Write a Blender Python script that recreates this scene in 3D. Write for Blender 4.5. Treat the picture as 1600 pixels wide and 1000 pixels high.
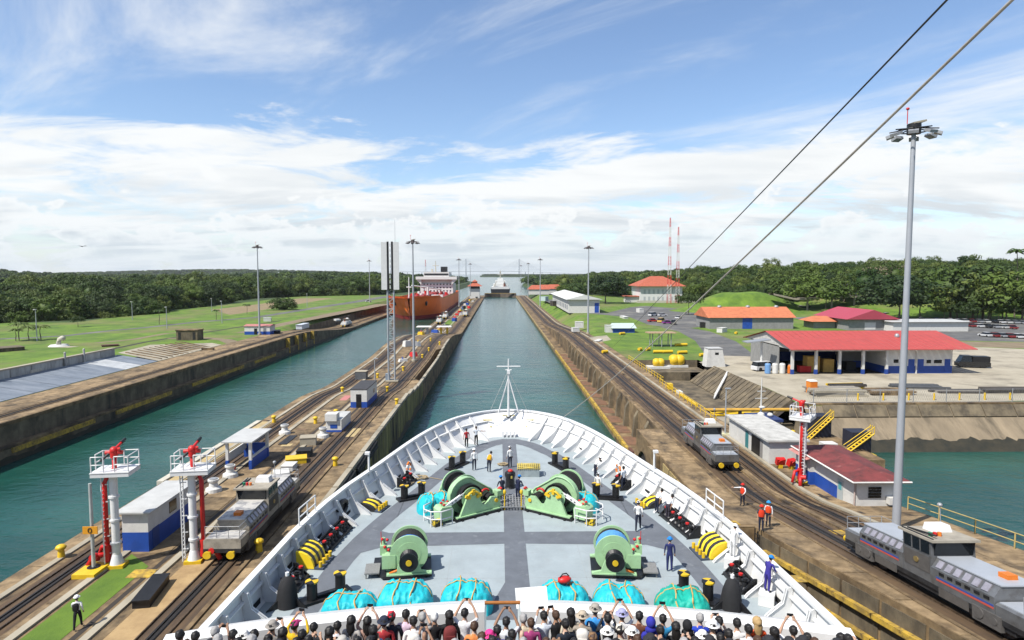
import bpy, bmesh, math, random
from mathutils import Vector, Matrix, noise
for _o in list(bpy.data.objects): bpy.data.objects.remove(_o)
SC = bpy.context.scene
COL = SC.collection
RND = random.Random(11)
PI = math.pi

# ---------------------------------------------------------------- camera
CAM_Z = 20.5
PITCH, YAW, FPX = math.radians(4.17), math.radians(1.15), 1000.0
cam_d = bpy.data.cameras.new('camera'); cam = bpy.data.objects.new('camera', cam_d); COL.objects.link(cam)
cam_d.sensor_width = 36; cam_d.lens = 36 * FPX / 1600; cam_d.clip_start = 0.5; cam_d.clip_end = 40000
cam.location = (0, 0, CAM_Z); cam.rotation_euler = (PI / 2 - PITCH, 0, -YAW)
SC.camera = cam
CM = Matrix.Rotation(-YAW, 3, 'Z') @ Matrix.Rotation(PI / 2 - PITCH, 3, 'X')

# ---------------------------------------------------------------- light
SUN_EL, SUN_AZ = math.radians(54), math.atan2(-0.80, -0.60)      # the sun stands behind and left of the viewer
SUN_DIR = Vector((math.sin(SUN_AZ) * math.cos(SUN_EL), math.cos(SUN_AZ) * math.cos(SUN_EL), math.sin(SUN_EL)))
sl = bpy.data.lights.new('sun', 'SUN'); sl.energy = 5.0; sl.angle = math.radians(0.53); sl.color = (1.0, 0.955, 0.88)
so = bpy.data.objects.new('sun', sl); COL.objects.link(so); so.rotation_euler = SUN_DIR.to_track_quat('Z', 'Y').to_euler()
W = bpy.data.worlds.new('World'); SC.world = W; W.use_nodes = True
SC.view_settings.view_transform = 'Standard'; SC.view_settings.look = 'None'
SC.view_settings.gamma = 1.0; SC.view_settings.exposure = 0.54; SC.view_settings.use_curve_mapping = False
SKY_STRENGTH = 0.105
def make_world():
    nt = W.node_tree; nt.nodes.clear(); N = nt.nodes.new; L = nt.links.new
    out = N('ShaderNodeOutputWorld'); bg = N('ShaderNodeBackground'); L(bg.outputs[0], out.inputs[0])
    sky = N('ShaderNodeTexSky'); sky.sky_type = 'NISHITA'; sky.sun_disc = False
    sky.sun_elevation = SUN_EL; sky.sun_rotation = SUN_AZ; sky.altitude = 30; sky.air_density = 1.0; sky.dust_density = 0.4; sky.ozone_density = 2.2
    tc = N('ShaderNodeTexCoord'); sep = N('ShaderNodeSeparateXYZ'); L(tc.outputs['Generated'], sep.inputs[0])
    def math_(op, a, b=None, c=None, clamp=False):
        n = N('ShaderNodeMath'); n.operation = op; n.use_clamp = clamp
        for i, x in enumerate((a, b, c)):
            if x is None: continue
            if isinstance(x, (int, float)): n.inputs[i].default_value = x
            else: L(x, n.inputs[i])
        return n.outputs[0]
    def ramp(x, a, b, y0=0.0, y1=1.0):
        n = N('ShaderNodeMapRange'); n.interpolation_type = 'SMOOTHSTEP'
        n.inputs[1].default_value = a; n.inputs[2].default_value = b; n.inputs[3].default_value = y0; n.inputs[4].default_value = y1
        L(x, n.inputs[0]); return n.outputs[0]
    z = math_('MAXIMUM', sep.outputs[2], 0.0)
    zz = math_('ADD', z, 0.13)
    px = math_('DIVIDE', sep.outputs[0], zz); py = math_('DIVIDE', sep.outputs[1], zz)
    def noise_(sx, sy, seed, detail=7, rough=0.58, dist=0.0, scale=1.0):
        c = N('ShaderNodeCombineXYZ'); L(math_('MULTIPLY', px, sx), c.inputs[0]); L(math_('MULTIPLY', py, sy), c.inputs[1]); c.inputs[2].default_value = seed
        n = N('ShaderNodeTexNoise'); n.inputs['Scale'].default_value = scale; n.inputs['Detail'].default_value = detail
        n.inputs['Roughness'].default_value = rough; n.inputs['Distortion'].default_value = dist
        L(c.outputs[0], n.inputs['Vector']); return n.outputs['Fac']
    # broken cloud sheet over the lower sky, thinning upwards into torn wisps
    big = noise_(0.42, 0.55, CL_B, 5, 0.55, 0.4)
    deck = noise_(1.15, 1.6, CL_A, 11, 0.64, 0.55)
    bound = math_('ADD', z, math_('MULTIPLY', math_('SUBTRACT', big, 0.5), -0.30))
    cover = math_('SUBTRACT', ramp(bound, 0.10, 0.30, 0.17, -0.24), ramp(z, 0.03, 0.13, 0.13, 0.0))
    d1 = math_('POWER', ramp(math_('ADD', deck, cover), 0.47, 0.64), 0.8)
    # high cirrus, streaked
    rot = N('ShaderNodeVectorRotate'); rot.rotation_type = 'Z_AXIS'; rot.inputs['Angle'].default_value = math.radians(CL_ANG)
    c = N('ShaderNodeCombineXYZ'); L(px, c.inputs[0]); L(py, c.inputs[1]); L(c.outputs[0], rot.inputs['Vector'])
    mp = N('ShaderNodeMapping'); mp.inputs['Scale'].default_value = (0.5, 1.1, 1); mp.inputs['Location'].default_value = CL_LOC
    L(rot.outputs[0], mp.inputs[0])
    wn = N('ShaderNodeTexNoise'); wn.inputs['Scale'].default_value = 0.85; wn.inputs['Detail'].default_value = 11; wn.inputs['Roughness'].default_value = 0.64; wn.inputs['Distortion'].default_value = 0.8
    L(mp.outputs[0], wn.inputs['Vector'])
    d2 = math_('MULTIPLY', ramp(wn.outputs['Fac'], 0.44, 0.76), 0.9)
    # heaped cumulus standing on the horizon
    az = math_('ARCTAN2', sep.outputs[0], sep.outputs[1])
    cv = N('ShaderNodeCombineXYZ'); L(math_('MULTIPLY', az, 7.0), cv.inputs[0]); L(math_('MULTIPLY', z, 11.0), cv.inputs[1]); cv.inputs[2].default_value = CL_C
    cn = N('ShaderNodeTexNoise'); cn.inputs['Scale'].default_value = 1.6; cn.inputs['Detail'].default_value = 9; cn.inputs['Roughness'].default_value = 0.55; L(cv.outputs[0], cn.inputs['Vector'])
    hump = math_('ADD', cn.outputs['Fac'], ramp(z, 0.0, 0.19, 0.14, -0.22))
    d3 = ramp(hump, 0.50, 0.55)
    dens = math_('SUBTRACT', 1.0, math_('MULTIPLY', math_('MULTIPLY', math_('SUBTRACT', 1.0, d1), math_('SUBTRACT', 1.0, d2)), math_('SUBTRACT', 1.0, math_('MULTIPLY', d3, 0.85))), clamp=True)
    # grey bellies of the low clouds, lit edges of the heaps
    shade = noise_(1.0, 2.2, 5.2, 7, 0.55, 0.3)
    belly = math_('MULTIPLY', ramp(shade, 0.40, 0.66), ramp(z, 0.0, 0.22, 1.0, 0.10))
    belly = math_('MULTIPLY', belly, math_('SUBTRACT', 1.0, math_('MULTIPLY', d3, ramp(hump, 0.53, 0.66, 1.0, 0.0))), clamp=True)
    cc = N('ShaderNodeMix'); cc.data_type = 'RGBA'; cc.inputs['A'].default_value = (6.45, 6.6, 6.65, 1); cc.inputs['B'].default_value = (4.0, 4.45, 4.85, 1)
    L(belly, cc.inputs['Factor'])
    tint = N('ShaderNodeMix'); tint.data_type = 'RGBA'; tint.blend_type = 'MULTIPLY'; tint.inputs['Factor'].default_value = 1.0; tint.inputs['B'].default_value = SKY_TINT
    L(sky.outputs[0], tint.inputs['A'])
    mx = N('ShaderNodeMix'); mx.data_type = 'RGBA'; L(dens, mx.inputs['Factor']); L(tint.outputs['Result'], mx.inputs['A']); L(cc.outputs['Result'], mx.inputs['B'])
    # humid air paling the last degrees above the horizon
    hz = N('ShaderNodeMix'); hz.data_type = 'RGBA'; L(ramp(z, 0.0, 0.10, 0.5, 0.0), hz.inputs['Factor']); L(mx.outputs['Result'], hz.inputs['A']); hz.inputs['B'].default_value = (4.9, 5.6, 6.1, 1)
    L(hz.outputs['Result'], bg.inputs[0]); bg.inputs[1].default_value = SKY_STRENGTH
CL_A, CL_B, CL_C, CL_ANG, CL_LOC, SKY_TINT = 11.3, 8.2, 7.0, 50, (4.2, 2.4, 0), (1.05, 1.08, 1.14, 1)
make_world()

# ---------------------------------------------------------------- helpers
def ray(u, v):
    """direction of the line of sight through a point measured in the photograph"""
    return CM @ Vector(((u - 800) / FPX, (500 - v) / FPX, -1))
def G(u, v, z=0.0):
    d = ray(u, v); t = (z - CAM_Z) / d.z; return Vector((d.x * t, d.y * t, z))
def GY(u, v, Y):
    d = ray(u, v); t = Y / d.y; return Vector((d.x * t, Y, CAM_Z + d.z * t))
def lerp(a, b, t): return a + (b - a) * t
def sst(a, b, x):
    t = min(1, max(0, (x - a) / (b - a))); return t * t * (3 - 2 * t)
def interp(tab, x):
    if x <= tab[0][0]: return tab[0][1]
    for (a, va), (b, vb) in zip(tab, tab[1:]):
        if x <= b: return va + (vb - va) * (x - a) / (b - a)
    return tab[-1][1]

class MB:
    def __init__(s): s.v = []; s.f = []; s.mi = []; s.sm = []; s.X = None
    def add(s, vs, fs, mi=0, sm=False):
        b = len(s.v)
        if s.X is not None: vs = [s.X @ Vector(p) for p in vs]
        s.v.extend(tuple(p) for p in vs)
        for f in fs: s.f.append([b + i for i in f]); s.mi.append(mi); s.sm.append(sm)
        return s
    def box(s, c, d, mi=0, rz=0, rx=0, ry=0, top=1.0):
        x, y, z = d[0] / 2, d[1] / 2, d[2] / 2
        vs = [(-x, -y, -z), (x, -y, -z), (x, y, -z), (-x, y, -z), (-x * top, -y * top, z), (x * top, -y * top, z), (x * top, y * top, z), (-x * top, y * top, z)]
        m = Matrix.Translation(c)
        if rz: m = m @ Matrix.Rotation(rz, 4, 'Z')
        if rx: m = m @ Matrix.Rotation(rx, 4, 'X')
        if ry: m = m @ Matrix.Rotation(ry, 4, 'Y')
        return s.add([m @ Vector(p) for p in vs], [(3, 2, 1, 0), (4, 5, 6, 7), (0, 1, 5, 4), (1, 2, 6, 5), (2, 3, 7, 6), (3, 0, 4, 7)], mi)
    def bb(s, x0, x1, y0, y1, z0, z1, mi=0):
        return s.box(((x0 + x1) / 2, (y0 + y1) / 2, (z0 + z1) / 2), (abs(x1 - x0), abs(y1 - y0), abs(z1 - z0)), mi)
    def cyl(s, a, b, r, r2=None, n=10, mi=0, caps=True):
        a, b = Vector(a), Vector(b); r2 = r if r2 is None else r2
        d = (b - a)
        if d.length < 1e-6: return s
        d.normalize(); t = Vector((0, 0, 1)) if abs(d.z) < .9 else Vector((1, 0, 0)); e = d.cross(t).normalized(); g = d.cross(e)
        vs = []
        for p, rr in ((a, r), (b, r2)):
            for k in range(n):
                w = 2 * PI * k / n; vs.append(p + e * (math.cos(w) * rr) + g * (math.sin(w) * rr))
        s.add(vs, [(k, k + n, (k + 1) % n + n, (k + 1) % n) for k in range(n)], mi, n > 4)
        if caps: s.add(vs[:n], [tuple(range(n))], mi); s.add(vs[n:], [tuple(reversed(range(n)))], mi)
        return s
    def tube(s, pts, r, n=6, mi=0, closed=False):
        pts = [Vector(p) for p in pts]; m = len(pts); vs = []; up = None
        for i, p in enumerate(pts):
            a = pts[(i - 1) % m] if closed or i else p; b = pts[(i + 1) % m] if closed or i < m - 1 else p
            d = (b - a).normalized()
            t = Vector((0, 0, 1)) if abs(d.z) < .95 else Vector((0, 1, 0))
            e = d.cross(t).normalized(); g = d.cross(e)
            if up is not None and e.dot(up) < 0: e, g = -e, -g
            up = e
            for k in range(n):
                w = 2 * PI * k / n; vs.append(p + e * (math.cos(w) * r) + g * (math.sin(w) * r))
        fs = []
        for i in range(m if closed else m - 1):
            j = (i + 1) % m
            for k in range(n): fs.append((i * n + k, j * n + k, j * n + (k + 1) % n, i * n + (k + 1) % n))
        if not closed: fs += [tuple(reversed(range(n))), tuple(range((m - 1) * n, m * n))]
        return s.add(vs, fs, mi, n > 4)
    def prism(s, poly, z0, z1, mi=0, axis='z'):
        n = len(poly)
        def q(p, h): return {'z': (p[0], p[1], h), 'y': (p[0], h, p[1]), 'x': (h, p[0], p[1])}[axis]
        vs = [q(p, z0) for p in poly] + [q(p, z1) for p in poly]
        return s.add(vs, [tuple(reversed(range(n))), tuple(range(n, 2 * n))] + [(k, (k + 1) % n, (k + 1) % n + n, k + n) for k in range(n)], mi)
    def ell(s, c, r, n=10, m=6, mi=0, fn=None, z0=-1.0):
        r = (r, r, r) if isinstance(r, (int, float)) else r; vs = []; a0 = math.asin(z0)
        for j in range(m + 1):
            th = a0 + (PI / 2 - a0) * j / m
            for k in range(n):
                w = 2 * PI * k / n; p = Vector((math.cos(th) * math.cos(w), math.cos(th) * math.sin(w), math.sin(th)))
                if fn: p = fn(p)
                vs.append((c[0] + p.x * r[0], c[1] + p.y * r[1], c[2] + p.z * r[2]))
        return s.add(vs, [(j * n + k, j * n + (k + 1) % n, (j + 1) * n + (k + 1) % n, (j + 1) * n + k) for j in range(m) for k in range(n)], mi, True)
    def lathe(s, c, prof, n=12, mi=0, axis='z'):
        vs = []
        for r, h in prof:
            for k in range(n):
                w = 2 * PI * k / n; a, b = math.cos(w) * r, math.sin(w) * r
                p = {'z': (a, b, h), 'y': (a, h, b), 'x': (h, a, b)}[axis]
                vs.append((c[0] + p[0], c[1] + p[1], c[2] + p[2]))
        m = len(prof)
        fs = [(j * n + k, j * n + (k + 1) % n, (j + 1) * n + (k + 1) % n, (j + 1) * n + k) for j in range(m - 1) for k in range(n)]
        return s.add(vs, fs, mi, False).add(vs[:n], [tuple(range(n))], mi).add(vs[-n:], [tuple(range(n))], mi)
    def strip(s, rows, mi=0, sm=False):
        n = len(rows[0]); vs = [p for r in rows for p in r]
        return s.add(vs, [(i * n + k, i * n + k + 1, (i + 1) * n + k + 1, (i + 1) * n + k) for i in range(len(rows) - 1) for k in range(n - 1)], mi, sm)
    def poly(s, pts, mi=0): return s.add(pts, [tuple(range(len(pts)))], mi)
    def mesh(s, name, mats, recalc=True):
        me = bpy.data.meshes.new(name); me.from_pydata(s.v, [], s.f)
        for m in (mats if isinstance(mats, (list, tuple)) else [mats]): me.materials.append(m)
        me.polygons.foreach_set('material_index', s.mi); me.polygons.foreach_set('use_smooth', s.sm)
        if recalc:
            bm = bmesh.new(); bm.from_mesh(me); bmesh.ops.recalc_face_normals(bm, faces=bm.faces); bm.to_mesh(me); bm.free()
        me.update(); return me
    def build(s, name, mats, parent=None, recalc=True, kind=None):
        o = bpy.data.objects.new(name, s.mesh(name, mats, recalc)); COL.objects.link(o)
        if parent is not None: o.parent = parent
        if kind: o['kind'] = kind
        return o
USED = {}
def tag(o, label, cat, group=None, kind=None):
    k = label.lower()
    if k in USED and not group: print('DUP LABEL', label)
    USED[k] = 1
    o['label'] = label; o['category'] = cat
    if group: o['group'] = group
    if kind: o['kind'] = kind
    return o
def thing(name, label, cat, loc=(0, 0, 0), rz=0, group=None):
    o = bpy.data.objects.new(name, None); COL.objects.link(o); o.empty_display_size = .3
    o.location = loc; o.rotation_euler = (0, 0, rz); return tag(o, label, cat, group)
def kids(o): return [c for c in bpy.data.objects if c.parent == o]
def dup(root, loc, rz=0, label=None, scale=None, group=None):
    def cp(o, par):
        c = o.copy(); COL.objects.link(c); c.parent = par
        for ch in KIDS.get(o.name, ()): cp(ch, c)
        return c
    KIDS = {}
    stack = [root]
    while stack:
        o = stack.pop(); KIDS[o.name] = list(o.children); stack += KIDS[o.name]
    r = cp(root, None); r.location = loc; r.rotation_euler = (root.rotation_euler.x, root.rotation_euler.y, rz)
    if scale: r.scale = scale
    if label: tag(r, label, root['category'], group or root.get('group'))
    return r
def struct(o): o['kind'] = 'structure'; return o

# ---------------------------------------------------------------- materials
MATS = {}
ALBEDO = 0.78                                                          # base colours scaled down so shade stays deep under the stronger sun
def lin(h):
    h = h.lstrip('#'); return tuple(((int(h[i:i + 2], 16) / 255) + .055) ** 2.4 / 1.055 ** 2.4 if int(h[i:i + 2], 16) > 10 else int(h[i:i + 2], 16) / 255 / 12.92 for i in (0, 2, 4))
def mat(name, col, rough=.6, metal=0.0, var=.12, scale=1.5, col2=None, thr=(.35, .65), stretch=(1, 1, 1), bump=0.0, bscale=8, world=False, spec=.4, col3=None, s3=.3, t3=(.5, .7), st3=(1, 1, 1), detail=5):
    if name in MATS: return MATS[name]
    col = tuple(c * ALBEDO for c in col); col2 = col2 and tuple(c * ALBEDO for c in col2); col3 = col3 and tuple(c * ALBEDO for c in col3)
    m = bpy.data.materials.new(name); m.use_nodes = True; nt = m.node_tree; N = nt.nodes.new; L = nt.links.new
    b = nt.nodes['Principled BSDF']; b.inputs['Roughness'].default_value = rough; b.inputs['Metallic'].default_value = metal; b.inputs['Specular IOR Level'].default_value = spec
    if world: src = N('ShaderNodeNewGeometry').outputs['Position']
    else: src = N('ShaderNodeTexCoord').outputs['Object']
    def nz(sc, st, det=detail):
        mp = N('ShaderNodeMapping'); mp.inputs['Scale'].default_value = st; L(src, mp.inputs[0])
        n = N('ShaderNodeTexNoise'); n.inputs['Scale'].default_value = sc; n.inputs['Detail'].default_value = det; n.inputs['Roughness'].default_value = .67; L(mp.outputs[0], n.inputs['Vector']); return n.outputs['Fac']
    def mr(x, a, c):
        r = N('ShaderNodeMapRange'); r.inputs[1].default_value = a; r.inputs[2].default_value = c; L(x, r.inputs[0]); return r.outputs[0]
    def mix(f, a, c):
        x = N('ShaderNodeMix'); x.data_type = 'RGBA'; L(f, x.inputs['Factor'])
        for k, q in (('A', a), ('B', c)):
            if isinstance(q, tuple): x.inputs[k].default_value = (*q[:3], 1)
            else: L(q, x.inputs[k])
        return x.outputs['Result']
    c2 = col2 or tuple(c * (1 - 2.2 * var) for c in col)
    out = mix(mr(nz(scale, stretch), *thr), tuple(col), tuple(c2))
    if col3: out = mix(mr(nz(s3, st3), *t3), out, tuple(col3))
    L(out, b.inputs['Base Color'])
    if bump:
        bp = N('ShaderNodeBump'); bp.inputs['Strength'].default_value = bump; bp.inputs['Distance'].default_value = .05; L(nz(bscale, stretch, 4), bp.inputs['Height']); L(bp.outputs[0], b.inputs['Normal'])
    MATS[name] = m; return m
def plain(name, col, rough=.5, metal=0., var=.05): return mat(name, col, rough, metal, var, 3.0)

CONC = mat('concrete', (.31, .215, .11), .85, var=.2, scale=.6, col2=(.135, .088, .043), thr=(.36, .62), world=True, bump=.4, bscale=3, col3=(.045, .032, .021), s3=.38, t3=(.47, .66), st3=(1.2, .5, 1), detail=12)
CONC_PALE = mat('pale_concrete', (.45, .40, .305), .85, scale=.2, col2=(.30, .265, .195), thr=(.35, .7), world=True, bump=.2, bscale=4, col3=(.16, .14, .11), s3=.1, t3=(.54, .8), detail=10)
CONC_DARK = mat('stained_concrete', (.22, .175, .11), .9, scale=.5, col2=(.10, .08, .052), thr=(.35, .65), world=True, bump=.5, bscale=2.5, col3=(.035, .03, .024), s3=.3, t3=(.48, .7), st3=(1, 1, .25), detail=8)
WALLFACE = mat('ochre_wall_face', (.50, .37, .15), .9, scale=.9, col2=(.20, .15, .08), thr=(.38, .66), stretch=(1, 1, .3), world=True, bump=.5, bscale=3, col3=(.06, .045, .03), s3=.6, t3=(.5, .7), st3=(1.2, 1.2, .18), detail=8)
TRACKBED = mat('oily_track_bed', (.145, .09, .045), .8, scale=.5, col2=(.05, .033, .022), thr=(.35, .65), world=True, bump=.4, bscale=4, stretch=(2, .3, 1), col3=(.05, .04, .032), s3=.25, t3=(.5, .75), st3=(1, .4, 1), detail=8)
RACK = mat('rack_iron', (.028, .024, .021), .6, var=.2, scale=2, world=True)
RAIL = mat('rail_steel', (.20, .14, .09), .45, .6, var=.3, scale=3, world=True)
GRASS = mat('grass', (.15, .245, .022), .95, scale=.16, col2=(.065, .128, .014), thr=(.36, .64), world=True, bump=.6, bscale=5, col3=(.20, .17, .075), s3=.035, t3=(.48, .70), detail=12, stretch=(1, .7, 1))
LAND = mat('scrub_land', (.05, .085, .022), .95, scale=.03, col2=(.035, .06, .016), world=True, detail=9)
ASPHALT = mat('asphalt', (.15, .148, .142), .9, scale=.25, col2=(.085, .084, .083), thr=(.36, .64), world=True, bump=.2, bscale=12, col3=(.25, .235, .20), s3=.07, t3=(.5, .7), detail=11)
DIRT = mat('dirt_track', (.26, .20, .13), .95, scale=.3, col2=(.18, .14, .085), world=True, bump=.3, bscale=6)
SHIPWHITE = mat('ship_white', (.80, .80, .79), .4, var=.03, scale=1.1, col3=(.66, .62, .55), s3=2.3, t3=(.68, .85), st3=(1, 1, .3))
DECK = mat('deck_grey', (.37, .425, .445), .7, var=.08, scale=.6, world=True, bump=.08, bscale=20, col3=(.30, .325, .33), s3=1.1, t3=(.54, .82), detail=13)
WALK = mat('walkway_grey', (.15, .165, .19), .8, var=.1, scale=1.2, world=True, bump=.1, bscale=25, col3=(.23, .25, .27), s3=2.0, t3=(.58, .8), detail=8)
BLACK = plain('black_paint', (.018, .018, .02), .45, 0, .3)
GREEN = mat('winch_green', (.40, .63, .35), .42, var=.06, scale=2, col3=(.20, .28, .15), s3=3, t3=(.58, .8), detail=10)
YELLOW = mat('safety_yellow', (.80, .52, .02), .5, var=.08, scale=3)
RED = plain('signal_red', (.62, .02, .018), .45)
ORANGE = plain('orange_paint', (.75, .20, .02), .5)
BLUE = mat('hut_blue', (.018, .085, .42), .55, var=.12, scale=1)
HUTWHITE = mat('hut_white', (.70, .69, .65), .6, var=.06, scale=1.3, col3=(.45, .42, .36), s3=1.1, t3=(.6, .8), st3=(1, 1, .3))
ROOFGREY = mat('grey_roof', (.56, .56, .54), .6, var=.08, scale=.9, col3=(.36, .35, .33), s3=.8, t3=(.55, .8))
STEEL = mat('galvanised_steel', (.42, .43, .44), .45, .35, var=.08, scale=2)
DARKGLASS = plain('dark_glass', (.012, .016, .02), .08, 0, .1)
RUBBER = plain('rubber', (.02, .02, .02), .8, 0, .2)
ROPE = mat('rope', (.42, .33, .20), .9, scale=12)
SKIN = [plain('skin_a', (.50, .30, .20), .6), plain('skin_b', (.33, .18, .11), .6), plain('skin_c', (.60, .39, .28), .6)]
HAIR = {'black': plain('hair_black', (.014, .012, .011), .55), 'grey': plain('hair_grey', (.36, .35, .34), .7), 'white': plain('hair_white', (.68, .67, .65), .7), 'brown': plain('hair_brown', (.07, .035, .018), .6), 'blond': plain('hair_blond', (.48, .32, .14), .6)}
CLOTH = {}
def cloth(h):
    if h not in CLOTH: CLOTH[h] = mat('cloth_' + h.strip('#'), lin(h), .85, var=.1, scale=9, bump=.15, bscale=14)
    return CLOTH[h]

# ================================================================ THE SETTING
WATER_Z, LOW_Z = -5.5, -4.3
def z_right(y): return 0.13 * max(0, 58 - y) * sst(62, 50, y) if y < 62 else -4.35 * sst(196, 335, y)
def z_mid(y): return (-1.1 * sst(104, 124, y) + 1.1 * sst(158, 190, y) - 4.3 * sst(200, 275, y)) if y > 100 else 0.0
def z_left(y): return -4.3 * sst(215, 300, y) if y > 215 else 0.0
def ys(a, b, st=4.0):
    n = max(1, int(round((b - a) / st))); return [a + (b - a) * i / n for i in range(n + 1)]
YS = ys(-30, 340, 4) + ys(345, 720, 25)

# water: one sheet
def make_water():
    m = bpy.data.materials.new('canal_water'); m.use_nodes = True; nt = m.node_tree; N = nt.nodes.new; L = nt.links.new
    b = nt.nodes['Principled BSDF']; b.inputs['Base Color'].default_value = (.016, .085, .072, 1); b.inputs['Roughness'].default_value = .12; b.inputs['IOR'].default_value = 1.333; b.inputs['Specular IOR Level'].default_value = .36
    g = N('ShaderNodeNewGeometry')
    def nz(sc, st, det, rough=.6):
        mp = N('ShaderNodeMapping'); mp.inputs['Scale'].default_value = st; mp.inputs['Rotation'].default_value = (0, 0, .5); L(g.outputs['Position'], mp.inputs[0])
        n = N('ShaderNodeTexNoise'); n.inputs['Scale'].default_value = sc; n.inputs['Detail'].default_value = det; n.inputs['Roughness'].default_value = rough; L(mp.outputs[0], n.inputs['Vector']); return n.outputs['Fac']
    a = nz(.55, (1, 1.7, 1), 5); c = nz(.11, (1, 2.2, 1), 3)
    ad = N('ShaderNodeMath'); ad.operation = 'MULTIPLY_ADD'; L(c, ad.inputs[0]); ad.inputs[1].default_value = 1.6; L(a, ad.inputs[2])
    bp = N('ShaderNodeBump'); bp.inputs['Strength'].default_value = .42; bp.inputs['Distance'].default_value = .35; L(ad.outputs[0], bp.inputs['Height']); L(bp.outputs[0], b.inputs['Normal'])
    mx = N('ShaderNodeMix'); mx.data_type = 'RGBA'; mx.inputs['A'].default_value = (.007, .047, .037, 1); mx.inputs['B'].default_value = (.015, .076, .059, 1)
    r = N('ShaderNodeMapRange'); r.inputs[1].default_value = .38; r.inputs[2].default_value = .66; L(nz(.045, (1, 1.6, 1), 4), r.inputs[0]); L(r.outputs[0], mx.inputs['Factor']); L(mx.outputs['Result'], b.inputs['Base Color'])
    mb = MB(); mb.poly([(-9000, -300, WATER_Z), (9000, -300, WATER_Z), (9000, 16000, WATER_Z), (-9000, 16000, WATER_Z)])
    struct(mb.build('water', m))
make_water()

# ---- lock walls
def wall_panels(name, par, x, sgn, y0, y1, st, ztop, zbot, mats, th=.12):
    """joint-separated face panels along a lock wall"""
    for i, y in enumerate(ys(y0, y1, st)[:-1]):
        ye = y + st - .25; mb = MB()
        a, b = ztop(y) - .35, ztop(ye) - .35; x1, x2 = (x(y), x(ye)) if callable(x) else (x, x)
        mb.add([(x1, y, zbot), (x2, ye, zbot), (x2, ye, b), (x1, y, a), (x1 + sgn * th, y, zbot), (x2 + sgn * th, ye, zbot), (x2 + sgn * th, ye, b), (x1 + sgn * th, y, a)],
               [(0, 1, 2, 3), (4, 5, 6, 7), (0, 1, 5, 4), (1, 2, 6, 5), (2, 3, 7, 6), (3, 0, 4, 7)])
        mb.build(name, mats, par)
XR0, XR1 = 18.1, 31.0
def xin(y): return interp([(18, 21.7), (25, 21.3), (30, 20.9), (44, 19.3), (46.5, 19.2)], y)
rw = MB()
def rsec(y):
    z = z_right(y); xi = xin(y) if y < 46.5 else XR0
    if y < 83: return [(xi, -6.2), (xi, z), (34.5, z), (34.5, -6.2)]
    lz = min(LOW_Z, z - .02)
    return [(XR0, -6.2), (XR0, lz), (21.0, lz), (21.0, z), (XR1, z), (XR1, -6.2)]
for a, b in ((-30, 46.49), (46.5, 82.9)): rw.strip([[(x, y, z) for x, z in rsec(y)] for y in ys(a, b, 3)])
rw.strip([[(x, y, z) for x, z in rsec(y)] for y in [83.1] + [y for y in YS if y > 84]])
rw.add([(XR0, 46.5, -6.2), (19.2, 46.5, -6.2), (19.2, 46.5, 1.45), (XR0, 46.5, 1.45)], [(0, 1, 2, 3)])
rw.add([(XR0, 83, -6.2), (21, 83, -6.2), (21, 83, 0), (XR0, 83, 0)], [(0, 1, 2, 3)]); rw.add([(31, 83, -6.2), (34.5, 83, -6.2), (34.5, 83, 0), (31, 83, 0)], [(0, 1, 2, 3)])
RW = struct(rw.build('lock_wall', CONC))
wall_panels('wall_panel', RW, XR0 - .02, -1, 47, 69, 2.75, z_right, -5.9, WALLFACE)
wall_panels('wall_panel', RW, lambda y: xin(y) - .02, -1, 20, 46, 3.25, z_right, -5.9, CONC_DARK, .06)
for k, zo in enumerate((1.15, 2.6)):                                   # yellow timber rubbing strips
    mb = MB(); yy = ys(18, 44.5, 4)
    for i in range(len(yy) - 1):
        p, q = yy[i], yy[i + 1] - .06
        mb.strip([[(xin(y) - .05, y, z_right(y) - zo), (xin(y) - .4, y, z_right(y) - zo), (xin(y) - .4, y, z_right(y) - zo - .3), (xin(y) - .05, y, z_right(y) - zo - .3)] for y in (p, q)])
    mb.build('rubbing_strip', mat('worn_yellow', (.62, .40, .05), .8, scale=1.2, col2=(.30, .20, .05), thr=(.4, .6), world=True, col3=(.12, .08, .04), s3=2, t3=(.52, .7)), RW)
mb = MB()                                                              # ladder in the gate recess
for s in (0, .55): mb.cyl((19.0, 45.4 + s, -5.5), (19.0, 45.4 + s, 1.6), .05, n=5)
for k in range(20): mb.cyl((19.0, 45.4, -5.2 + k * .34), (19.0, 45.95, -5.2 + k * .34), .035, n=5)
mb.build('wall_ladder', RACK, RW)
# culvert arch stepping down to the lower sill
mb = MB(); n = 18
for i in range(n):
    t0, t1 = PI * i / n, PI * (i + 1) / n
    def P(t): return 77.6 - 3.6 * math.cos(t), -5.9 + 4.3 * math.sin(t)
    def top(y): return -0.05 - 3.6 * sst(74, 83.5, y)
    for x in (XR0 - .35,):
        (y0, a0), (y1, a1) = P(t0), P(t1)
        mb.add([(x, y0, a0), (x, y1, a1), (x, y1, top(y1)), (x, y0, top(y0))], [(0, 1, 2, 3)])
        mb.add([(x, y0, a0), (x, y1, a1), (x + .33, y1, a1), (x + .33, y0, a0)], [(0, 1, 2, 3)])
        mb.add([(x, y0, top(y0)), (x, y1, top(y1)), (XR0 + 1.2, y1, top(y1) + .1), (XR0 + 1.2, y0, top(y0) + .1)], [(0, 1, 2, 3)])
for ya, yb in ((70.5, 74), (81.2, 84)): mb.bb(XR0 - .35, XR0 - .03, ya, yb, -6, -0.06 - 3.6 * sst(74, 83.5, yb))
mb.build('culvert_arch', CONC, RW)
mb = MB()
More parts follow.
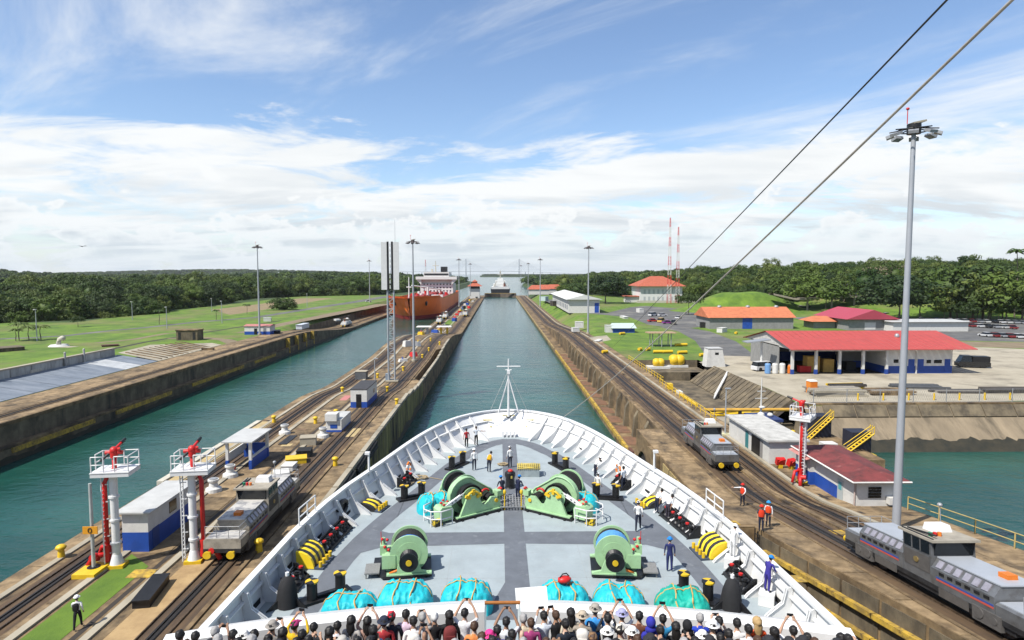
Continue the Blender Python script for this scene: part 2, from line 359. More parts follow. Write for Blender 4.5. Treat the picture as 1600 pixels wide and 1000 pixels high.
for i in range(n):
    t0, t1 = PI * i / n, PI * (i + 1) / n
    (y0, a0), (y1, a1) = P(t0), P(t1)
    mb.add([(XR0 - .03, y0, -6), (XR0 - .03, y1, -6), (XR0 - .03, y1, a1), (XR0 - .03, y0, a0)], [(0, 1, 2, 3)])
mb.build('culvert_mouth', mat('culvert_shadow', (.02, .018, .015), .95), RW)  # flat dark sheet, the shade inside the arch painted as colour
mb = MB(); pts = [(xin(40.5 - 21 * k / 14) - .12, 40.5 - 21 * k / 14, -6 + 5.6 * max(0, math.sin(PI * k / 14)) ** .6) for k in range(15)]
mb.strip([[(x, y, -6.1), (x, y, z)] for x, y, z in pts]); mb.build('culvert_mouth', MATS['culvert_shadow'], RW)  # dark sheet on the recess wall, painted as the opening's shade
mb = MB(); mb.bb(XR0 - .75, XR0 - .36, 82.4, 84.4, -6, -2.9); mb.build('rusty_pier', mat('rusty_iron', (.19, .075, .045), .85, scale=2, col2=(.09, .04, .03), world=True), RW)
# coping beam with yellow rubbing edge along the lower sill
mb = MB()
for y in ys(86, 205, 7)[:-1]: mb.bb(XR0 - .12, XR0 + .28, y, y + 6.6, LOW_Z - .45, LOW_Z + .18)
mb.build('sill_beam', MATS['worn_yellow'], RW)
mb = MB()
for y in ys(210, 700, 14)[:-1]: mb.bb(XR0 - .1, XR0 + .3, y, y + 13.5, LOW_Z - .4, LOW_Z + .14)
mb.build('sill_beam', WALLFACE, RW)
for y in ys(88, 186, 7):
    mb = MB(); mb.prism([(21.02, -4.28), (20.2, -4.28), (20.5, -1.2), (21.02, -.25)], y, y + 1.0, axis='y'); mb.build('buttress', CONC_DARK, RW)
mb = MB()
for y in ys(90, 190, 7): mb.box((19.6, y + 3, LOW_Z + .03), (1.9, 4.8, .05))
mb.build('sill_plate', mat('rust_plate', (.24, .12, .065), .9, scale=.7, col2=(.13, .075, .045), world=True), RW)

XM0, XM1 = -33.2, -15.5
mw = MB(); mw.strip([[(XM0, y, -6.2), (XM0, y, z_mid(y)), (-17.4 if 130 < y < 176 else XM1, y, z_mid(y)), (-17.4 if 130 < y < 176 else XM1, y, -6.2)] for y in YS])
MW = struct(mw.build('lock_wall', CONC))
mb = MB(); mb.strip([[(-17.5, y, -2.9), (-15.9, y, -2.9), (-15.9, y, -.6 + z_mid(y)), (XM1, y, -.6 + z_mid(y)), (XM1, y, -6.1)] for y in ys(128, 178, 5)]); mb.build('parapet', CONC, MW)   # trench behind a parapet
wall_panels('wall_panel', MW, XM1 + .02, 1, 60, 128, 4.0, z_mid, -5.9, mat('mossy_wall_face', (.34, .30, .10), .9, scale=.8, col2=(.16, .13, .06), thr=(.38, .62), stretch=(1, 1, .25), world=True, bump=.4, bscale=3, col3=(.035, .03, .022), s3=.5, t3=(.46, .62), st3=(1, 1, .2), detail=8))
for y in ys(46, 76, 6):
    mb = MB(); mb.box((XM1 + .15, y, -.55), (.5, 5.0, .5), rx=.03); mb.cyl((XM1 + .25, y - 2.4, -.9), (XM1 + .25, y + 2.2, -.9), .28, n=8); mb.build('fender_roller', RUBBER, MW)
mb = MB()
for y in ys(30, 200, 6)[:-1]: mb.bb(XM1 - .5, XM1 + .05, y, y + 5.8, z_mid(y + 3) - .3, z_mid(y + 3) + .12)
mb.build('coping_stone', CONC_PALE, MW)
for y0, y1, x0, x1 in ((62, 88, XM0 - .35, XM0 + .3),):
    mb = MB(); mb.bb(x0, x1, y0, y1, -.6, .22); mb.build('quay_edge_beam', mat('pale_beam', (.62, .58, .48), .8, scale=.8, world=True), MW)
    mb = MB(); mb.bb(x1 + .1, x1 + 1.7, y0, y1, .0, .05); mb.build('fender_plate', mat('ochre_plate', (.55, .42, .20), .8, scale=.6, col2=(.38, .29, .15), world=True), MW)

XL0, XL1 = -79.0, -67.2
lw = MB()
def lsec(y):
    z = z_left(y)
    if y < 236: return [(XL0, -1), (XL0, z), (XL1 - 1.1, z), (XL1 - 1.1, -3.2), (XL1, -3.2), (XL1, -6.2)]
    return [(XL0, -1), (XL0, z), (XL1 - .02, z), (XL1 - .01, max(z - .1, -4.4)), (XL1, max(z - .2, -4.5)), (XL1, -6.2)]
lw.strip([[(x, y, z) for x, z in lsec(y)] for y in YS])
LW = struct(lw.build('lock_wall', CONC_DARK))
mb = MB(); mb.strip([[(XL0 - .4, y, z_left(y) + .02), (XL1 - .9, y, z_left(y) + .02), (XL1 - .9, y, z_left(y) - .5)] for y in YS]); mb.build('wall_top', CONC, LW)
mb = MB()
for a, b in ((56, 84), (88, 106), (112, 131), (140, 168), (176, 192)): mb.bb(XL1, XL1 + .25, a, b, -4.2, -3.5)
mb.build('rubbing_strip', MATS['worn_yellow'], LW)
mb = MB(); mb.strip([[(XL1 - 1.2, y, -3.17), (XL1 + .06, y, -3.17), (XL1 + .06, y, -3.5)] for y in ys(-30, 234, 6)]); mb.build('wall_ledge', CONC, LW)
for y in ys(205, 232, 9):
    mb = MB(); mb.bb(XL1 - 1, XL1 + .12, y, y + .9, -5, -.3); mb.build('fender_pile', MATS['worn_yellow'], LW)

# ---- tow tracks: bed, rails, rack
def track(x, zf, y0, y1, bed=3.0):
    yy = [y for y in YS if y0 <= y <= y1]
    mb = MB(); mb.strip([[(x - bed / 2, y, zf(y) + .006), (x + bed / 2, y, zf(y) + .006)] for y in yy]); r = struct(mb.build('tow_track', TRACKBED))
    for sx in (-.78, .78):
        mb = MB(); mb.strip([[(x + sx - .05, y, zf(y) + .0), (x + sx - .04, y, zf(y) + .11), (x + sx + .04, y, zf(y) + .11), (x + sx + .05, y, zf(y) + .0)] for y in yy]); mb.build('rail', RAIL, r)
    mb = MB(); mb.strip([[(x - .28, y, zf(y) + .012), (x - .22, y, zf(y) + .09), (x - .1, y, zf(y) + .09), (x - .08, y, zf(y) + .014), (x + .08, y, zf(y) + .014), (x + .1, y, zf(y) + .09), (x + .22, y, zf(y) + .09), (x + .28, y, zf(y) + .012)] for y in yy]); mb.build('rack_slot', RACK, r)
    return r
track(23.5, z_right, -30, 700); track(27.0, z_right, -30, 700, 2.2)
track(-19.6, z_mid, -30, 700); track(-29.6, z_mid, -30, 700, 2.6); track(-71.5, z_left, -30, 700, 2.6)
# conductor slot covers and kerbs beside the tracks
for x, zf, w, h, m in ((25.3, z_right, .4, .16, CONC), (21.75, z_right, .2, .08, CONC), (28.7, z_right, .4, .18, CONC_PALE), (-17.95, z_mid, .3, .14, CONC), (-23.2, z_mid, .5, .16, CONC_PALE), (-27.4, z_mid, .5, .14, CONC_PALE), (-31.6, z_mid, .45, .12, CONC_PALE)):
    mb = MB(); mb.strip([[(x - w / 2, y, zf(y)), (x - w / 2, y, zf(y) + h), (x + w / 2, y, zf(y) + h), (x + w / 2, y, zf(y))] for y in YS if y >= 20]); o = struct(mb.build('kerb', m))
for x, zf in ((29.6, z_right), (-24.0, z_mid), (-21.6, z_mid), (-32.2, z_mid)):
    mb = MB(); mb.strip([[(x - .18, y, zf(y) + .010), (x + .18, y, zf(y) + .010)] for y in YS if 20 <= y < 300]); struct(mb.build('cable_slot', mat('slot_dark', (.05, .04, .032), .9, scale=1, world=True)))

# ---- concrete slabs laid between the tracks, each its own piece
SLAB = mat('slab_concrete', (.36, .255, .138), .88, scale=.9, col2=(.16, .108, .055), thr=(.36, .64), world=True, bump=.4, bscale=5, col3=(.05, .037, .025), s3=.45, t3=(.50, .68), st3=(1.1, .45, 1), detail=12)
def _slabrand():
    nt = SLAB.node_tree; b = nt.nodes['Principled BSDF']; src = b.inputs['Base Color'].links[0].from_socket; oi = nt.nodes.new('ShaderNodeObjectInfo'); mr = nt.nodes.new('ShaderNodeMapRange'); mr.inputs[3].default_value = .72; mr.inputs[4].default_value = 1.22; nt.links.new(oi.outputs['Random'], mr.inputs[0])
    hs = nt.nodes.new('ShaderNodeHueSaturation'); nt.links.new(mr.outputs[0], hs.inputs['Value']); nt.links.new(src, hs.inputs['Color']); nt.links.new(hs.outputs[0], b.inputs['Base Color'])
_slabrand()
def slabs(par, x0, x1, y0, y1, step, zf, seed, th=.03):
    r = random.Random(seed); y = y0
    while y < y1:
        ye = min(y1, y + step * r.uniform(.8, 1.25)); g = .035; h = th + r.uniform(-.008, .008); xa, xb = (x0(y), x0(ye)) if callable(x0) else (x0, x0); b = x1 - g; mb = MB()
        v = [(xa + g, y + g, zf(y)), (b, y + g, zf(y)), (b, ye - g, zf(ye)), (xb + g, ye - g, zf(ye))]
        mb.add([(p, q, z - .1) for p, q, z in v] + [(p, q, z + h) for p, q, z in v], [(4, 5, 6, 7), (0, 1, 5, 4), (1, 2, 6, 5), (2, 3, 7, 6), (3, 0, 4, 7)]); mb.build('slab', SLAB, par); y = ye
for x0, x1, y0, y1, st in ((18.15, 21.35, 47, 82, 4.2), (lambda y: xin(y) + .03, 22.0, 20, 46.3, 4.2), (21.1, 21.38, 84, 190, 9), (25.55, 25.85, 20, 190, 8), (28.95, 31.0, 20, 82, 3.6), (31.0, 34.4, 20, 82, 5), (28.95, 30.9, 84, 190, 4.5)): slabs(RW, x0, x1, y0, y1, st, z_right, int(x1 * 7))
for x0, x1, y0, y1, st in ((-33.1, -31.9, 20, 62, 5), (-33.1, -31.9, 89, 190, 5), (-28.2, -27.7, 20, 180, 7), (-27.1, -24.3, 46, 128, 3.8), (-23.7, -23.5, 20, 100, 9), (-22.9, -22.2, 20, 128, 5), (-17.75, -16.05, 30, 128, 4.4)): slabs(MW, x0, x1, y0, y1, st, z_mid, int(x0 * 7))
for x0, x1, y0, y1, st in ((-79.2, -75.5, 60, 214, 6), (-75.5, -73.0, 60, 214, 6), (-70.0, -68.4, 60, 214, 6)): slabs(LW, x0, x1, y0, y1, st, lambda y: z_left(y) + .02, int(x0 * 7))

# ---- land
def hill_right(x, y): return 11 * sst(135, 215, x) * sst(318, 385, y + .12 * x) + 6 * sst(240, 420, x) * sst(300, 420, y)
def shore_l(y): return interp([(0, XL0), (215, XL0), (250, -82.5), (300, -86), (715, -86), (760, -75), (1500, -62), (1800, -90), (2100, -420), (9000, -1500)], y)
def shore_r(y): return interp([(0, 30.9), (196, 30.9), (225, 34.5), (270, 38.5), (700, 38.5), (740, 60), (1400, 55), (2000, 95), (2700, 260), (4200, 700), (9000, 1900)], y)
FOREST_L = [(200, -300), (255, -222), (293, -186), (330, -178), (360, -188), (402, -186), (525, -206), (570, -181), (620, -116), (760, -98), (1000, -88), (1500, -80), (1800, -110)]
FOREST_R = [(30, 780), (60, 690), (95, 560), (130, 480), (160, 372), (200, 335), (240, 300), (300, 290), (420, 285), (900, 280)]
def hill_far(x, y):
    return 21 * math.exp(-((x + 1330) / 260) ** 2 - ((y - 1450) / 300) ** 2) + 33 * math.exp(-((x + 1750) / 900) ** 2 - ((y - 4200) / 700) ** 2) + 11 * math.exp(-((x + 420) / 200) ** 2 - ((y - 1500) / 320) ** 2) + 26 * math.exp(-((x - 900) / 700) ** 2 - ((y - 2900) / 900) ** 2) * .25
def land_z(x, y): return (hill_right(x, y) if 0 < x < 1200 and y < 1500 else 0) + (hill_far(x, y) if y > 700 else 0)
def make_land():
    mb = MB()
    yy = [-60, 0, 40, 80, 97, 120, 150, 196, 215, 225, 250, 270, 285, 300, 320, 340, 360, 380, 400, 440, 480, 540, 600, 660, 720, 780, 900, 1100, 1300, 1500, 1700, 1900, 2200, 2700, 3300, 4000, 4600]
    fr = [0, .004, .01, .018, .03, .045, .07, .1, .15, .2, .28, .38, .5, .7, 1.0]
    rows = [[(shore_l(y) - f * 5200, y, land_z(shore_l(y) - f * 5200, y) - (.0 if f else .0)) for f in fr] for y in yy]; mb.strip(rows, 0)
    yy2 = [y for y in yy if y >= 150]
    def x0(y): return shore_r(y)
    mb.strip([[(x0(y) + f * 4200, y, land_z(x0(y) + f * 4200, y)) for f in [0, .004, .008] + [.012 + .003 * k for k in range(20)] + [.08, .1, .13, .18, .25, .4, .7, 1]] for y in yy2], 0)
    mb.strip([[(47.2, y, 0), (70, y, 0), (120, y, 0), (300, y, 0), (700, y, 0), (2500, y, 0)] for y in (97, 110, 125, 150)], 0)
    # shore banks falling to the water
    mb.strip([[(shore_l(y), y, 0), (shore_l(y) + 9, y, -6.5)] for y in yy if y >= 715], 0); mb.strip([[(shore_r(y), y, 0), (shore_r(y) - 9, y, -6.5)] for y in yy if y >= 705], 0)
    mb.strip([[(30.9, y, z_right(y) - .05), (shore_r(y), y, 0)] for y in ys(197, 700, 12)], 0); mb.strip([[(XL0 + .1, y, z_left(y) - .05), (shore_l(y), y, 0)] for y in ys(216, 714, 12)], 0)
    for i in range(len(mb.f)):
        c = [sum(mb.v[k][a] for k in mb.f[i]) / len(mb.f[i]) for a in (0, 1)]
        far = c[1] > 620 or (c[0] < 0 and c[0] < interp(FOREST_L, c[1]) - 3) or (c[0] > 0 and c[1] > interp(FOREST_R, c[0]) + 25)
        mb.mi[i] = 1 if far else 0; mb.sm[i] = True
    struct(mb.build('ground', [GRASS, LAND]))
make_land()
for pts in ([(-140, 4700), (1400, 4300), (2600, 5200), (2600, 6500), (-60, 5600)], [(-3000, 5200), (-900, 5600), (-1100, 8000), (-6000, 8000)]):
    mb = MB(); mb.prism(pts, -6, 4); struct(mb.build('far_shore', LAND))

def sheet(name, pts, m, z, rz=None):
    mb = MB(); mb.poly([(p[0], p[1], z) for p in pts]); return struct(mb.build(name, m))
def isheet(name, px, m, z): return sheet(name, [G(u, v, z) for u, v in px], m, z)
def road(name, cl, w, m, z):
    pts = [Vector(c) for c in cl]; rows = []
    for i, p in enumerate(pts):
        d = (pts[min(i + 1, len(pts) - 1)] - pts[max(i - 1, 0)]); d.z = 0; d.normalize(); nrm = Vector((-d.y, d.x, 0)); ww = w[i] if isinstance(w, list) else w
        rows.append([(p + nrm * ww / 2).to_tuple()[:2] + (z,), (p - nrm * ww / 2).to_tuple()[:2] + (z,)])
    mb = MB(); mb.strip(rows); return struct(mb.build(name, m))
# right bank
isheet('concrete_apron', [(1092, 566), (1130, 556), (1160, 551), (1195, 562), (1232, 560), (1470, 540), (1760, 552), (1780, 618), (1600, 626), (1330, 634), (1250, 630), (1200, 607)], CONC_PALE, .008)
isheet('parking_lot', [(1235, 496), (1330, 492), (1440, 499), (1620, 506), (1820, 512), (1820, 538), (1480, 532), (1300, 510)], ASPHALT, .008)
isheet('dirt_lot', [(1480, 533), (1820, 539), (1820, 551), (1500, 541)], DIRT, .008)
road('road', [G(u, v) for u, v in ((1050, 511), (1085, 518), (1118, 533), (1142, 556))], [10, 11, 12, 12], ASPHALT, .012)
isheet('road', [(948, 489), (985, 480), (1010, 478), (1110, 487), (1105, 510), (1060, 514), (1012, 507), (985, 496)], ASPHALT, .008)
road('road', [G(u, v) for u, v in ((855, 468), (880, 477), (930, 489), (1000, 496))], 9, ASPHALT, .016)
isheet('concrete_apron', [(920, 527), (948, 524), (955, 531), (930, 536)], CONC_PALE, .012)
isheet('parking_lot', [(1000, 482), (1110, 490), (1104, 500), (1010, 496)], ASPHALT, .02)
# left bank
def lroad(px, w, m, z): return road('path', [G(u, v) for u, v in px], w, m, z)
lroad([(-60, 532), (40, 528), (100, 525), (160, 518), (225, 512), (310, 503), (400, 496), (500, 480), (560, 471), (607, 463)], [4, 4, 4, 4, 4, 5, 5, 7, 9, 12], ASPHALT, .01)
lroad([(172, 546), (230, 534), (287, 525), (375, 511), (440, 501)], 1.6, MATS['slot_dark'], .012)
lroad([(262, 529), (320, 528), (352, 531), (372, 538), (330, 552)], [2.5, 3, 4, 5, 5], DIRT, .014)
lroad([(150, 536), (210, 530), (260, 521), (330, 516)], 2.5, DIRT, .011)
lroad([(380, 520), (440, 507), (520, 491), (600, 475)], [5, 6, 8, 10], DIRT, .013)
isheet('dirt_lot', [(398, 476), (470, 466), (520, 466), (420, 483), (360, 492), (330, 484)], mat('bare_soil', (.30, .22, .12), .95, scale=.2, col2=(.2, .16, .08), world=True), .006)
sheet('grass_strip', [(-26.9, 20), (-24.6, 20), (-24.6, 44), (-26.9, 46)], GRASS, .02)
for a, b in ((295, 340), (430, 470)): sheet('grass_strip', [(-27, a), (-22.5, a), (-22.5, b), (-27, b)], GRASS, -4.2)
for x0, x1, y0, y1 in ((27.2, 30.5, 250, 330),): pass

# ---- pit, tug basin and revetment on the right bank
PITZ = -3.6
mb = MB()
mb.poly([(31, 100, PITZ), (43, 100, PITZ), (43, 142, PITZ), (31, 142, PITZ)])
mb.poly([(31, 142, -1.7), (47, 142, -1.7), (47, 150, -1.7), (31, 150, -1.7)]); mb.poly([(31, 142, PITZ), (43, 142, PITZ), (43, 142, -1.7), (31, 142, -1.7)]); mb.poly([(31, 150, -1.7), (47, 150, -1.7), (47, 150, 0), (31, 150, 0)])
mb.poly([(31, 100, -6), (47.2, 100, -6), (47.2, 100, PITZ), (31, 100, PITZ)])
mb.poly([(43, 100, PITZ), (47.2, 100, PITZ), (47.2, 104, PITZ), (43, 104, PITZ)])
PIT = struct(mb.build('basin_floor', CONC_DARK))
for i, y in enumerate(ys(101, 141, 1.9)[:-1]):
    mb = MB(); w = 1.55
    mb.add([(42.8, y, PITZ - .1), (42.8, y + w, PITZ - .1), (47.4, y + w, .02), (47.4, y, .02), (42.5, y, PITZ + .15), (42.5, y + w, PITZ + .15), (47.1, y + w, .27), (47.1, y, .27)], [(0, 1, 2, 3), (4, 5, 6, 7), (0, 1, 5, 4), (1, 2, 6, 5), (2, 3, 7, 6), (3, 0, 4, 7)]); mb.build('slope_slab', CONC_DARK, PIT)
mb = MB(); mb.poly([(42.95, 100, PITZ), (42.95, 142, PITZ), (47.35, 142, -.05), (47.35, 100, -.05)]); mb.build('slope_bed', MATS['slot_dark'], PIT)
mb = MB(); mb.strip([[(47.2, y, 0), (47.2, y, -6.2)] for y in (97, 100)]); mb.strip([[(x, 97, .0), (x, 95.8, -1.6), (x, 89.5, -6.2)] for x in (47.2, 60, 90, 140, 400)])
REV = struct(mb.build('revetment', mat('revetment_stone', (.33, .26, .17), .9, scale=.25, col2=(.19, .15, .10), world=True, bump=.5, bscale=2, stretch=(1, .3, .3), col3=(.06, .05, .035), s3=.35, t3=(.5, .7), st3=(1, .2, .3), detail=8)))
for i, x in enumerate(ys(50, 110, 5)[:-1]):
    mb = MB(); mb.add([(x, 96.9, .16), (x + 4.8, 96.9, .16), (x + 4.8, 95.7, -1.42), (x, 95.7, -1.42), (x, 97, 0), (x + 4.8, 97, 0), (x + 4.8, 95.8, -1.6), (x, 95.8, -1.6)], [(0, 1, 2, 3), (4, 5, 6, 7), (0, 1, 5, 4), (1, 2, 6, 5), (2, 3, 7, 6), (3, 0, 4, 7)]); mb.build('revetment_slab', CONC_DARK, REV)
ALGAE = mat('wet_algae', (.05, .042, .024), .6, scale=.8, col2=(.022, .022, .014), world=True, stretch=(1, 1, .4), bump=.4, bscale=3, detail=10)
mb = MB(); rv = lambda y: -1.6 - (95.8 - y) * 4.6 / 6.3 + .06
mb.strip([[(x, q, rv(q)) for q in (92.3 + .5 * noise.noise(Vector((x * .35, 0, 0))) + .5 * noise.noise(Vector((x * 1.1, 4, 0))), 89.3)] for x in ys(47.3, 140, .5)]); mb.build('wet_band', ALGAE, REV)
mb = MB(); mb.strip([[(XR0 - .19, y, -4.75 + .2 * math.sin(y * .9) + .12 * math.sin(y * 3.1)), (XR0 - .19, y, -6)] for y in ys(47, 70, .6)]); mb.build('wet_band', ALGAE, RW)
mb = MB(); mb.strip([[(XM1 + .18, y, -4.3 + .3 * math.sin(y * .5) + .15 * math.sin(y * 2.3)), (XM1 + .18, y, -6)] for y in ys(56, 128, .8)]); mb.build('wet_band', ALGAE, MW)
mb = MB(); mb.strip([[(XL1 + .04, y, -4.7 + .2 * math.sin(y * .6) + .12 * math.sin(y * 2.1)), (XL1 + .04, y, -6)] for y in ys(50, 300, 1.0)]); mb.build('wet_band', ALGAE, LW)
mb = MB(); mb.bb(47.3, 200, 97.2, 98.2, -.2, .35); mb.build('capping_beam', CONC, REV)
mb = MB(); mb.bb(39.5, 48.5, 78, 92, -6, -2.9); struct(mb.build('landing_stage', CONC))

# ---- vegetation
def leaf_mat(name, a, b):
    m = bpy.data.materials.new(name); m.use_nodes = True; nt = m.node_tree; N = nt.nodes.new; L = nt.links.new
    p = nt.nodes['Principled BSDF']; p.inputs['Roughness'].default_value = .6; p.inputs['Specular IOR Level'].default_value = .25
    oi = N('ShaderNodeObjectInfo'); ge = N('ShaderNodeNewGeometry'); nz = N('ShaderNodeTexNoise'); nz.inputs['Scale'].default_value = .55; nz.inputs['Detail'].default_value = 3; L(ge.outputs['Position'], nz.inputs['Vector'])
    ad = N('ShaderNodeMath'); ad.operation = 'ADD'; L(oi.outputs['Random'], ad.inputs[0]); L(nz.outputs['Fac'], ad.inputs[1])
    mr = N('ShaderNodeMapRange'); mr.inputs[1].default_value = .45; mr.inputs[2].default_value = 1.6; L(ad.outputs[0], mr.inputs[0])
    mx = N('ShaderNodeMix'); mx.data_type = 'RGBA'; mx.inputs['A'].default_value = (*a, 1); mx.inputs['B'].default_value = (*b, 1); L(mr.outputs[0], mx.inputs['Factor']); L(mx.outputs['Result'], p.inputs['Base Color'])
    tr = N('ShaderNodeBsdfTranslucent'); L(mx.outputs['Result'], tr.inputs[0]); ms = N('ShaderNodeMixShader'); ms.inputs[0].default_value = .16
    L(p.outputs[0], ms.inputs[1]); L(tr.outputs[0], ms.inputs[2]); L(ms.outputs[0], nt.nodes['Material Output'].inputs[0]); return m
LEAF = leaf_mat('leaves', (.016, .040, .007), (.085, .128, .020)); LEAF_D = leaf_mat('dark_leaves', (.014, .031, .008), (.050, .078, .015)); LEAF_P = leaf_mat('palm_leaves', (.034, .066, .011), (.105, .132, .026)); LEAF_DRY = leaf_mat('dry_twigs', (.16, .13, .085), (.24, .20, .13))
BARK = mat('bark', (.20, .165, .125), .9, scale=4, stretch=(1, 1, .3), bump=.4)
def crown_mesh(seed, rx, rz, lumps, leaves, ls, m, flat=0.0, name='crown', core=True):
    """a crown as leaf-sized faces massed in uneven clumps through its volume; base of the crown at z=0"""
    r = random.Random(seed); mb = MB()
    for i in range(lumps):
        w = r.uniform(0, 2 * PI); h = r.uniform(-.55, 1.0); q = math.sqrt(max(0, 1 - h * h)) * r.uniform(.72, 1.06)
        c = Vector((rx * q * math.cos(w), rx * q * math.sin(w), rz * (1 + h * r.uniform(.8, 1.08)) * .5 * (1 - flat) + flat * rz * (.75 + .25 * h * r.random()))); lr = rx * r.uniform(.22, .40)
        for k in range(leaves):
            d = Vector((r.gauss(0, 1), r.gauss(0, 1), r.gauss(.35, .8))).normalized(); p = c + Vector((d.x * lr, d.y * lr, d.z * lr * .75)) * r.uniform(.6, 1.0)
            nrm = (d + Vector((r.uniform(-.6, .6), r.uniform(-.6, .6), r.uniform(-.2, .7)))).normalized()
            e = nrm.cross(Vector((r.uniform(-1, 1), r.uniform(-1, 1), .3))).normalized(); g = nrm.cross(e); s1, s2 = ls * r.uniform(.6, 1.3), ls * r.uniform(.5, .9)
            mb.add([p - e * s1, p - g * s2, p + e * s1 + nrm * ls * .25, p + g * s2], [(0, 1, 2, 3)])
    if core: mb.ell((0, 0, rz * (.5 if not flat else .8)), (rx * .60, rx * .60, rz * (.33 if not flat else .16)), 10, 6, fn=lambda p: p * (1 + .25 * noise.noise(p * 2 + Vector((seed, 0, 0)))))
    return mb.mesh(name, m, recalc=False)
CROWNS = [crown_mesh(1, 6.0, 8.0, 34, 44, .40, LEAF), crown_mesh(2, 5.2, 9.5, 34, 44, .38, LEAF), crown_mesh(3, 7.0, 7.5, 40, 46, .40, LEAF_D), crown_mesh(4, 5.5, 7.0, 30, 44, .38, LEAF_D), crown_mesh(5, 6.5, 9.0, 38, 46, .42, LEAF), crown_mesh(6, 4.6, 6.0, 26, 44, .34, LEAF_P), crown_mesh(7, 6.2, 11.0, 36, 44, .40, LEAF_P)]
FARC = [crown_mesh(11, 8.0, 7.5, 22, 14, 1.3, LEAF), crown_mesh(12, 7.0, 8.5, 22, 14, 1.3, LEAF_D), crown_mesh(13, 9.0, 7.0, 24, 14, 1.4, LEAF)]
def palm_mesh(seed, R=3.0, n=14):
    r = random.Random(seed); mb = MB()
    for i in range(n):
        w = 2 * PI * i / n + r.uniform(-.2, .2); up = r.uniform(.1, 1.0); L_ = R * r.uniform(.85, 1.1); prev = None; side = Vector((-math.sin(w), math.cos(w), 0))
        for k in range(6):
            t = k / 5; p = Vector((math.cos(w) * L_ * t, math.sin(w) * L_ * t, L_ * (up * t - (.35 + up * .75) * t * t))); wd = .42 * math.sin(PI * min(1, .12 + t * .88)) + .03; a, b = p + side * wd - Vector((0, 0, wd * .5)), p - side * wd - Vector((0, 0, wd * .5))
            if prev: mb.add([prev[0], prev[1], p, a], [(0, 1, 2, 3)]); mb.add([prev[1], prev[2], b, p], [(0, 1, 2, 3)])
            prev = (a, p, b)
    return mb.mesh('crown', LEAF_P, recalc=False)
PALM = [palm_mesh(1), palm_mesh(2, 3.3, 16)]
def trunk_mesh(seed, h, r0, fork=3, spread=2.5):
    r = random.Random(seed); mb = MB(); x = y = 0; p = Vector((0, 0, -.3))
    for k in range(4):
        q = Vector((r.uniform(-.2, .2), r.uniform(-.2, .2), h * (k + 1) / 4)); mb.cyl(p, q, r0 * (1 - .17 * k), r0 * (1 - .17 * (k + 1)), 8, caps=False); p = q
    for k in range(fork):
        w = 2 * PI * k / fork + r.uniform(-.4, .4); q = p + Vector((math.cos(w) * spread, math.sin(w) * spread, r.uniform(1.5, 3.2))); mb.cyl(p - Vector((0, 0, .5)), q, r0 * .3, r0 * .12, 6, caps=False)
    return mb.mesh('trunk', BARK)
TRUNKS = [trunk_mesh(i, 7.5, .42) for i in range(3)]; PTRUNK = [trunk_mesh(9, 1.0, .16, 0)]
def put(name, me, parent, loc=(0, 0, 0), sc=(1, 1, 1), rz=0):
    o = bpy.data.objects.new(name, me); COL.objects.link(o); o.parent = parent; o.location = loc; o.scale = sc; o.rotation_euler = (0, 0, rz); return o
def tree(loc, h, label, crown=None, wide=1.0, group=None, name='tree', trunk_frac=.42, cat='tree'):
    t = thing(name, label, cat, loc, RND.uniform(0, 6), group); cm = crown or CROWNS[RND.randrange(7)]
    ext = max(v.co.z for v in cm.vertices); ch = h * (1 - trunk_frac); s = ch / ext
    put('trunk', TRUNKS[RND.randrange(3)], t, sc=(h / 16, h / 16, (h * trunk_frac + .15 * ch) / 7.5)); put('crown', cm, t, (0, 0, h * trunk_frac), (s * wide, s * wide, s)); return t
def palm(loc, h, label, R=1.0, group=None, name='palm_tree'):
    t = thing(name, label, 'palm', loc, RND.uniform(0, 6), group); put('trunk', PTRUNK[0], t, sc=(R * 1.1, R * 1.1, h)); put('crown', PALM[RND.randrange(2)], t, (0, 0, h), (R, R, R)); return t

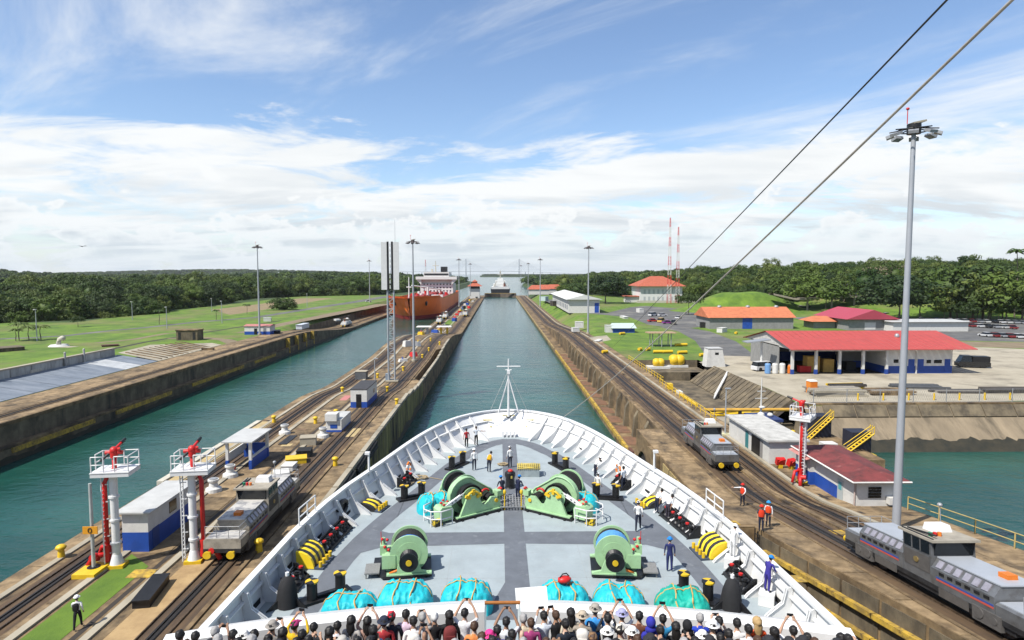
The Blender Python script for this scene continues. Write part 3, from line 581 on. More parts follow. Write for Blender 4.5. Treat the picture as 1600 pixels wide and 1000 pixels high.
def scatter(name, pts, protos, label):
    """a wood that reads as one mass: crowns instanced on a point cloud"""
    me = bpy.data.meshes.new(name); me.from_pydata([p[:3] for p in pts], [], []); at = me.attributes.new('sc', 'FLOAT', 'POINT'); at.data.foreach_set('value', [p[3] for p in pts])
    o = bpy.data.objects.new(name, me); COL.objects.link(o)
    c = bpy.data.collections.new(name + '_kinds')
    for k, m in enumerate(protos): c.objects.link(bpy.data.objects.new(f'{name}_kind_{k}', m))
    ng = bpy.data.node_groups.new(name, 'GeometryNodeTree'); ng.interface.new_socket('Geometry', in_out='INPUT', socket_type='NodeSocketGeometry'); ng.interface.new_socket('Geometry', in_out='OUTPUT', socket_type='NodeSocketGeometry')
    N = ng.nodes.new; L = ng.links.new; gi, go = N('NodeGroupInput'), N('NodeGroupOutput'); ip = N('GeometryNodeInstanceOnPoints'); ci = N('GeometryNodeCollectionInfo'); ci.inputs['Collection'].default_value = c; ci.inputs['Separate Children'].default_value = True; ci.inputs['Reset Children'].default_value = True
    L(gi.outputs[0], ip.inputs['Points']); L(ci.outputs[0], ip.inputs['Instance']); ip.inputs['Pick Instance'].default_value = True
    ri = N('FunctionNodeRandomValue'); ri.data_type = 'INT'; ri.inputs['Min'].default_value = 0
    for s in ri.inputs:
        if s.name == 'Max' and s.type == 'INT': s.default_value = len(protos) - 1
    L([s for s in ri.outputs if s.type == 'INT'][0], ip.inputs['Instance Index'])
    rr = N('FunctionNodeRandomValue'); rr.data_type = 'FLOAT_VECTOR'; rr.inputs['Max'].default_value = (0, 0, 6.28); L(rr.outputs[0], ip.inputs['Rotation'])
    na = N('GeometryNodeInputNamedAttribute'); na.data_type = 'FLOAT'; na.inputs[0].default_value = 'sc'; L([s for s in na.outputs if s.enabled][0], ip.inputs['Scale']); L(ip.outputs[0], go.inputs[0])
    md = o.modifiers.new('scatter', 'NODES'); md.node_group = ng
    return tag(o, label, 'forest', kind='stuff')
def forest_pts(side, r, y0, y1, sp0, spk, base):
    out = []; y = y0
    while y < y1:
        sp = sp0 + spk * (y - y0); edge = interp(FOREST_L, y) if side < 0 else None
        x = -0.93 * y - 70 if side < 0 else max(shore_r(y) + 4, 20); xe = min(edge, shore_l(y) - 3) if side < 0 else .95 * y + 90
        while x < xe:
            px, py = x + r.uniform(-.45, .45) * sp, y + r.uniform(-.45, .45) * sp
            if side < 0 or py > interp(FOREST_R, px) + 4:
                k = base * (.62 + .42 * r.random() + .5 * r.random() ** 4) * (1 + .35 * max(0, sp / sp0 - 1) ** .7)
                out.append((px, py, land_z(px, py) - 1.5 + r.uniform(1.0, 6.0) * (.4 if py < 330 else 1), k))
            x += sp
        y += sp * .95
    return out
rf = random.Random(5)
near_l = forest_pts(-1, rf, 205, 700, 6.4, .008, .92)
edge = []
y = 206
while y < 1500:                                                        # low growth along the wood's edge
    e = interp(FOREST_L, y); edge.append((e + rf.uniform(-3, 2.5), y, rf.uniform(-3.5, -1.5), rf.uniform(.55, .95))); y += rf.uniform(2.5, 5)
scatter('forest', near_l + edge, CROWNS, 'dense dark jungle canopy beyond the grass on the left bank')
scatter('forest', forest_pts(-1, rf, 700, 1790, 11, .012, .85) + [(x, y, land_z(x, y) + 1, 1.7) for x, y in ((rf.uniform(-3600, -300), rf.uniform(1800, 4600)) for _ in range(2600)) if x < shore_l(y) - 20 and x > -.95 * y - 100], FARC, 'far wooded hills fading along the left horizon')
scatter('forest', forest_pts(1, rf, 290, 720, 7.2, .006, .95), CROWNS, 'jungle canopy on the rise behind the buildings, right bank')
scatter('forest', forest_pts(1, rf, 720, 2400, 11.5, .010, .75) + [(x, y, land_z(x, y) + 1, 1.3) for x, y in ((rf.uniform(100, 3300), rf.uniform(2400, 4600)) for _ in range(2200)) if x > shore_r(y) + 10 and x < .95 * y] + [(rf.uniform(-120, 1500), rf.uniform(4750, 5400), 3, 1.3) for _ in range(900)], FARC, 'flat wooded land reaching to the horizon past the bridge')

# ================================================================ THE SHIP
SX, DZ = 0.9, 4.8                                                       # centreline, deck level
WTAB = [(-25, 13.0), (0, 13.0), (25, 12.8), (30, 12.45), (34, 12.2), (38, 11.7), (41.7, 10.95), (43.4, 10.45), (46, 9.75), (50, 8.75), (53, 7.95), (56, 6.95), (58.9, 5.6), (60.2, 4.75), (61.4, 3.6), (62.2, 2.55), (62.8, 1.3), (63, 0.0)]
TOPZ = [(-25, 6.35), (25, 6.35), (40, 6.55), (55, 6.8), (63, 6.95)]
FL = [(-25, .18), (25, .2), (34, .3), (42, .7), (50, 1.0), (56, 1.2), (63, 2.0)]
def wtop(y): return interp(WTAB, y)
SHY = [y for y, _ in WTAB]
SHY = sorted(set([-25, -10, 5, 15, 20] + [25 + i * 1.5 for i in range(22)] + [57.5, 58.4, 59.2, 60, 60.7, 61.3, 61.8, 62.2, 62.5, 62.75, 62.9, 63.0]))
def outline(y, s):
    """bulwark top point and matching deck-edge point, pulled in along the outline's normal"""
    e = .05; d = (wtop(min(63, y + e)) - wtop(y - e)) / (min(63, y + e) - (y - e)); n = Vector((1, -d, 0)).normalized() if y < 62.95 else Vector((0, 1, 0))
    top = Vector((wtop(y), y, interp(TOPZ, y))); f = interp(FL, y); base = top - n * f; base.z = DZ
    return (Vector((SX + s * top.x, top.y, top.z)), Vector((SX + s * max(0, base.x), base.y, base.z)), Vector((s * n.x, n.y, 0)))
SHIP = thing('ship', 'white passenger ship seen over its rounded grey foredeck', 'ship', (0, 0, 0))
hull = MB(); bul = MB(); gun = MB(); dk = MB()
for s in (-1, 1):
    R_ = [outline(y, s) for y in SHY]
    hull.strip([[t + n * .06, t + n * .06 - Vector((0, 0, 1.2)), b - n * .1, Vector((SX + (b.x - SX) * .93 - n.x * .4, b.y - n.y * .6 - .03 * max(0, b.y), .5)), Vector((SX + (b.x - SX) * .86 - n.x * .8, b.y - n.y * 1.2 - .06 * max(0, b.y), -6.5))] for t, b, n in R_], 0, True)
    bul.strip([[b - Vector((0, 0, .0)), t - n * .03 - Vector((0, 0, .02))] for t, b, n in R_], 0, True)
    gun.strip([[t + n * .09 - Vector((0, 0, .12)), t + n * .09 + Vector((0, 0, .05)), t - n * .24 + Vector((0, 0, .05)), t - n * .24 - Vector((0, 0, .10))] for t, b, n in R_], 0)
dkrows = [[outline(y, -1)[1] + Vector((-.05, 0, 0)), Vector((SX, outline(y, 1)[1].y, DZ)), outline(y, 1)[1] + Vector((.05, 0, 0))] for y in SHY]
dk.strip(dkrows)
hull.build('hull', SHIPWHITE, SHIP); bul.build('bulwark', SHIPWHITE, SHIP); gun.build('gunwale', SHIPWHITE, SHIP); dk.build('foredeck', DECK, SHIP)
# painted walkways: following the rail, down the middle and across
for s in (-1, 1):
    mb = MB(); rows = []
    for y in [27 + i * 1.5 for i in range(21)] + [58.4, 59.2, 60, 60.7, 61.3, 61.8, 62.2, 62.5, 62.8]:
        t, b, n = outline(y, s); a, c = b - n * 1.75, b - n * 2.95
        if y > 57: a, c = b - n * lerp(1.75, 1.0, (y - 57) / 6), b - n * lerp(2.95, 2.6, (y - 57) / 6)
        a.x = SX + s * max(0, s * (a.x - SX)); c.x = SX + s * max(0, s * (c.x - SX))
        rows.append([(a.x, a.y, DZ + .005), (c.x, c.y, DZ + .005)])
    mb.strip(rows); mb.build('walkway', WALK, SHIP)
    mb = MB(); mb.poly([(SX + s * .62, 36.2, DZ + .009), (SX + s * 7.6, 35.9, DZ + .009), (SX + s * 8.9, 35.0, DZ + .009), (SX + s * 8.3, 38.3, DZ + .009), (SX + s * 7.6, 37.9, DZ + .009), (SX + s * .62, 37.9, DZ + .009)]); mb.build('walkway', WALK, SHIP)
mb = MB(); mb.poly([(SX - .62, 29.0, DZ + .013), (SX + .62, 29.0, DZ + .013), (SX + .62, 59.8, DZ + .013), (SX - .62, 59.8, DZ + .013)]); mb.poly([(SX - 1.7, 28, DZ + .011), (SX + .2, 28, DZ + .011), (SX - .6, 31.6, DZ + .011)]); mb.build('walkway', WALK, SHIP)
# deck plate seams
mb = MB()
for y in ys(28, 56, 4.2): w = wtop(y) - 3.4; mb.box((SX, y, DZ + .003), (2 * w, .025, .004))
for x in (-7.5, -3.6, 3.6, 7.5): mb.box((SX + x, 38, DZ + .003), (.025, 22, .004))
mb.build('plate_seam', plain('seam', (.36, .39, .40), .8), SHIP)
# bulwark stays with their foot plates, freeing ports between them
PORT = plain('freeing_port', (.02, .02, .022), .8)
def along(y0, y1, st):
    out = []; y = y0
    while y < y1:
        out.append(y); d = abs((wtop(min(63, y + .1)) - wtop(y - .1)) / .2); y += st / math.sqrt(1 + min(d, 6) ** 2)
    return out
for s in (-1, 1):
    for i, y in enumerate(along(24.2, 62.0, 1.9)):
        t, b, n = outline(y, s); tn = Vector((-n.y, n.x, 0)) * .045; mb = MB()
        p = [b + n * .02, t - n * .1 - Vector((0, 0, .15)), t - n * .42 - Vector((0, 0, .2)), b + (t - b) * .45 - n * .45, b - n * 1.05 + Vector((0, 0, .18)), b - n * 1.2]
        p = [Vector((q.x, q.y, max(q.z, DZ))) for q in p]; m = len(p)
        mb.add([q + tn for q in p] + [q - tn for q in p], [tuple(range(m)), tuple(range(2 * m - 1, m - 1, -1))] + [(k, (k + 1) % m, (k + 1) % m + m, k + m) for k in range(m)])
        ins = Vector((tn.x, tn.y, 0)) * 4.5
        for sg in (1,):                                                # flange on the stay's inner edge
            q = p[2:6]; mb.strip([[a + ins * .55, a - ins * .55] for a in q])
        mb.build('bulwark_stay', SHIPWHITE, SHIP)
        if i % 2 == 0 and y < 56:
            t2, b2, n2 = outline(y + .95 / math.sqrt(1 + min(6, abs(wtop(y + .1) - wtop(y - .1)) / .2) ** 2), s); ta = Vector((-n2.y, n2.x, 0)); c = b2 + (t2 - b2) * .16 - n2 * .03
            mb = MB(); mb.add([c + ta * .62 + Vector((0, 0, .13)), c - ta * .62 + Vector((0, 0, .13)), c - ta * .62 - Vector((0, 0, .13)) - (t2 - b2).normalized() * .05, c + ta * .62 - Vector((0, 0, .13)) - (t2 - b2).normalized() * .05], [(0, 1, 2, 3)]); mb.build('freeing_port', PORT, SHIP)
    mb = MB(); rows = []
    for y in SHY:
        if 24 < y < 62.3:
            t, b, n = outline(y, s); c = b + (t - b) * .62 - n * .04; rows.append([c + Vector((0, 0, .05)), c - n * .16 + Vector((0, 0, .02)), c - n * .16 - Vector((0, 0, .05))])
    mb.strip(rows); mb.build('stringer', SHIPWHITE, SHIP)
# passenger deck with its raked wind screen and the gap on the centreline
PZ = 10.3
mb = MB(); mb.bb(-8.6, 9.3, 3, 15.6, PZ - .3, PZ); mb.bb(-8.5, 9.2, 3, 15.5, DZ - 3, PZ - .31); mb.build('passenger_deck', mat('teak', (.30, .20, .11), .8, scale=2, stretch=(4, .3, 1)), SHIP)
def screen(x0, x1):
    mb = MB(); rows = []
    for i in range(13):
        x = lerp(x0, x1, i / 12); q = abs(x - .2) / 9.6; y = 19.75 - 1.3 * q ** 2.1 - .4 * q; yi = y - 2.75
        rows.append([(x, yi, PZ), (x, yi, PZ + .92), (x, yi + .28, PZ + 1.02), (x, y - .12, PZ - .12), (x, y, PZ - .2), (x, y, PZ - .4), (x, y - .15, PZ - .7), (x, y - 2.2, PZ - 1.3)])
    mb.strip(rows, 0, False)
    for r in (rows[0], rows[-1]): mb.poly(r)
    mb.build('wind_screen', SHIPWHITE, SHIP)
screen(-8.5, -.42); screen(.58, 9.1)
mb = MB(); mb.box((1.0, 19.3, PZ + .1), (1.0, .05, .6), rx=-.6, rz=.12); mb.build('notice_board', SHIPWHITE, SHIP)
mb = MB(); mb.cyl((-.42, 17.4, PZ + .95), (.58, 17.4, PZ + .95), .05, n=8); mb.build('gap_rail', mat('varnished_wood', (.42, .16, .04), .3, scale=4), SHIP)
# white boarding-gate rails and posts standing on the bulwark
for s, y in ((1, 36.6), (-1, 35.9)):
    t, b, n = outline(y, s); ta = Vector((-n.y, n.x, 0)); mb = MB()
    for k in (-1, 0, 1): mb.cyl(t + ta * k * 1.1 - n * .1, t + ta * k * 1.1 + Vector((0, 0, 1.0)) - n * .1, .04, n=6)
    for h in (.5, 1.0): mb.cyl(t - ta * 1.1 + Vector((0, 0, h)) - n * .1, t + ta * 1.1 + Vector((0, 0, h)) - n * .1, .04, n=6)
    mb.build('gate_rail', SHIPWHITE, SHIP)
for s, y in ((1, 44.3), (-1, 44.3)):
    t, b, n = outline(y, s); mb = MB(); mb.cyl(t - n * .15 - Vector((0, 0, 1.2)), t - n * .15 + Vector((0, 0, 1.25)), .09, .07, 8); mb.box(t - n * .05 + Vector((0, 0, 1.3)), (.32, .32, .16)); mb.build('lamp_post', SHIPWHITE, SHIP)
# bow chock, draught notices and step plates at the stem
mb = MB(); c = outline(62.9, 1)[0]
for k in range(12):
    w0, w1 = 2 * PI * k / 12, 2 * PI * (k + 1) / 12
    mb.tube([(SX + .5 * math.cos(w0), 62.35 - .15 * math.sin(w0) * -1, 5.95 + .33 * math.sin(w0)), (SX + .5 * math.cos(w1), 62.35 + .15 * math.sin(w1), 5.95 + .33 * math.sin(w1))], .16, 8)
mb.build('bow_chock', BLACK, SHIP)
mb = MB(); mb.ell((SX, 62.5, 5.95), (.42, .05, .26), 12, 6); mb.build('chock_opening', plain('lit_water_gap', (.16, .30, .27), .5), SHIP)
YP = plain('gilt_letter', (.50, .40, .08), .6)
for sx, w, z in ((-2.1, .95, 6.25), (-2.1, .95, 5.65), (2.1, .95, 6.25), (2.1, .95, 5.65), (0, 1.2, 6.55)):
    mb = MB(); y = 62.05 - .5 * (abs(sx) > 1) - .18 + (z - 5.6) * .35
    for k in range(7): mb.box((SX + sx + (k - 3) * w / 7, y - .1, z), (w / 9, .02, .13), rx=-.7)
    mb.build('notice_lettering', YP, SHIP)
mb = MB()
for k in (-.55, -.18, .18, .55): mb.box((SX + k, 60.6, DZ + .3), (.16, .5, .6))
mb.build('bow_roller_frame', SHIPWHITE, SHIP)
# bow mast
t = thing('bow_mast', 'white bow mast with crosstree and raked stays at the stem', 'mast', (SX, 61.9, 6.9))
MWHITE = plain('mast_white', (.8, .8, .79), .4)
mb = MB(); mb.cyl((0, 0, -.4), (0, 0, 5.3), .13, .06, 10); mb.build('pole', MWHITE, t)
for s in (-1, 1): mb = MB(); mb.cyl((s * .98, -.2, 0), (0, 0, 3.5), .075, .05, 8); mb.build('strut', MWHITE, t)
for s in (-1, 1): mb = MB(); mb.cyl((s * 1.95, -.9, 0), (0, 0, 4.2), .018, n=5); mb.build('stay', plain('wire', (.5, .5, .48), .5, .4), t)
mb = MB(); mb.cyl((-1.15, 0, 4.55), (1.15, 0, 4.55), .055, n=8); mb.cyl((-.3, 0, 4.2), (.3, 0, 4.2), .05, n=8); mb.build('crosstree', MWHITE, t)
mb = MB(); mb.box((0, -.1, 4.0), (.28, .28, .34)); mb.build('lantern', MWHITE, t)

# ---------------------------------------------------------------- deck fittings
def D(u, v, z=DZ): return G(u, v, z)
QUAD = [BLACK, YELLOW]
def bollards(p, q, label):
    """two posts with quartered tops on one dark base"""
    c = (p + q) / 2; d = q - p; rz = math.atan2(d.y, d.x); L_ = d.length / 2
    t = thing('mooring_bollard', label, 'bollard', (c.x, c.y, DZ), rz)
    mb = MB(); mb.box((0, 0, .07), (2 * L_ + 1.0, .75, .14)); mb.box((0, 0, .18), (2 * L_ - .2, .22, .16)); mb.build('base', BLACK, t)
    for s in (-1, 1):
        mb = MB(); mb.cyl((s * L_, 0, .14), (s * L_, 0, .92), .25, n=14, caps=False); mb.cyl((s * L_, 0, .92), (s * L_, 0, .98), .25, .3, 14, caps=False); o = mb.build('post', BLACK, t)
        mb = MB(); n = 16
        for k in range(n):
            a, b = 2 * PI * k / n, 2 * PI * (k + 1) / n; mb.add([(s * L_, 0, 1.06), (s * L_ + .31 * math.cos(a), .31 * math.sin(a), 1.03), (s * L_ + .31 * math.cos(b), .31 * math.sin(b), 1.03)], [(0, 1, 2)], (k // (n // 4)) % 2)
            mb.add([(s * L_ + .31 * math.cos(a), .31 * math.sin(a), 1.03), (s * L_ + .31 * math.cos(b), .31 * math.sin(b), 1.03), (s * L_ + .31 * math.cos(b), .31 * math.sin(b), .96), (s * L_ + .31 * math.cos(a), .31 * math.sin(a), .96)], [(0, 1, 2, 3)], (k // (n // 4)) % 2)
        mb.build('post_cap', QUAD, o)
bollards(D(488, 940), D(532, 926), 'black bollard pair with quartered yellow caps beside the nearest port tarpaulin bundle')
bollards(D(632, 781), D(659, 776), 'black bollard pair with yellow caps left of the cyan bundle at the port windlass')
bollards(D(706, 733), D(723, 725), 'black bollard pair with yellow caps near the port bow')
bollards(D(867, 726), D(884, 735), 'black bollard pair with yellow caps near the starboard bow')
bollards(D(931, 778), D(962, 780), 'black bollard pair with yellow caps inboard of the starboard life ring')
bollards(D(1068, 926), D(1106, 940), 'black bollard pair with yellow caps behind the green tarpaulin bundle')

def tarp(c, L_, w, h, rz, label, col, seed):
    t = thing('tarpaulin_bundle', label, 'bundle', (c[0], c[1], DZ), rz, None); m = mat('tarp_' + col[0], col[1], .55, var=.1, scale=2.2, col2=col[2], thr=(.45, .7), bump=.5, bscale=7, spec=.35)
    def f(x, a):
        k = .20 * noise.noise(Vector((x * 1.7 + seed, a * 1.3, seed))) + .16 * (.5 - abs(noise.noise(Vector((x * 4.5 + seed, a * 1.6, 2.3)))) * 2) + .09 * (.5 - abs(noise.noise(Vector((x * 9 + seed, a * 3.5, 7.3)))) * 2); return 1 + .55 * k
    mb = MB(); rows = []; nx, na = 40, 26; h *= .94
    for i in range(nx + 1):
        x = -1 + 2 * i / nx; pr = (1 - abs(x) ** 4.5) ** .5 if abs(x) < 1 else 0.0; sag = 1 - .025 * math.cos(x * 7.5); row = []
        for j in range(na + 1):
            a = PI * j / na; k = f(x * 1.5, a) * sag; ca, sa = math.cos(a), math.sin(a)
            row.append((x * L_ / 2, -math.copysign(abs(ca) ** .5, ca) * w / 2 * (pr * .8 + .2) * k, max(0, (max(0, sa) ** .5) * h * (pr * .88 + .02) * k)))
        rows.append(row)
    mb.strip(rows, 0, True); cover = mb.build('cover', m, t)
    for xx in (-.28, .3):
        pts = []
        for j in range(na + 1):
            a = PI * j / na; k = f(xx * 1.5 * 1, a) * (1 - .025 * math.cos(xx * 7.5)) + .02; ca, sa = math.cos(a), math.sin(a); pts.append((xx * L_ / 2 + .08 * math.sin(3 * a + seed), -math.copysign(abs(ca) ** .5, ca) * w / 2 * k, max(.01, (max(0, sa) ** .5) * h * .88 * k + .02)))
        mb = MB(); mb.tube(pts, .035, 6); mb.build('lashing', mat('orange_rope', (.62, .40, .13), .8, scale=9), t)
    pts = []
    for i in range(1, nx):
        x = -1 + 2 * i / nx; pr = (1 - abs(x) ** 4.5) ** .5; k = f(x * 1.5, PI * .55) * (1 - .025 * math.cos(x * 7.5)); pts.append((x * L_ / 2, .1 * w * pr, h * (pr * .88 + .02) * k + .02))
    mb = MB(); mb.tube(pts, .03, 6); mb.build('lashing', MATS['orange_rope'], t)
CY = ('cyan', (.02, .52, .60), (.01, .40, .48)); GRN = ('green', (.01, .42, .32), (.005, .32, .25))
def tb(u, v, L_, w, h, rz, lab, col=CY, seed=0): p = D(u, v); tarp(p, L_, w, h, rz, lab, col, seed)
tb(547, 960, 2.6, 1.7, 1.05, .05, 'cyan tarpaulin bundle nearest the port bulwark, roped in orange', seed=1)
tb(633, 952, 2.65, 1.9, 1.35, .02, 'cyan tarpaulin bundle directly behind the port drum winch', seed=2.4)
tb(729, 950, 2.5, 1.8, 1.35, -.05, 'cyan tarpaulin bundle left of the dark centre walkway', seed=3.7)
tb(880, 950, 2.5, 1.8, 1.3, .04, 'cyan tarpaulin bundle with a red bag lying on it', seed=5.1)
tb(967, 954, 2.5, 1.9, 1.3, -.04, 'cyan tarpaulin bundle directly behind the starboard drum winch', seed=6.6)
tb(1066, 962, 2.55, 1.8, 1.35, -.08, 'glossy green tarpaulin bundle beside the starboard bollards', GRN, 8.2)
tb(682, 797, 2.6, 1.6, 1.3, .35, 'cyan tarpaulin bundle behind the port windlass', seed=9.3)
tb(905, 795, 2.7, 1.6, 1.25, -.3, 'cyan tarpaulin bundle behind the starboard windlass', seed=10.9)
p = D(882, 950); t = thing('bag', 'red bag lying on top of a cyan tarpaulin bundle', 'bag', (p.x, p.y + .1, DZ + 1.2), .4)
mb = MB(); mb.ell((0, 0, .14), (.36, .26, .17), 10, 6, fn=lambda q: q * (1 + .2 * noise.noise(q * 3))); mb.build('body', RED, t); mb = MB(); mb.tube([(-.25, 0, .25), (-.1, 0, .42), (.1, 0, .42), (.25, 0, .25)], .03); mb.build('handle', BLACK, t)

def disc(mb, c, r, th, mi=0, n=28): mb.cyl((c[0], c[1] - th / 2, c[2]), (c[0], c[1] + th / 2, c[2]), r, n=n, mi=mi)
def drum_winch(loc, s, rz, label, ropes):
    """mooring winch: rope drum between green flanges, warping end and A-frame towards the viewer"""
    t = thing('drum_winch', label, 'winch', loc, rz)
    mb = MB(); mb.prism([(-1.35 * s, -1.15), (1.15 * s, -1.15), (1.15 * s, 1.2), (-1.9 * s, 1.2), (-1.9 * s, -.2)], .08, .2); 
    for x in (-1, 0, .9): mb.box((x * s, 0, .06), (.12, 2.2, .12))
    mb.build('base_frame', BLACK, t)
    z = 1.12
    for y, nm in ((-.62, 'front'), (.72, 'rear')):
        mb = MB(); disc(mb, (0, y, z), .98, .09); mb.cyl((0, y - .06, z), (0, y + .06, z), .62, n=24); mb.build('flange', GREEN, t)
    mb = MB(); mb.cyl((0, -.57, z), (0, .67, z), .42, n=20); mb.build('drum', GREEN, t)
    for y0, y1, r, m in ropes:
        mb = MB(); n = max(2, int((y1 - y0) / .075))
        mb.lathe((0, 0, z), [(r * (.985 if k % 2 else 1.0), y0 + (y1 - y0) * k / (2 * n)) for k in range(2 * n + 1)], 26, axis='y'); mb.build('rope_coil', m, t)
    for y in (-1.0, 1.02):
        mb = MB(); mb.prism([(-1.05, .2), (1.0, .2), (1.0, .3), (.62, .38), (.34, z + .12), (-.34, z + .12), (-.66, .38), (-1.05, .3)], y - .08, y + .08, axis='y'); mb.build('side_frame', GREEN, t)
        mb = MB(); mb.box((0, y, .24), (2.3, .3, .07)); mb.build('foot_plate', GREEN, t)
    mb = MB(); mb.lathe((0, 0, z), [(.46, -1.1), (.47, -1.16), (.34, -1.28), (.31, -1.45), (.36, -1.6), (.48, -1.68), (.48, -1.74)], 22, axis='y'); o = mb.build('warping_end', BLACK, t)
    mb = MB(); mb.cyl((0, -1.79, z), (0, -1.74, z), .15, n=14); mb.build('hub_cap', YELLOW, o)
    mb = MB(); x = -1.05 * s; mb.cyl((x, -.4, .75), (x, .7, .75), .34, n=14); mb.box((x, -.55, .75), (.7, .3, .7)); mb.cyl((x, -.4, .2), (x, -.4, .75), .18, n=8); mb.box((x - .3 * s, .1, 1.15), (.34, .5, .5)); mb.cyl((x - .3 * s, .1, 1.3), (x - .3 * s, .1, 1.75), .1, n=8); mb.build('drive_motor', GREEN, t)
    for dx, dy, dz in ((-.35, -.1, 1.75), (-.1, .1, 1.62), (-.22, -.15, 1.35), (-.02, -.2, 1.2)): mb = MB(); mb.ell((x + dx * s, dy, dz), .085, 8, 5); mb.build('valve_knob', RED, t)
    mb = MB(); mb.cyl((x - .4 * s, .05, 1.4), (x - .42 * s, .05, 2.1), .018, n=5); mb.build('lever', RED, t)
    mb = MB(); mb.box((x - .85 * s, -.35, .3), (.75, 1.15, .07)); 
    for yy in (-.8, .1): mb.box((x - 1.15 * s, yy, .15), (.06, .06, .3))
    mb.build('operator_step', mat('tread_plate', (.30, .30, .29), .7, .2, scale=14), t)
    mb = MB(); mb.tube([(-1.0 * s, -1.0, .3), (-.7 * s, -1.05, .42), (-.35 * s, -.95, .5)], .06); mb.build('brake_handle', ORANGE, t)
NAVYROPE = mat('blue_rope', (.03, .17, .55), .75, scale=6, col2=(.02, .10, .40)); BLACKROPE = mat('black_rope', (.02, .02, .021), .8, scale=8); SKYROPE = mat('sky_blue_rope', (.10, .33, .66), .75, scale=6)
p = D(640, 889); drum_winch((p.x, p.y, DZ), 1, .12, 'green drum winch wound with black and blue rope, port side', [(-.55, -.2, .86, NAVYROPE), (-.2, .66, .84, BLACKROPE)])
p = D(957, 889); drum_winch((p.x, p.y, DZ), -1, -.10, 'green drum winch wound mostly with blue rope, starboard side', [(-.55, .35, .88, SKYROPE), (.35, .66, .86, BLACKROPE)])

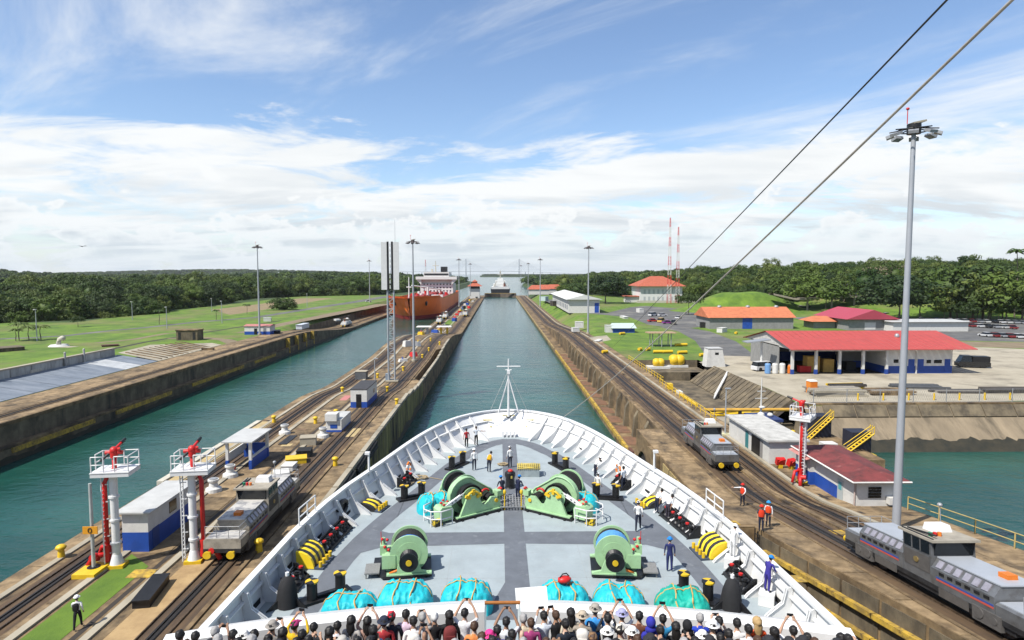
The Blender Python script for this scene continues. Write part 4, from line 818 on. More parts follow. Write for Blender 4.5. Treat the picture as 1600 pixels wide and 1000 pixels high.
def windlass(loc, s, rz, label):
    t = thing('anchor_windlass', label, 'windlass', loc, rz); t.scale = (.92, .92, .88)
    def B(fn, name, m, par=None):
        mb = MB(); mb.X = Matrix.Diagonal((s, 1, 1, 1)); fn(mb); return mb.build(name, m, par or t)
    B(lambda m: (m.box((.3, 0, .1), (4.0, 3.5, .16)), [m.box((x, -1.6, .06), (.14, .5, .12)) for x in (-1.2, -.2, .8, 1.8)]), 'base_frame', BLACK)
    pl = [(-1.35, .18), (2.2, .18), (2.2, .3), (2.05, .85), (1.75, 1.15), (1.35, 1.2), (1.1, .95), (.85, .72), (.6, .78), (.28, 1.5), (.05, 1.68), (-.45, 1.68), (-.68, 1.5), (-1.2, .34)]
    B(lambda m: m.prism(pl, -1.55, -1.38, axis='y'), 'side_plate', GREEN)
    B(lambda m: m.box((.4, -1.47, .22), (3.9, .42, .09)), 'foot_flange', GREEN)
    B(lambda m: m.prism(pl, 2.0, 2.15, axis='y'), 'side_plate', GREEN)
    n = 26
    case = [(-.2 + 1.32 * math.cos(a), 1.38 + 1.32 * math.sin(a)) for a in [PI * .42 + PI * 1.32 * k / n for k in range(n + 1)]] + [(1.5 + .52 * math.cos(a), 1.1 + .52 * math.sin(a)) for a in [-PI * .5 + PI * .92 * k / 8 for k in range(9)]]
    B(lambda m: m.prism(case, -.62, -.18, axis='y'), 'gear_case', GREEN)
    B(lambda m: m.tube([(x, -.63, z) for x, z in case], .07, 6, closed=True), 'case_rim', GREEN)
    B(lambda m: m.lathe((-.2, 0, 1.38), [(.95, -1.28), (.95, -.82), (.8, -.82), (.8, -1.28), (.95, -1.28)], 28, axis='y'), 'brake_band', BLACK)
    B(lambda m: (m.cyl((-.2, -1.34, 1.38), (-.2, -.8, 1.38), .78, n=26)), 'chain_wheel', GREEN)
    B(lambda m: [m.box((-.2 + .5 * math.cos(a), -1.6, 1.38 + .5 * math.sin(a)), (.42, .14, .2), ry=-a) for a in (.35, PI * .5, PI * .85)] and m.tube([(-.2 + .55 * math.cos(a), -1.6, 1.38 + .55 * math.sin(a)) for a in [0.15 + k * .28 for k in range(11)]], .09, 6), 'clutch', YELLOW)
    B(lambda m: m.box((-1.2, -1.25, 1.58), (2.3, .16, .24), ry=-.42), 'brake_lever', SHIPWHITE)
    B(lambda m: [m.box((-1.2 + k * math.cos(.42), -1.34, 1.58 + k * math.sin(.42)), (.12, .03, .06), ry=-.42) for k in (-.6, -.3, .2, .5)], 'lever_marks', BLACK)
    B(lambda m: (m.lathe((1.45, 0, .98), [(.34, -1.36), (.34, -.7)], 16, axis='y')), 'pinion', RUBBER)
    B(lambda m: m.tube([(1.2 + .34 * math.cos(a), -.95, 1.35 + .3 * math.sin(a)) for a in [PI * (.1 + .16 * k) for k in range(6)]], .08), 'coupling_guard', RED)
    B(lambda m: m.cyl((1.75, -1.62, .85), (1.75, -1.55, .85), .14, n=12), 'shaft_cap', YELLOW)
    # rear rope drum
    for y in (.35, 1.75):
        f = B(lambda m: (disc(m, (.25, y, 1.45), 1.12, .1), m.cyl((.25, y - .07, 1.45), (.25, y + .07, 1.45), .6, n=22)), 'flange', GREEN)
        B(lambda m: [m.cyl((.25 + .62 * math.cos(a), y - .075, 1.45 + .62 * math.sin(a)), (.25 + .62 * math.cos(a), y - .02, 1.45 + .62 * math.sin(a)), .15, n=10) for a in (.9, 1.9)], 'lightening_hole', BLACK, f)
    B(lambda m: m.cyl((.25, .4, 1.45), (.25, 1.7, 1.45), .5, n=20), 'drum', SHIPWHITE)
    for y0 in (.62, 1.5): B(lambda m: m.lathe((.25, 0, 1.45), [(1.0, y0), (1.02, y0 + .05), (1.0, y0 + .1), (1.02, y0 + .17)], 26, axis='y'), 'rope_coil', BLACKROPE)
    # motor block outboard, valves, guard rails
    B(lambda m: (m.prism([(-2.75, .2), (-1.75, .2), (-1.7, .9), (-1.85, 1.15), (-2.6, 1.2), (-2.8, 1.0)], -1.45, -.55, axis='y'), m.box((-2.2, -1.0, 1.25), (.5, .5, .2)), m.cyl((-2.1, -.6, .8), (-1.2, -.5, 1.0), .22, n=10)), 'motor_block', GREEN)
    for x, y, z in ((-2.5, -1.1, 1.45), (-2.2, -.85, 1.5), (-1.9, -.9, 1.35), (-2.35, -1.2, 1.3)): B(lambda m: m.ell((x, y, z), (.12, .1, .08), 8, 5), 'valve_knob', RED)
    for z in (.55, 1.1): B(lambda m: m.tube([(-2.0, -1.75, z), (-2.9, -1.8, z), (-3.45, -1.4, z), (-3.6, -.7, z), (-3.3, -.1, z), (-2.6, .2, z)], .045, 6), 'guard_rail', SHIPWHITE)
    for x, y in ((-2.0, -1.75), (-2.9, -1.8), (-3.45, -1.4), (-3.3, -.1)): B(lambda m: m.cyl((x, y, 0), (x, y, 1.1), .04, n=6), 'rail_post', SHIPWHITE)
    B(lambda m: (m.box((-3.0, -1.45, .25), (.6, .4, .4))), 'striped_box', mat('hazard_stripe_small', (.7, .5, .02), .5, var=.0, scale=4, col2=(.02, .02, .02), thr=(.49, .51)))
    # controls at the inboard end
    B(lambda m: (m.cyl((2.35, -1.0, .15), (2.35, -1.0, 1.1), .13, n=8), m.box((2.35, -1.0, 1.15), (.5, .4, .4)), m.cyl((2.15, -.3, .9), (2.7, -.3, .95), .26, n=12), m.cyl((2.5, -.1, .2), (2.5, -.1, .9), .2, n=8)), 'control_stand', GREEN)
    for x, y, z in ((2.45, -1.15, 1.5), (2.55, -.85, 1.45), (2.6, -1.1, .95), (2.75, -.4, 1.2)): B(lambda m: m.ell((x, y, z), .1, 8, 5), 'control_knob', RED)
    B(lambda m: (m.cyl((2.35, -1.75, .05), (2.35, -1.75, 1.35), .05, n=8), m.ell((2.35, -1.75, 1.4), (.12, .12, .22), 8, 6)), 'sounding_pipe', YELLOW)
    B(lambda m: m.tube([(-.9, -1.4, .3), (-.75, -1.42, .9), (-.55, -1.45, 1.25)], .04), 'grease_line', RED)
windlass((-2.35, 41.6, DZ), 1, .60, 'big pale green anchor windlass, port side')
windlass((4.15, 41.6, DZ), -1, -.60, 'big pale green anchor windlass, starboard side')
# platform and small things between the windlasses
t = thing('grating_platform', 'grey steel grating between the two windlasses', 'platform', (SX, 42.6, DZ))
mb = MB()
for k in range(9): mb.box((-.8 + k * .2, 0, .28), (.05, 2.6, .05))
for k in range(8): mb.box((0, -1.2 + k * .34, .26), (1.7, .05, .05))
mb.build('grating', mat('grating_grey', (.40, .41, .42), .6, .2, scale=8), t)
for x in (-.75, .75):
    for y in (-1.2, 1.2): mb = MB(); mb.box((x, y, .12), (.07, .07, .24)); mb.build('leg', MATS['grating_grey'], t)
t = thing('deck_ventilator', 'black cylindrical ventilator with red knob ahead of the windlasses', 'ventilator', D(797, 762), 0); mb = MB(); mb.lathe((0, 0, 0), [(.42, 0), (.36, .1), (.33, .7), (.4, .95), (.38, 1.15), (.25, 1.25)], 14); mb.build('body', BLACK, t); mb = MB(); mb.ell((.02, -.1, 1.3), (.2, .2, .12), 8, 5); mb.build('knob', RED, t); mb = MB(); mb.box((.1, -.38, .9), (.12, .08, .18)); mb.build('label_plate', YP, t)
p = D(826, 742); t = thing('hatch_box', 'low grey hatch box under yellow netting on the foredeck', 'hatch', p, -.03); mb = MB(); mb.box((0, 0, .32), (1.65, 1.15, .64)); mb.build('coaming', mat('hatch_grey', (.36, .42, .43), .7), t); mb = MB()
for k in range(12): mb.tube([(-.85 + k * .155, -.62, .6), (-.85 + k * .155, -.3, .82 + .03 * math.sin(k * 2.3)), (-.85 + k * .155, .3, .84 + .03 * math.sin(k)), (-.85 + k * .155, .62, .62)], .035, 5)
for k in range(7): mb.tube([(-.9, -.6 + k * .2, .66 + .16 * math.sin(PI * (k + .4) / 6.6)), (0, -.6 + k * .2, .70 + .16 * math.sin(PI * (k + .4) / 6.6)), (.9, -.6 + k * .2, .66 + .16 * math.sin(PI * (k + .4) / 6.6))], .035, 5)
mb.ell((0, 0, .66), (.8, .55, .14), 12, 4, z0=0); mb.build('yellow_net', mat('yellow_net', (.66, .50, .06), .8, scale=10, col2=(.45, .40, .2)), t)
# roller fairleads by the bulwark
def fairlead(y, s, n, off, label, L_=None):
    t_, b, nn = outline(y, s); c = b - nn * off; rz = math.atan2(nn.y, nn.x) - PI / 2
    t = thing('roller_fairlead', label, 'fairlead', (c.x, c.y, DZ), rz); L_ = L_ or n * .42 + .4
    mb = MB(); mb.box((0, 0, .09), (L_, .85, .18)); mb.box((0, .3, .35), (L_, .12, .5)); mb.build('bed_frame', BLACK, t)
    for k in range(n):
        x = (k - (n - 1) / 2) * (L_ - .5) / max(1, n - 1)
        mb = MB(); mb.lathe((x, -.08, 0), [(.21, .18), (.14, .28), (.13, .52), (.2, .62)], 12); o = mb.build('roller', BLACK, t)
        mb = MB(); mb.cyl((x, -.08, .62), (x, -.08, .70), .11, n=10); mb.build('roller_cap', RED if k % 2 == 0 else BLACK, o)
    for x in (-L_ / 2, L_ / 2): mb = MB(); mb.prism([(-.5, 0), (.4, 0), (.4, .75), (.2, .75)], x - .04, x + .04, axis='x'); mb.build('cheek', BLACK, t)
fairlead(47.3, -1, 3, .75, 'short black roller fairlead beside the port life ring')
fairlead(37.0, -1, 8, .75, 'long black roller fairlead with a row of red caps, port side')
fairlead(31.6, -1, 3, .85, 'black roller fairlead with red caps behind the port canvas hood')
fairlead(46.4, 1, 3, .75, 'short black roller fairlead beside the starboard life ring')
fairlead(38.8, 1, 8, .75, 'long black roller fairlead with a row of red caps, starboard side')
fairlead(31.2, 1, 4, .85, 'black roller fairlead with red caps behind the starboard canvas hood')
# hooded shapes in black canvas
def hood(p, label, lean):
    t = thing('canvas_hood', label, 'canvas hood', (p.x, p.y, DZ), lean); mb = MB(); mb.lathe((0, 0, 0), [(.52, .02), (.5, .3), (.42, .9), (.3, 1.3), (.12, 1.45), (.02, 1.48)], 14)
    mb.v = [(x * (1 + .14 * noise.noise(Vector((x * 3, y * 3, z)))), y * (1 + .14 * noise.noise(Vector((y * 3, x * 2, z + 3)))), z) for x, y, z in mb.v]; mb.sm = [True] * len(mb.sm); mb.build('cover', mat('black_canvas', (.02, .02, .022), .85, scale=4), t)
    for a in (-.5, PI + .5, PI * .5):
        mb = MB(); mb.prism([(.3, .03), (1.05, .03), (.32, .55)], -.03, .03, axis='y'); mb.v = [(x * math.cos(a) - y * math.sin(a), x * math.sin(a) + y * math.cos(a), z) for x, y, z in mb.v]; mb.build('stand_foot', BLACK, t)
    mb = MB(); mb.cyl((0, 0, 1.45), (0, 0, 1.62), .09, n=8); mb.build('lamp', SHIPWHITE, t)
hood(D(450, 946), 'black canvas hood over a stand, port side near the bollards', .2); hood(D(1143, 950), 'black canvas hood over a stand, starboard side near the green bundle', -.3)
# striped guards and chocks in the bulwark
STRIPE = bpy.data.materials.new('hazard_stripe'); STRIPE.use_nodes = True
def _stripe():
    nt = STRIPE.node_tree; N = nt.nodes.new; L = nt.links.new; tc = N('ShaderNodeTexCoord'); wv = N('ShaderNodeTexWave'); wv.inputs['Scale'].default_value = .62; wv.bands_direction = 'X'; L(tc.outputs['Object'], wv.inputs['Vector'])
    r = N('ShaderNodeValToRGB'); r.color_ramp.interpolation = 'CONSTANT'; r.color_ramp.elements[0].color = (.02, .02, .02, 1); r.color_ramp.elements[1].position = .55; r.color_ramp.elements[1].color = (.78, .55, .02, 1); L(wv.outputs['Fac'], r.inputs[0]); L(r.outputs[0], nt.nodes['Principled BSDF'].inputs['Base Color']); nt.nodes['Principled BSDF'].inputs['Roughness'].default_value = .5
_stripe()
def guard(y, s, big, label):
    t_, b, nn = outline(y, s); c = b - nn * (.75 if big else .65); rz = math.atan2(nn.y, nn.x) - PI / 2; t = thing('striped_guard', label, 'guard', (c.x, c.y, DZ), rz)
    L_, h = (1.6, .95) if big else (1.25, .5); mb = MB(); mb.prism([(-.5, .05), (.45, .05), (.5, h)] + [(.5 - .95 * math.sin(a), h * .25 + h * .75 * math.cos(a)) for a in (.35, .7, 1.05, 1.4)], -L_ / 2, L_ / 2, axis='x'); mb.build('shield', STRIPE, t)
    mb = MB(); mb.box((0, -.75, .06), (L_, .5, .1)); mb.build('sill', plain('guard_navy', (.06, .08, .12), .6), t)
    mb = MB()
    for k in range(4): mb.cyl((-L_ * .4 + k * L_ * .27, -.8, .1), (-L_ * .4 + k * L_ * .27, -.8, .4), .1, n=8)
    mb.build('stub_pin', YELLOW, t)
guard(34.1, -1, True, 'large yellow and black striped guard, port bulwark'); guard(42.4, -1, False, 'small yellow and black striped guard, port bulwark')
guard(34.8, 1, True, 'large yellow and black striped guard, starboard bulwark'); guard(42.6, 1, False, 'small yellow and black striped guard, starboard bulwark')
def chock(y, s, label):
    t_, b, nn = outline(y, s); c = b + (t_ - b) * .5 - nn * .12; rz = math.atan2(nn.y, nn.x) - PI / 2; t = thing('mooring_chock', label, 'chock', c, rz)
    mb = MB(); mb.tube([(.62 * math.cos(a), 0, .36 * math.sin(a)) for a in [2 * PI * k / 18 for k in range(18)]], .15, 8, closed=True); mb.build('ring', BLACK, t); mb = MB(); mb.ell((0, .06, 0), (.55, .04, .3), 12, 6); mb.build('throat', PORT, t)
chock(40.0, -1, 'black oval mooring chock in the port bulwark above a roller tray')
def lifering(y, s, label):
    t_, b, nn = outline(y, s); c = b + (t_ - b) * .42 - nn * .62; rz = math.atan2(nn.y, nn.x) - PI / 2; t = thing('life_ring', label, 'life ring', c, rz)
    for k in range(4):
        for j, (m, a0, a1) in enumerate(((ORANGE, 0, .62), (SHIPWHITE, .62, 1.0))):
            mb = MB(); mb.tube([(.36 * math.cos(a), .0, .36 * math.sin(a)) for a in [PI / 2 * (k + lerp(a0, a1, q / 4)) for q in range(5)]], .085, 8); mb.build('orange_segment' if j == 0 else 'white_segment', m, t)
lifering(48.9, -1, 'orange and white life ring on the port bulwark'); lifering(47.9, 1, 'orange and white life ring on the starboard bulwark')
def coil(u, v, r, label, seed):
    p = D(u, v); mb = MB(); rr = random.Random(seed); pts = []
    for k in range(90): a = k * .42; q = r * (.45 + .5 * rr.random()); pts.append((p.x + q * math.cos(a) * 1.4, p.y + q * math.sin(a), DZ + .05 + .12 * rr.random()))
    mb.tube(pts, .04, 5); tag(mb.build('rope_coil', ROPE), label, 'rope')
coil(655, 748, .55, 'brown rope heap in front of the port life ring', 1); coil(634, 757, .5, 'brown rope heap beside the port bulwark walkway', 2); coil(786, 727, .35, 'small brown rope heap on the centre walkway near the bow', 3)
mb = MB(); a, b = D(672, 747), D(722, 757); mb.tube([a + Vector((0, 0, .05)), (a + b) / 2 + Vector((0, .1, .04)), b + Vector((0, 0, .9))], .03, 5); tag(mb.build('mooring_line', ROPE), 'brown mooring line running from a rope heap to the port windlass', 'rope')
mb = MB(); a, b = D(890, 742), D(924, 775); mb.tube([a + Vector((0, 0, .04)), b + Vector((0, 0, .04))], .02, 5); tag(mb.build('hose', ROPE), 'thin line lying across the starboard foredeck', 'rope')
# stays running up past the viewer
mb = MB(); A, B_ = GY(880, 652, 60.0), GY(2400, -790, 5.0); mb.tube([A.lerp(B_, k / 24) - Vector((0, 0, .5 * math.sin(PI * k / 24))) for k in range(25)], .025, 6); tag(mb.build('stay_wire', mat('pale_wire', (.55, .50, .43), .5, .3, scale=3)), 'pale wire stay from the bow rail up past the lamp mast', 'wire')
mb = MB(); A, B_ = GY(949, 551, 168), GY(2240, -790, 5.0); mb.tube([A.lerp(B_, k / 24) for k in range(25)], .02, 6); tag(mb.build('stay_wire', plain('dark_wire', (.03, .028, .026), .5)), 'dark wire running up from the yellow shore stand', 'wire')

# ================================================================ PEOPLE
def pose_def(kind):
    """joint positions (facing +Y), as (x, y, z)"""
    J = {'pel': (0, 0, .95), 'bel': (0, .01, 1.10), 'che': (0, .0, 1.30), 'nkb': (0, -.01, 1.46), 'nk': (0, .015, 1.53), 'h1': (0, .03, 1.62), 'h2': (0, .02, 1.70), 'nose': (0, .135, 1.625)}
    A = {'stand': ((.24, -.02, 1.16), (.25, .06, .93), (.25, .09, .84)), 'photo': ((.27, .16, 1.22), (.13, .34, 1.48), (.09, .38, 1.55)), 'high': ((.30, .14, 1.46), (.17, .26, 1.70), (.10, .28, 1.79)),
         'lean': ((.26, .12, 1.20), (.20, .33, 1.10), (.19, .40, 1.08)), 'work': ((.22, .08, 1.18), (.16, .20, .97), (.13, .26, .90)), 'point': ((.26, .03, 1.2), (.2, .2, 1.0), (.18, .27, .98)), 'walk': ((.25, -.1, 1.17), (.25, .05, .95), (.24, .1, .87))}
    a = A.get(kind, A['stand'])
    for s, n in ((-1, 'L'), (1, 'R')):
        q = a
        if kind == 'point' and s > 0: q = ((.40, .12, 1.36), (.62, .24, 1.33), (.71, .28, 1.33))
        if kind == 'walk' and s < 0: q = ((.25, .12, 1.18), (.23, .26, 1.0), (.22, .31, .95))
        J['sh' + n] = (s * .185, -.01, 1.405); J['el' + n], J['wr' + n], J['pa' + n] = [(s * x, y, z) for x, y, z in q]
        e = Vector(J['pa' + n]) - Vector(J['wr' + n]); e.normalize(); p = Vector(J['pa' + n]); sd = e.cross(Vector((0, 1, 0)) if abs(e.y) < .7 else Vector((0, 0, 1))).normalized()
        for k in range(4): J[f'f{k}{n}'] = tuple(p + e * (.085 + (.012, .022, .018, 0)[k]) + sd * (k - 1.5) * .024 + Vector((0, .012, 0)))
        J['th' + n] = tuple(p + e * .035 + sd * .062)
        st = {'walk': .24, 'point': .05}.get(kind, 0) * s
        J['hp' + n] = (s * .095, 0, .90); J['kn' + n] = (s * .10, st * .6 + .02, .50); J['an' + n] = (s * .105, st - .02, .09); J['to' + n] = (s * .12, st + .14, .045)
    bend = {'lean': .32, 'work': .75}.get(kind, 0)
    if bend:
        R = Matrix.Rotation(-bend, 3, 'X')
        for k in J:
            if k[:2] not in ('hp', 'kn', 'an', 'to') and k != 'pel': J[k] = tuple(R @ (Vector(J[k]) - Vector((0, 0, .95))) + Vector((0, -.06 * bend, .95)))
    return J, bend
RAD = {'pel': (.15, .115), 'bel': (.135, .105), 'che': (.165, .115), 'nkb': (.085, .075), 'nk': (.05, .05), 'h1': (.082, .10), 'h2': (.078, .092), 'nose': (.014, .014), 'sh': (.062, .062), 'el': (.045, .045), 'wr': (.03, .03), 'pa': (.036, .022), 'f': (.009, .009), 'th': (.01, .01), 'hp': (.10, .10), 'kn': (.066, .07), 'an': (.045, .05), 'to': (.042, .035)}
BODIES = {}
def body(kind):
    if kind in BODIES: return BODIES[kind]
    J, bend = pose_def(kind); names = list(J); idx = {n: i for i, n in enumerate(names)}
    E = [('pel', 'bel'), ('bel', 'che'), ('che', 'nkb'), ('nkb', 'nk'), ('nk', 'h1'), ('h1', 'h2'), ('h1', 'nose')]; zone = {('pel', 'bel'): 1, ('bel', 'che'): 1, ('che', 'nkb'): 1}
    for n in 'LR':
        E += [('che', 'sh' + n), ('sh' + n, 'el' + n), ('el' + n, 'wr' + n), ('wr' + n, 'pa' + n), ('pa' + n, 'th' + n), ('pel', 'hp' + n), ('hp' + n, 'kn' + n), ('kn' + n, 'an' + n), ('an' + n, 'to' + n)] + [('pa' + n, f'f{k}{n}') for k in range(4)]
        zone.update({('che', 'sh' + n): 1, ('sh' + n, 'el' + n): 1, ('el' + n, 'wr' + n): 2, ('pel', 'hp' + n): 3, ('hp' + n, 'kn' + n): 3, ('kn' + n, 'an' + n): 3, ('an' + n, 'to' + n): 4})
    me = bpy.data.meshes.new('body_bones'); me.from_pydata([J[n] for n in names], [(idx[a], idx[b]) for a, b in E], []); o = bpy.data.objects.new('body_bones', me); COL.objects.link(o)
    sk = o.modifiers.new('skin', 'SKIN'); sk.use_smooth_shade = True; sk.branch_smoothing = .4
    if not me.skin_vertices: raise RuntimeError('no skin layer')
    for n in names:
        k = n if n in RAD else (n[:2] if n[:2] in RAD else 'f'); me.skin_vertices[0].data[idx[n]].radius = RAD[k]
    me.skin_vertices[0].data[idx['pel']].use_root = True
    ss = o.modifiers.new('sub', 'SUBSURF'); ss.levels = 1; ss.render_levels = 1
    dg = bpy.context.evaluated_depsgraph_get(); dg.update(); bm_ = bpy.data.meshes.new_from_object(o.evaluated_get(dg)); bpy.data.objects.remove(o); bm_.name = 'body'
    segs = [(Vector(J[a]), Vector(J[b]), zone.get((a, b), 0)) for a, b in E]
    bm_.materials.clear()
    for k in range(5): bm_.materials.append(SKIN[0])
    for p in bm_.polygons:
        c = p.center; best = (9, 0)
        for a, b, z in segs:
            d = b - a; t = max(0, min(1, (c - a).dot(d) / d.length_squared)); q = (c - a - d * t).length
            if q < best[0]: best = (q, z)
        p.material_index = best[1]; p.use_smooth = True
    BODIES[kind] = (bm_, J, bend); return BODIES[kind]
def cap_mesh(kind):
    mb = MB()
    if kind == 'short': mb.ell((0, -.012, .035), (.098, .118, .115), 20, 14)
    elif kind == 'long': mb.ell((0, -.02, .03), (.108, .125, .125), 20, 14); mb.ell((0, -.075, -.12), (.105, .065, .24), 18, 14)
    elif kind == 'bun': mb.ell((0, -.012, .035), (.1, .118, .118), 14, 9); mb.ell((0, -.13, .06), .05, 8, 6)
    elif kind == 'hat': mb.lathe((0, 0, 0), [(.175, .045), (.17, .055), (.108, .07), (.1, .14), (.07, .165), (.01, .17)], 16)
    elif kind == 'cap': mb.ell((0, 0, .055), (.106, .122, .1), 14, 6, z0=0); mb.box((0, .15, .06), (.15, .12, .014), rx=-.12)
    elif kind == 'helmet': mb.ell((0, 0, .05), (.125, .148, .125), 14, 6, z0=0); mb.lathe((0, .02, 0), [(.155, .045), (.155, .06)], 14)
    elif kind == 'hood': mb.ell((0, -.02, .01), (.115, .13, .15), 14, 9); mb.ell((0, -.04, -.15), (.15, .11, .1), 12, 6)
    if kind in ('short', 'long', 'bun', 'hood'):
        keep = [i for i, f in enumerate(mb.f) if not (sum(mb.v[k][1] for k in f) / len(f) > .045 and sum(mb.v[k][2] for k in f) / len(f) < .095)]
        mb.f = [mb.f[i] for i in keep]; mb.mi = [0] * len(keep); mb.sm = [True] * len(keep)
    if kind in ('short', 'long', 'bun'): mb.v = [tuple(Vector(p) * (1 + .16 * noise.noise(Vector(p) * 22) + .10 * noise.noise(Vector(p) * 55))) for p in mb.v]
    if kind in ('cap', 'helmet', 'hat'): mb.sm = [True] * len(mb.sm)
    return mb.mesh(kind, HAIR['black'])
CAPS = {}
def setmat(o, mats):
    for i, m in enumerate(mats): o.material_slots[i].link = 'OBJECT'; o.material_slots[i].material = m
def person(loc, rz, kind, top, bottom, label, hair='black', hairkind='short', hat=None, hatcol='#ffffff', sleeve=False, shoes='#181818', skin=0, sc=1.0, group=None, vest=None):
    me, J, bend = body(kind); t = thing('person', label, 'person', loc, rz, group); t.scale = (sc, sc, sc)
    b = put('body', me, t); tp = cloth(top); setmat(b, [SKIN[skin], tp, tp if sleeve else SKIN[skin], cloth(bottom), cloth(shoes)])
    h = Vector(J['h1'])
    def onhead(name, kd, m):
        if kd not in CAPS: CAPS[kd] = cap_mesh(kd)
        o = put(name, CAPS[kd], t, (h.x, h.y - .01, h.z + .015)); o.rotation_euler = (-bend * .8, 0, 0); setmat(o, [m]); return o
    if hairkind: onhead('hair', hairkind, HAIR[hair])
    if hat: onhead({'cap': 'cap', 'hat': 'sun_hat', 'helmet': 'helmet', 'hood': 'hood'}[hat], hat, cloth(hatcol))
    if vest:
        c = (Vector(J['che']) + Vector(J['bel'])) / 2; mb = MB(); mb.lathe((0, 0, 0), [(1.0, -.21), (1.04, -.1), (1.06, .1), (.75, .24)], 14); mb.v = [(x * .185, y * .138, z) for x, y, z in mb.v]; mb.sm = [True] * len(mb.sm); o = mb.build('vest', cloth(vest), t); o.location = c; o.rotation_euler = (-bend, 0, 0)
    return t
def deckman(u, v, kind, top, bottom, label, face=0.0, **k):
    p = G(u, v, DZ); return person((p.x, p.y, DZ + .012), face, kind, top, bottom, label, **k)
W_, NV, BK = '#f2f2f0', '#1b2338', '#1a1a1c'
deckman(729, 700, 'stand', '#b02028', BK, 'crewman in dark red top standing at the port bow bulwark', .3, hair='black')
deckman(744, 696, 'point', '#c4ccd6', BK, 'crewman in pale shirt pointing ahead at the port bow', -.5, hair='brown', skin=1)
deckman(797, 731, 'stand', W_, NV, 'officer in white shirt and white cap standing at the centre bow', .4, hat='cap', sleeve=True)
deckman(764, 738, 'work', '#d8dde2', NV, 'crewman in pale shirt with yellow gear behind the port windlass', -.4, vest='#d8a010')
deckman(741, 735, 'stand', W_, NV, 'crewman in white helmet half hidden behind the port windlass drum', .2, hat='helmet', sleeve=True)
deckman(785, 783, 'lean', NV, NV, 'crewman in navy overalls and blue helmet at the port windlass controls', .5, hat='helmet', hatcol='#1f84d6', sleeve=True)
deckman(809, 782, 'lean', '#182040', '#182040', 'crewman in navy overalls and blue helmet at the starboard windlass controls', -.6, hat='helmet', hatcol='#1f84d6', sleeve=True)
deckman(908, 698, 'lean', W_, BK, 'crewman in red cap leaning at the starboard bow bulwark', -.6, hat='cap', hatcol='#d01c24', sleeve=True)
deckman(930, 746, 'work', W_, NV, 'crewman in white bending beside the starboard life ring', -1.2, hat='helmet', sleeve=True)
deckman(934, 777, 'stand', W_, NV, 'crewman in white shirt by the starboard bollards', -.7, hat='cap', sleeve=True)
deckman(974, 766, 'stand', '#dfe6ee', NV, 'crewman in white shirt walking by the starboard small guard', .6, hair='black')
deckman(1026, 802, 'work', '#e8ecf0', NV, 'crewman in white shirt bending over the long starboard rollers, farther one', -1.1, hair='black')
deckman(1043, 812, 'work', '#dfe4ea', '#3a3442', 'crewman in white shirt bending over the long starboard rollers, nearer one', -1.0, hair='black')
deckman(997, 829, 'walk', W_, NV, 'crewman in white shirt and white cap walking past the starboard winch', -.3, hat='cap', sleeve=True, sc=1.04)
deckman(1046, 893, 'stand', '#252f66', '#252f66', 'crewman in blue overalls and blue helmet standing alone on the foredeck', -.2, hat='helmet', hatcol='#1f84d6', sleeve=True, sc=1.04)
t, b, n = outline(29.2, 1); person((b.x - n.x * .45, b.y - n.y * .45, DZ + .6), -1.1, 'lean', '#3b3290', '#3b3290', 'crewman in violet blue overalls leaning over the starboard bulwark', hat='helmet', hatcol='#1f84d6', sleeve=True)
mb = MB(); q = b - n * .45; mb.box((q.x, q.y, DZ + .3), (.7, .7, .58), rz=-.5); tag(mb.build('step_box', SHIPWHITE), 'white step box under the man leaning over the starboard bulwark', 'box')
t, b, n = outline(33.0, 1); person((b.x - n.x * .45, b.y - n.y * .45, DZ + .6), -1.0, 'lean', W_, W_, 'crewman all in white leaning over the starboard bulwark', hat='helmet', sleeve=True, shoes=W_)
mb = MB(); q = b - n * .45; mb.box((q.x, q.y, DZ + .3), (.7, .7, .58), rz=-.5); tag(mb.build('step_box', SHIPWHITE), 'white step box under the man in white at the starboard bulwark', 'box')

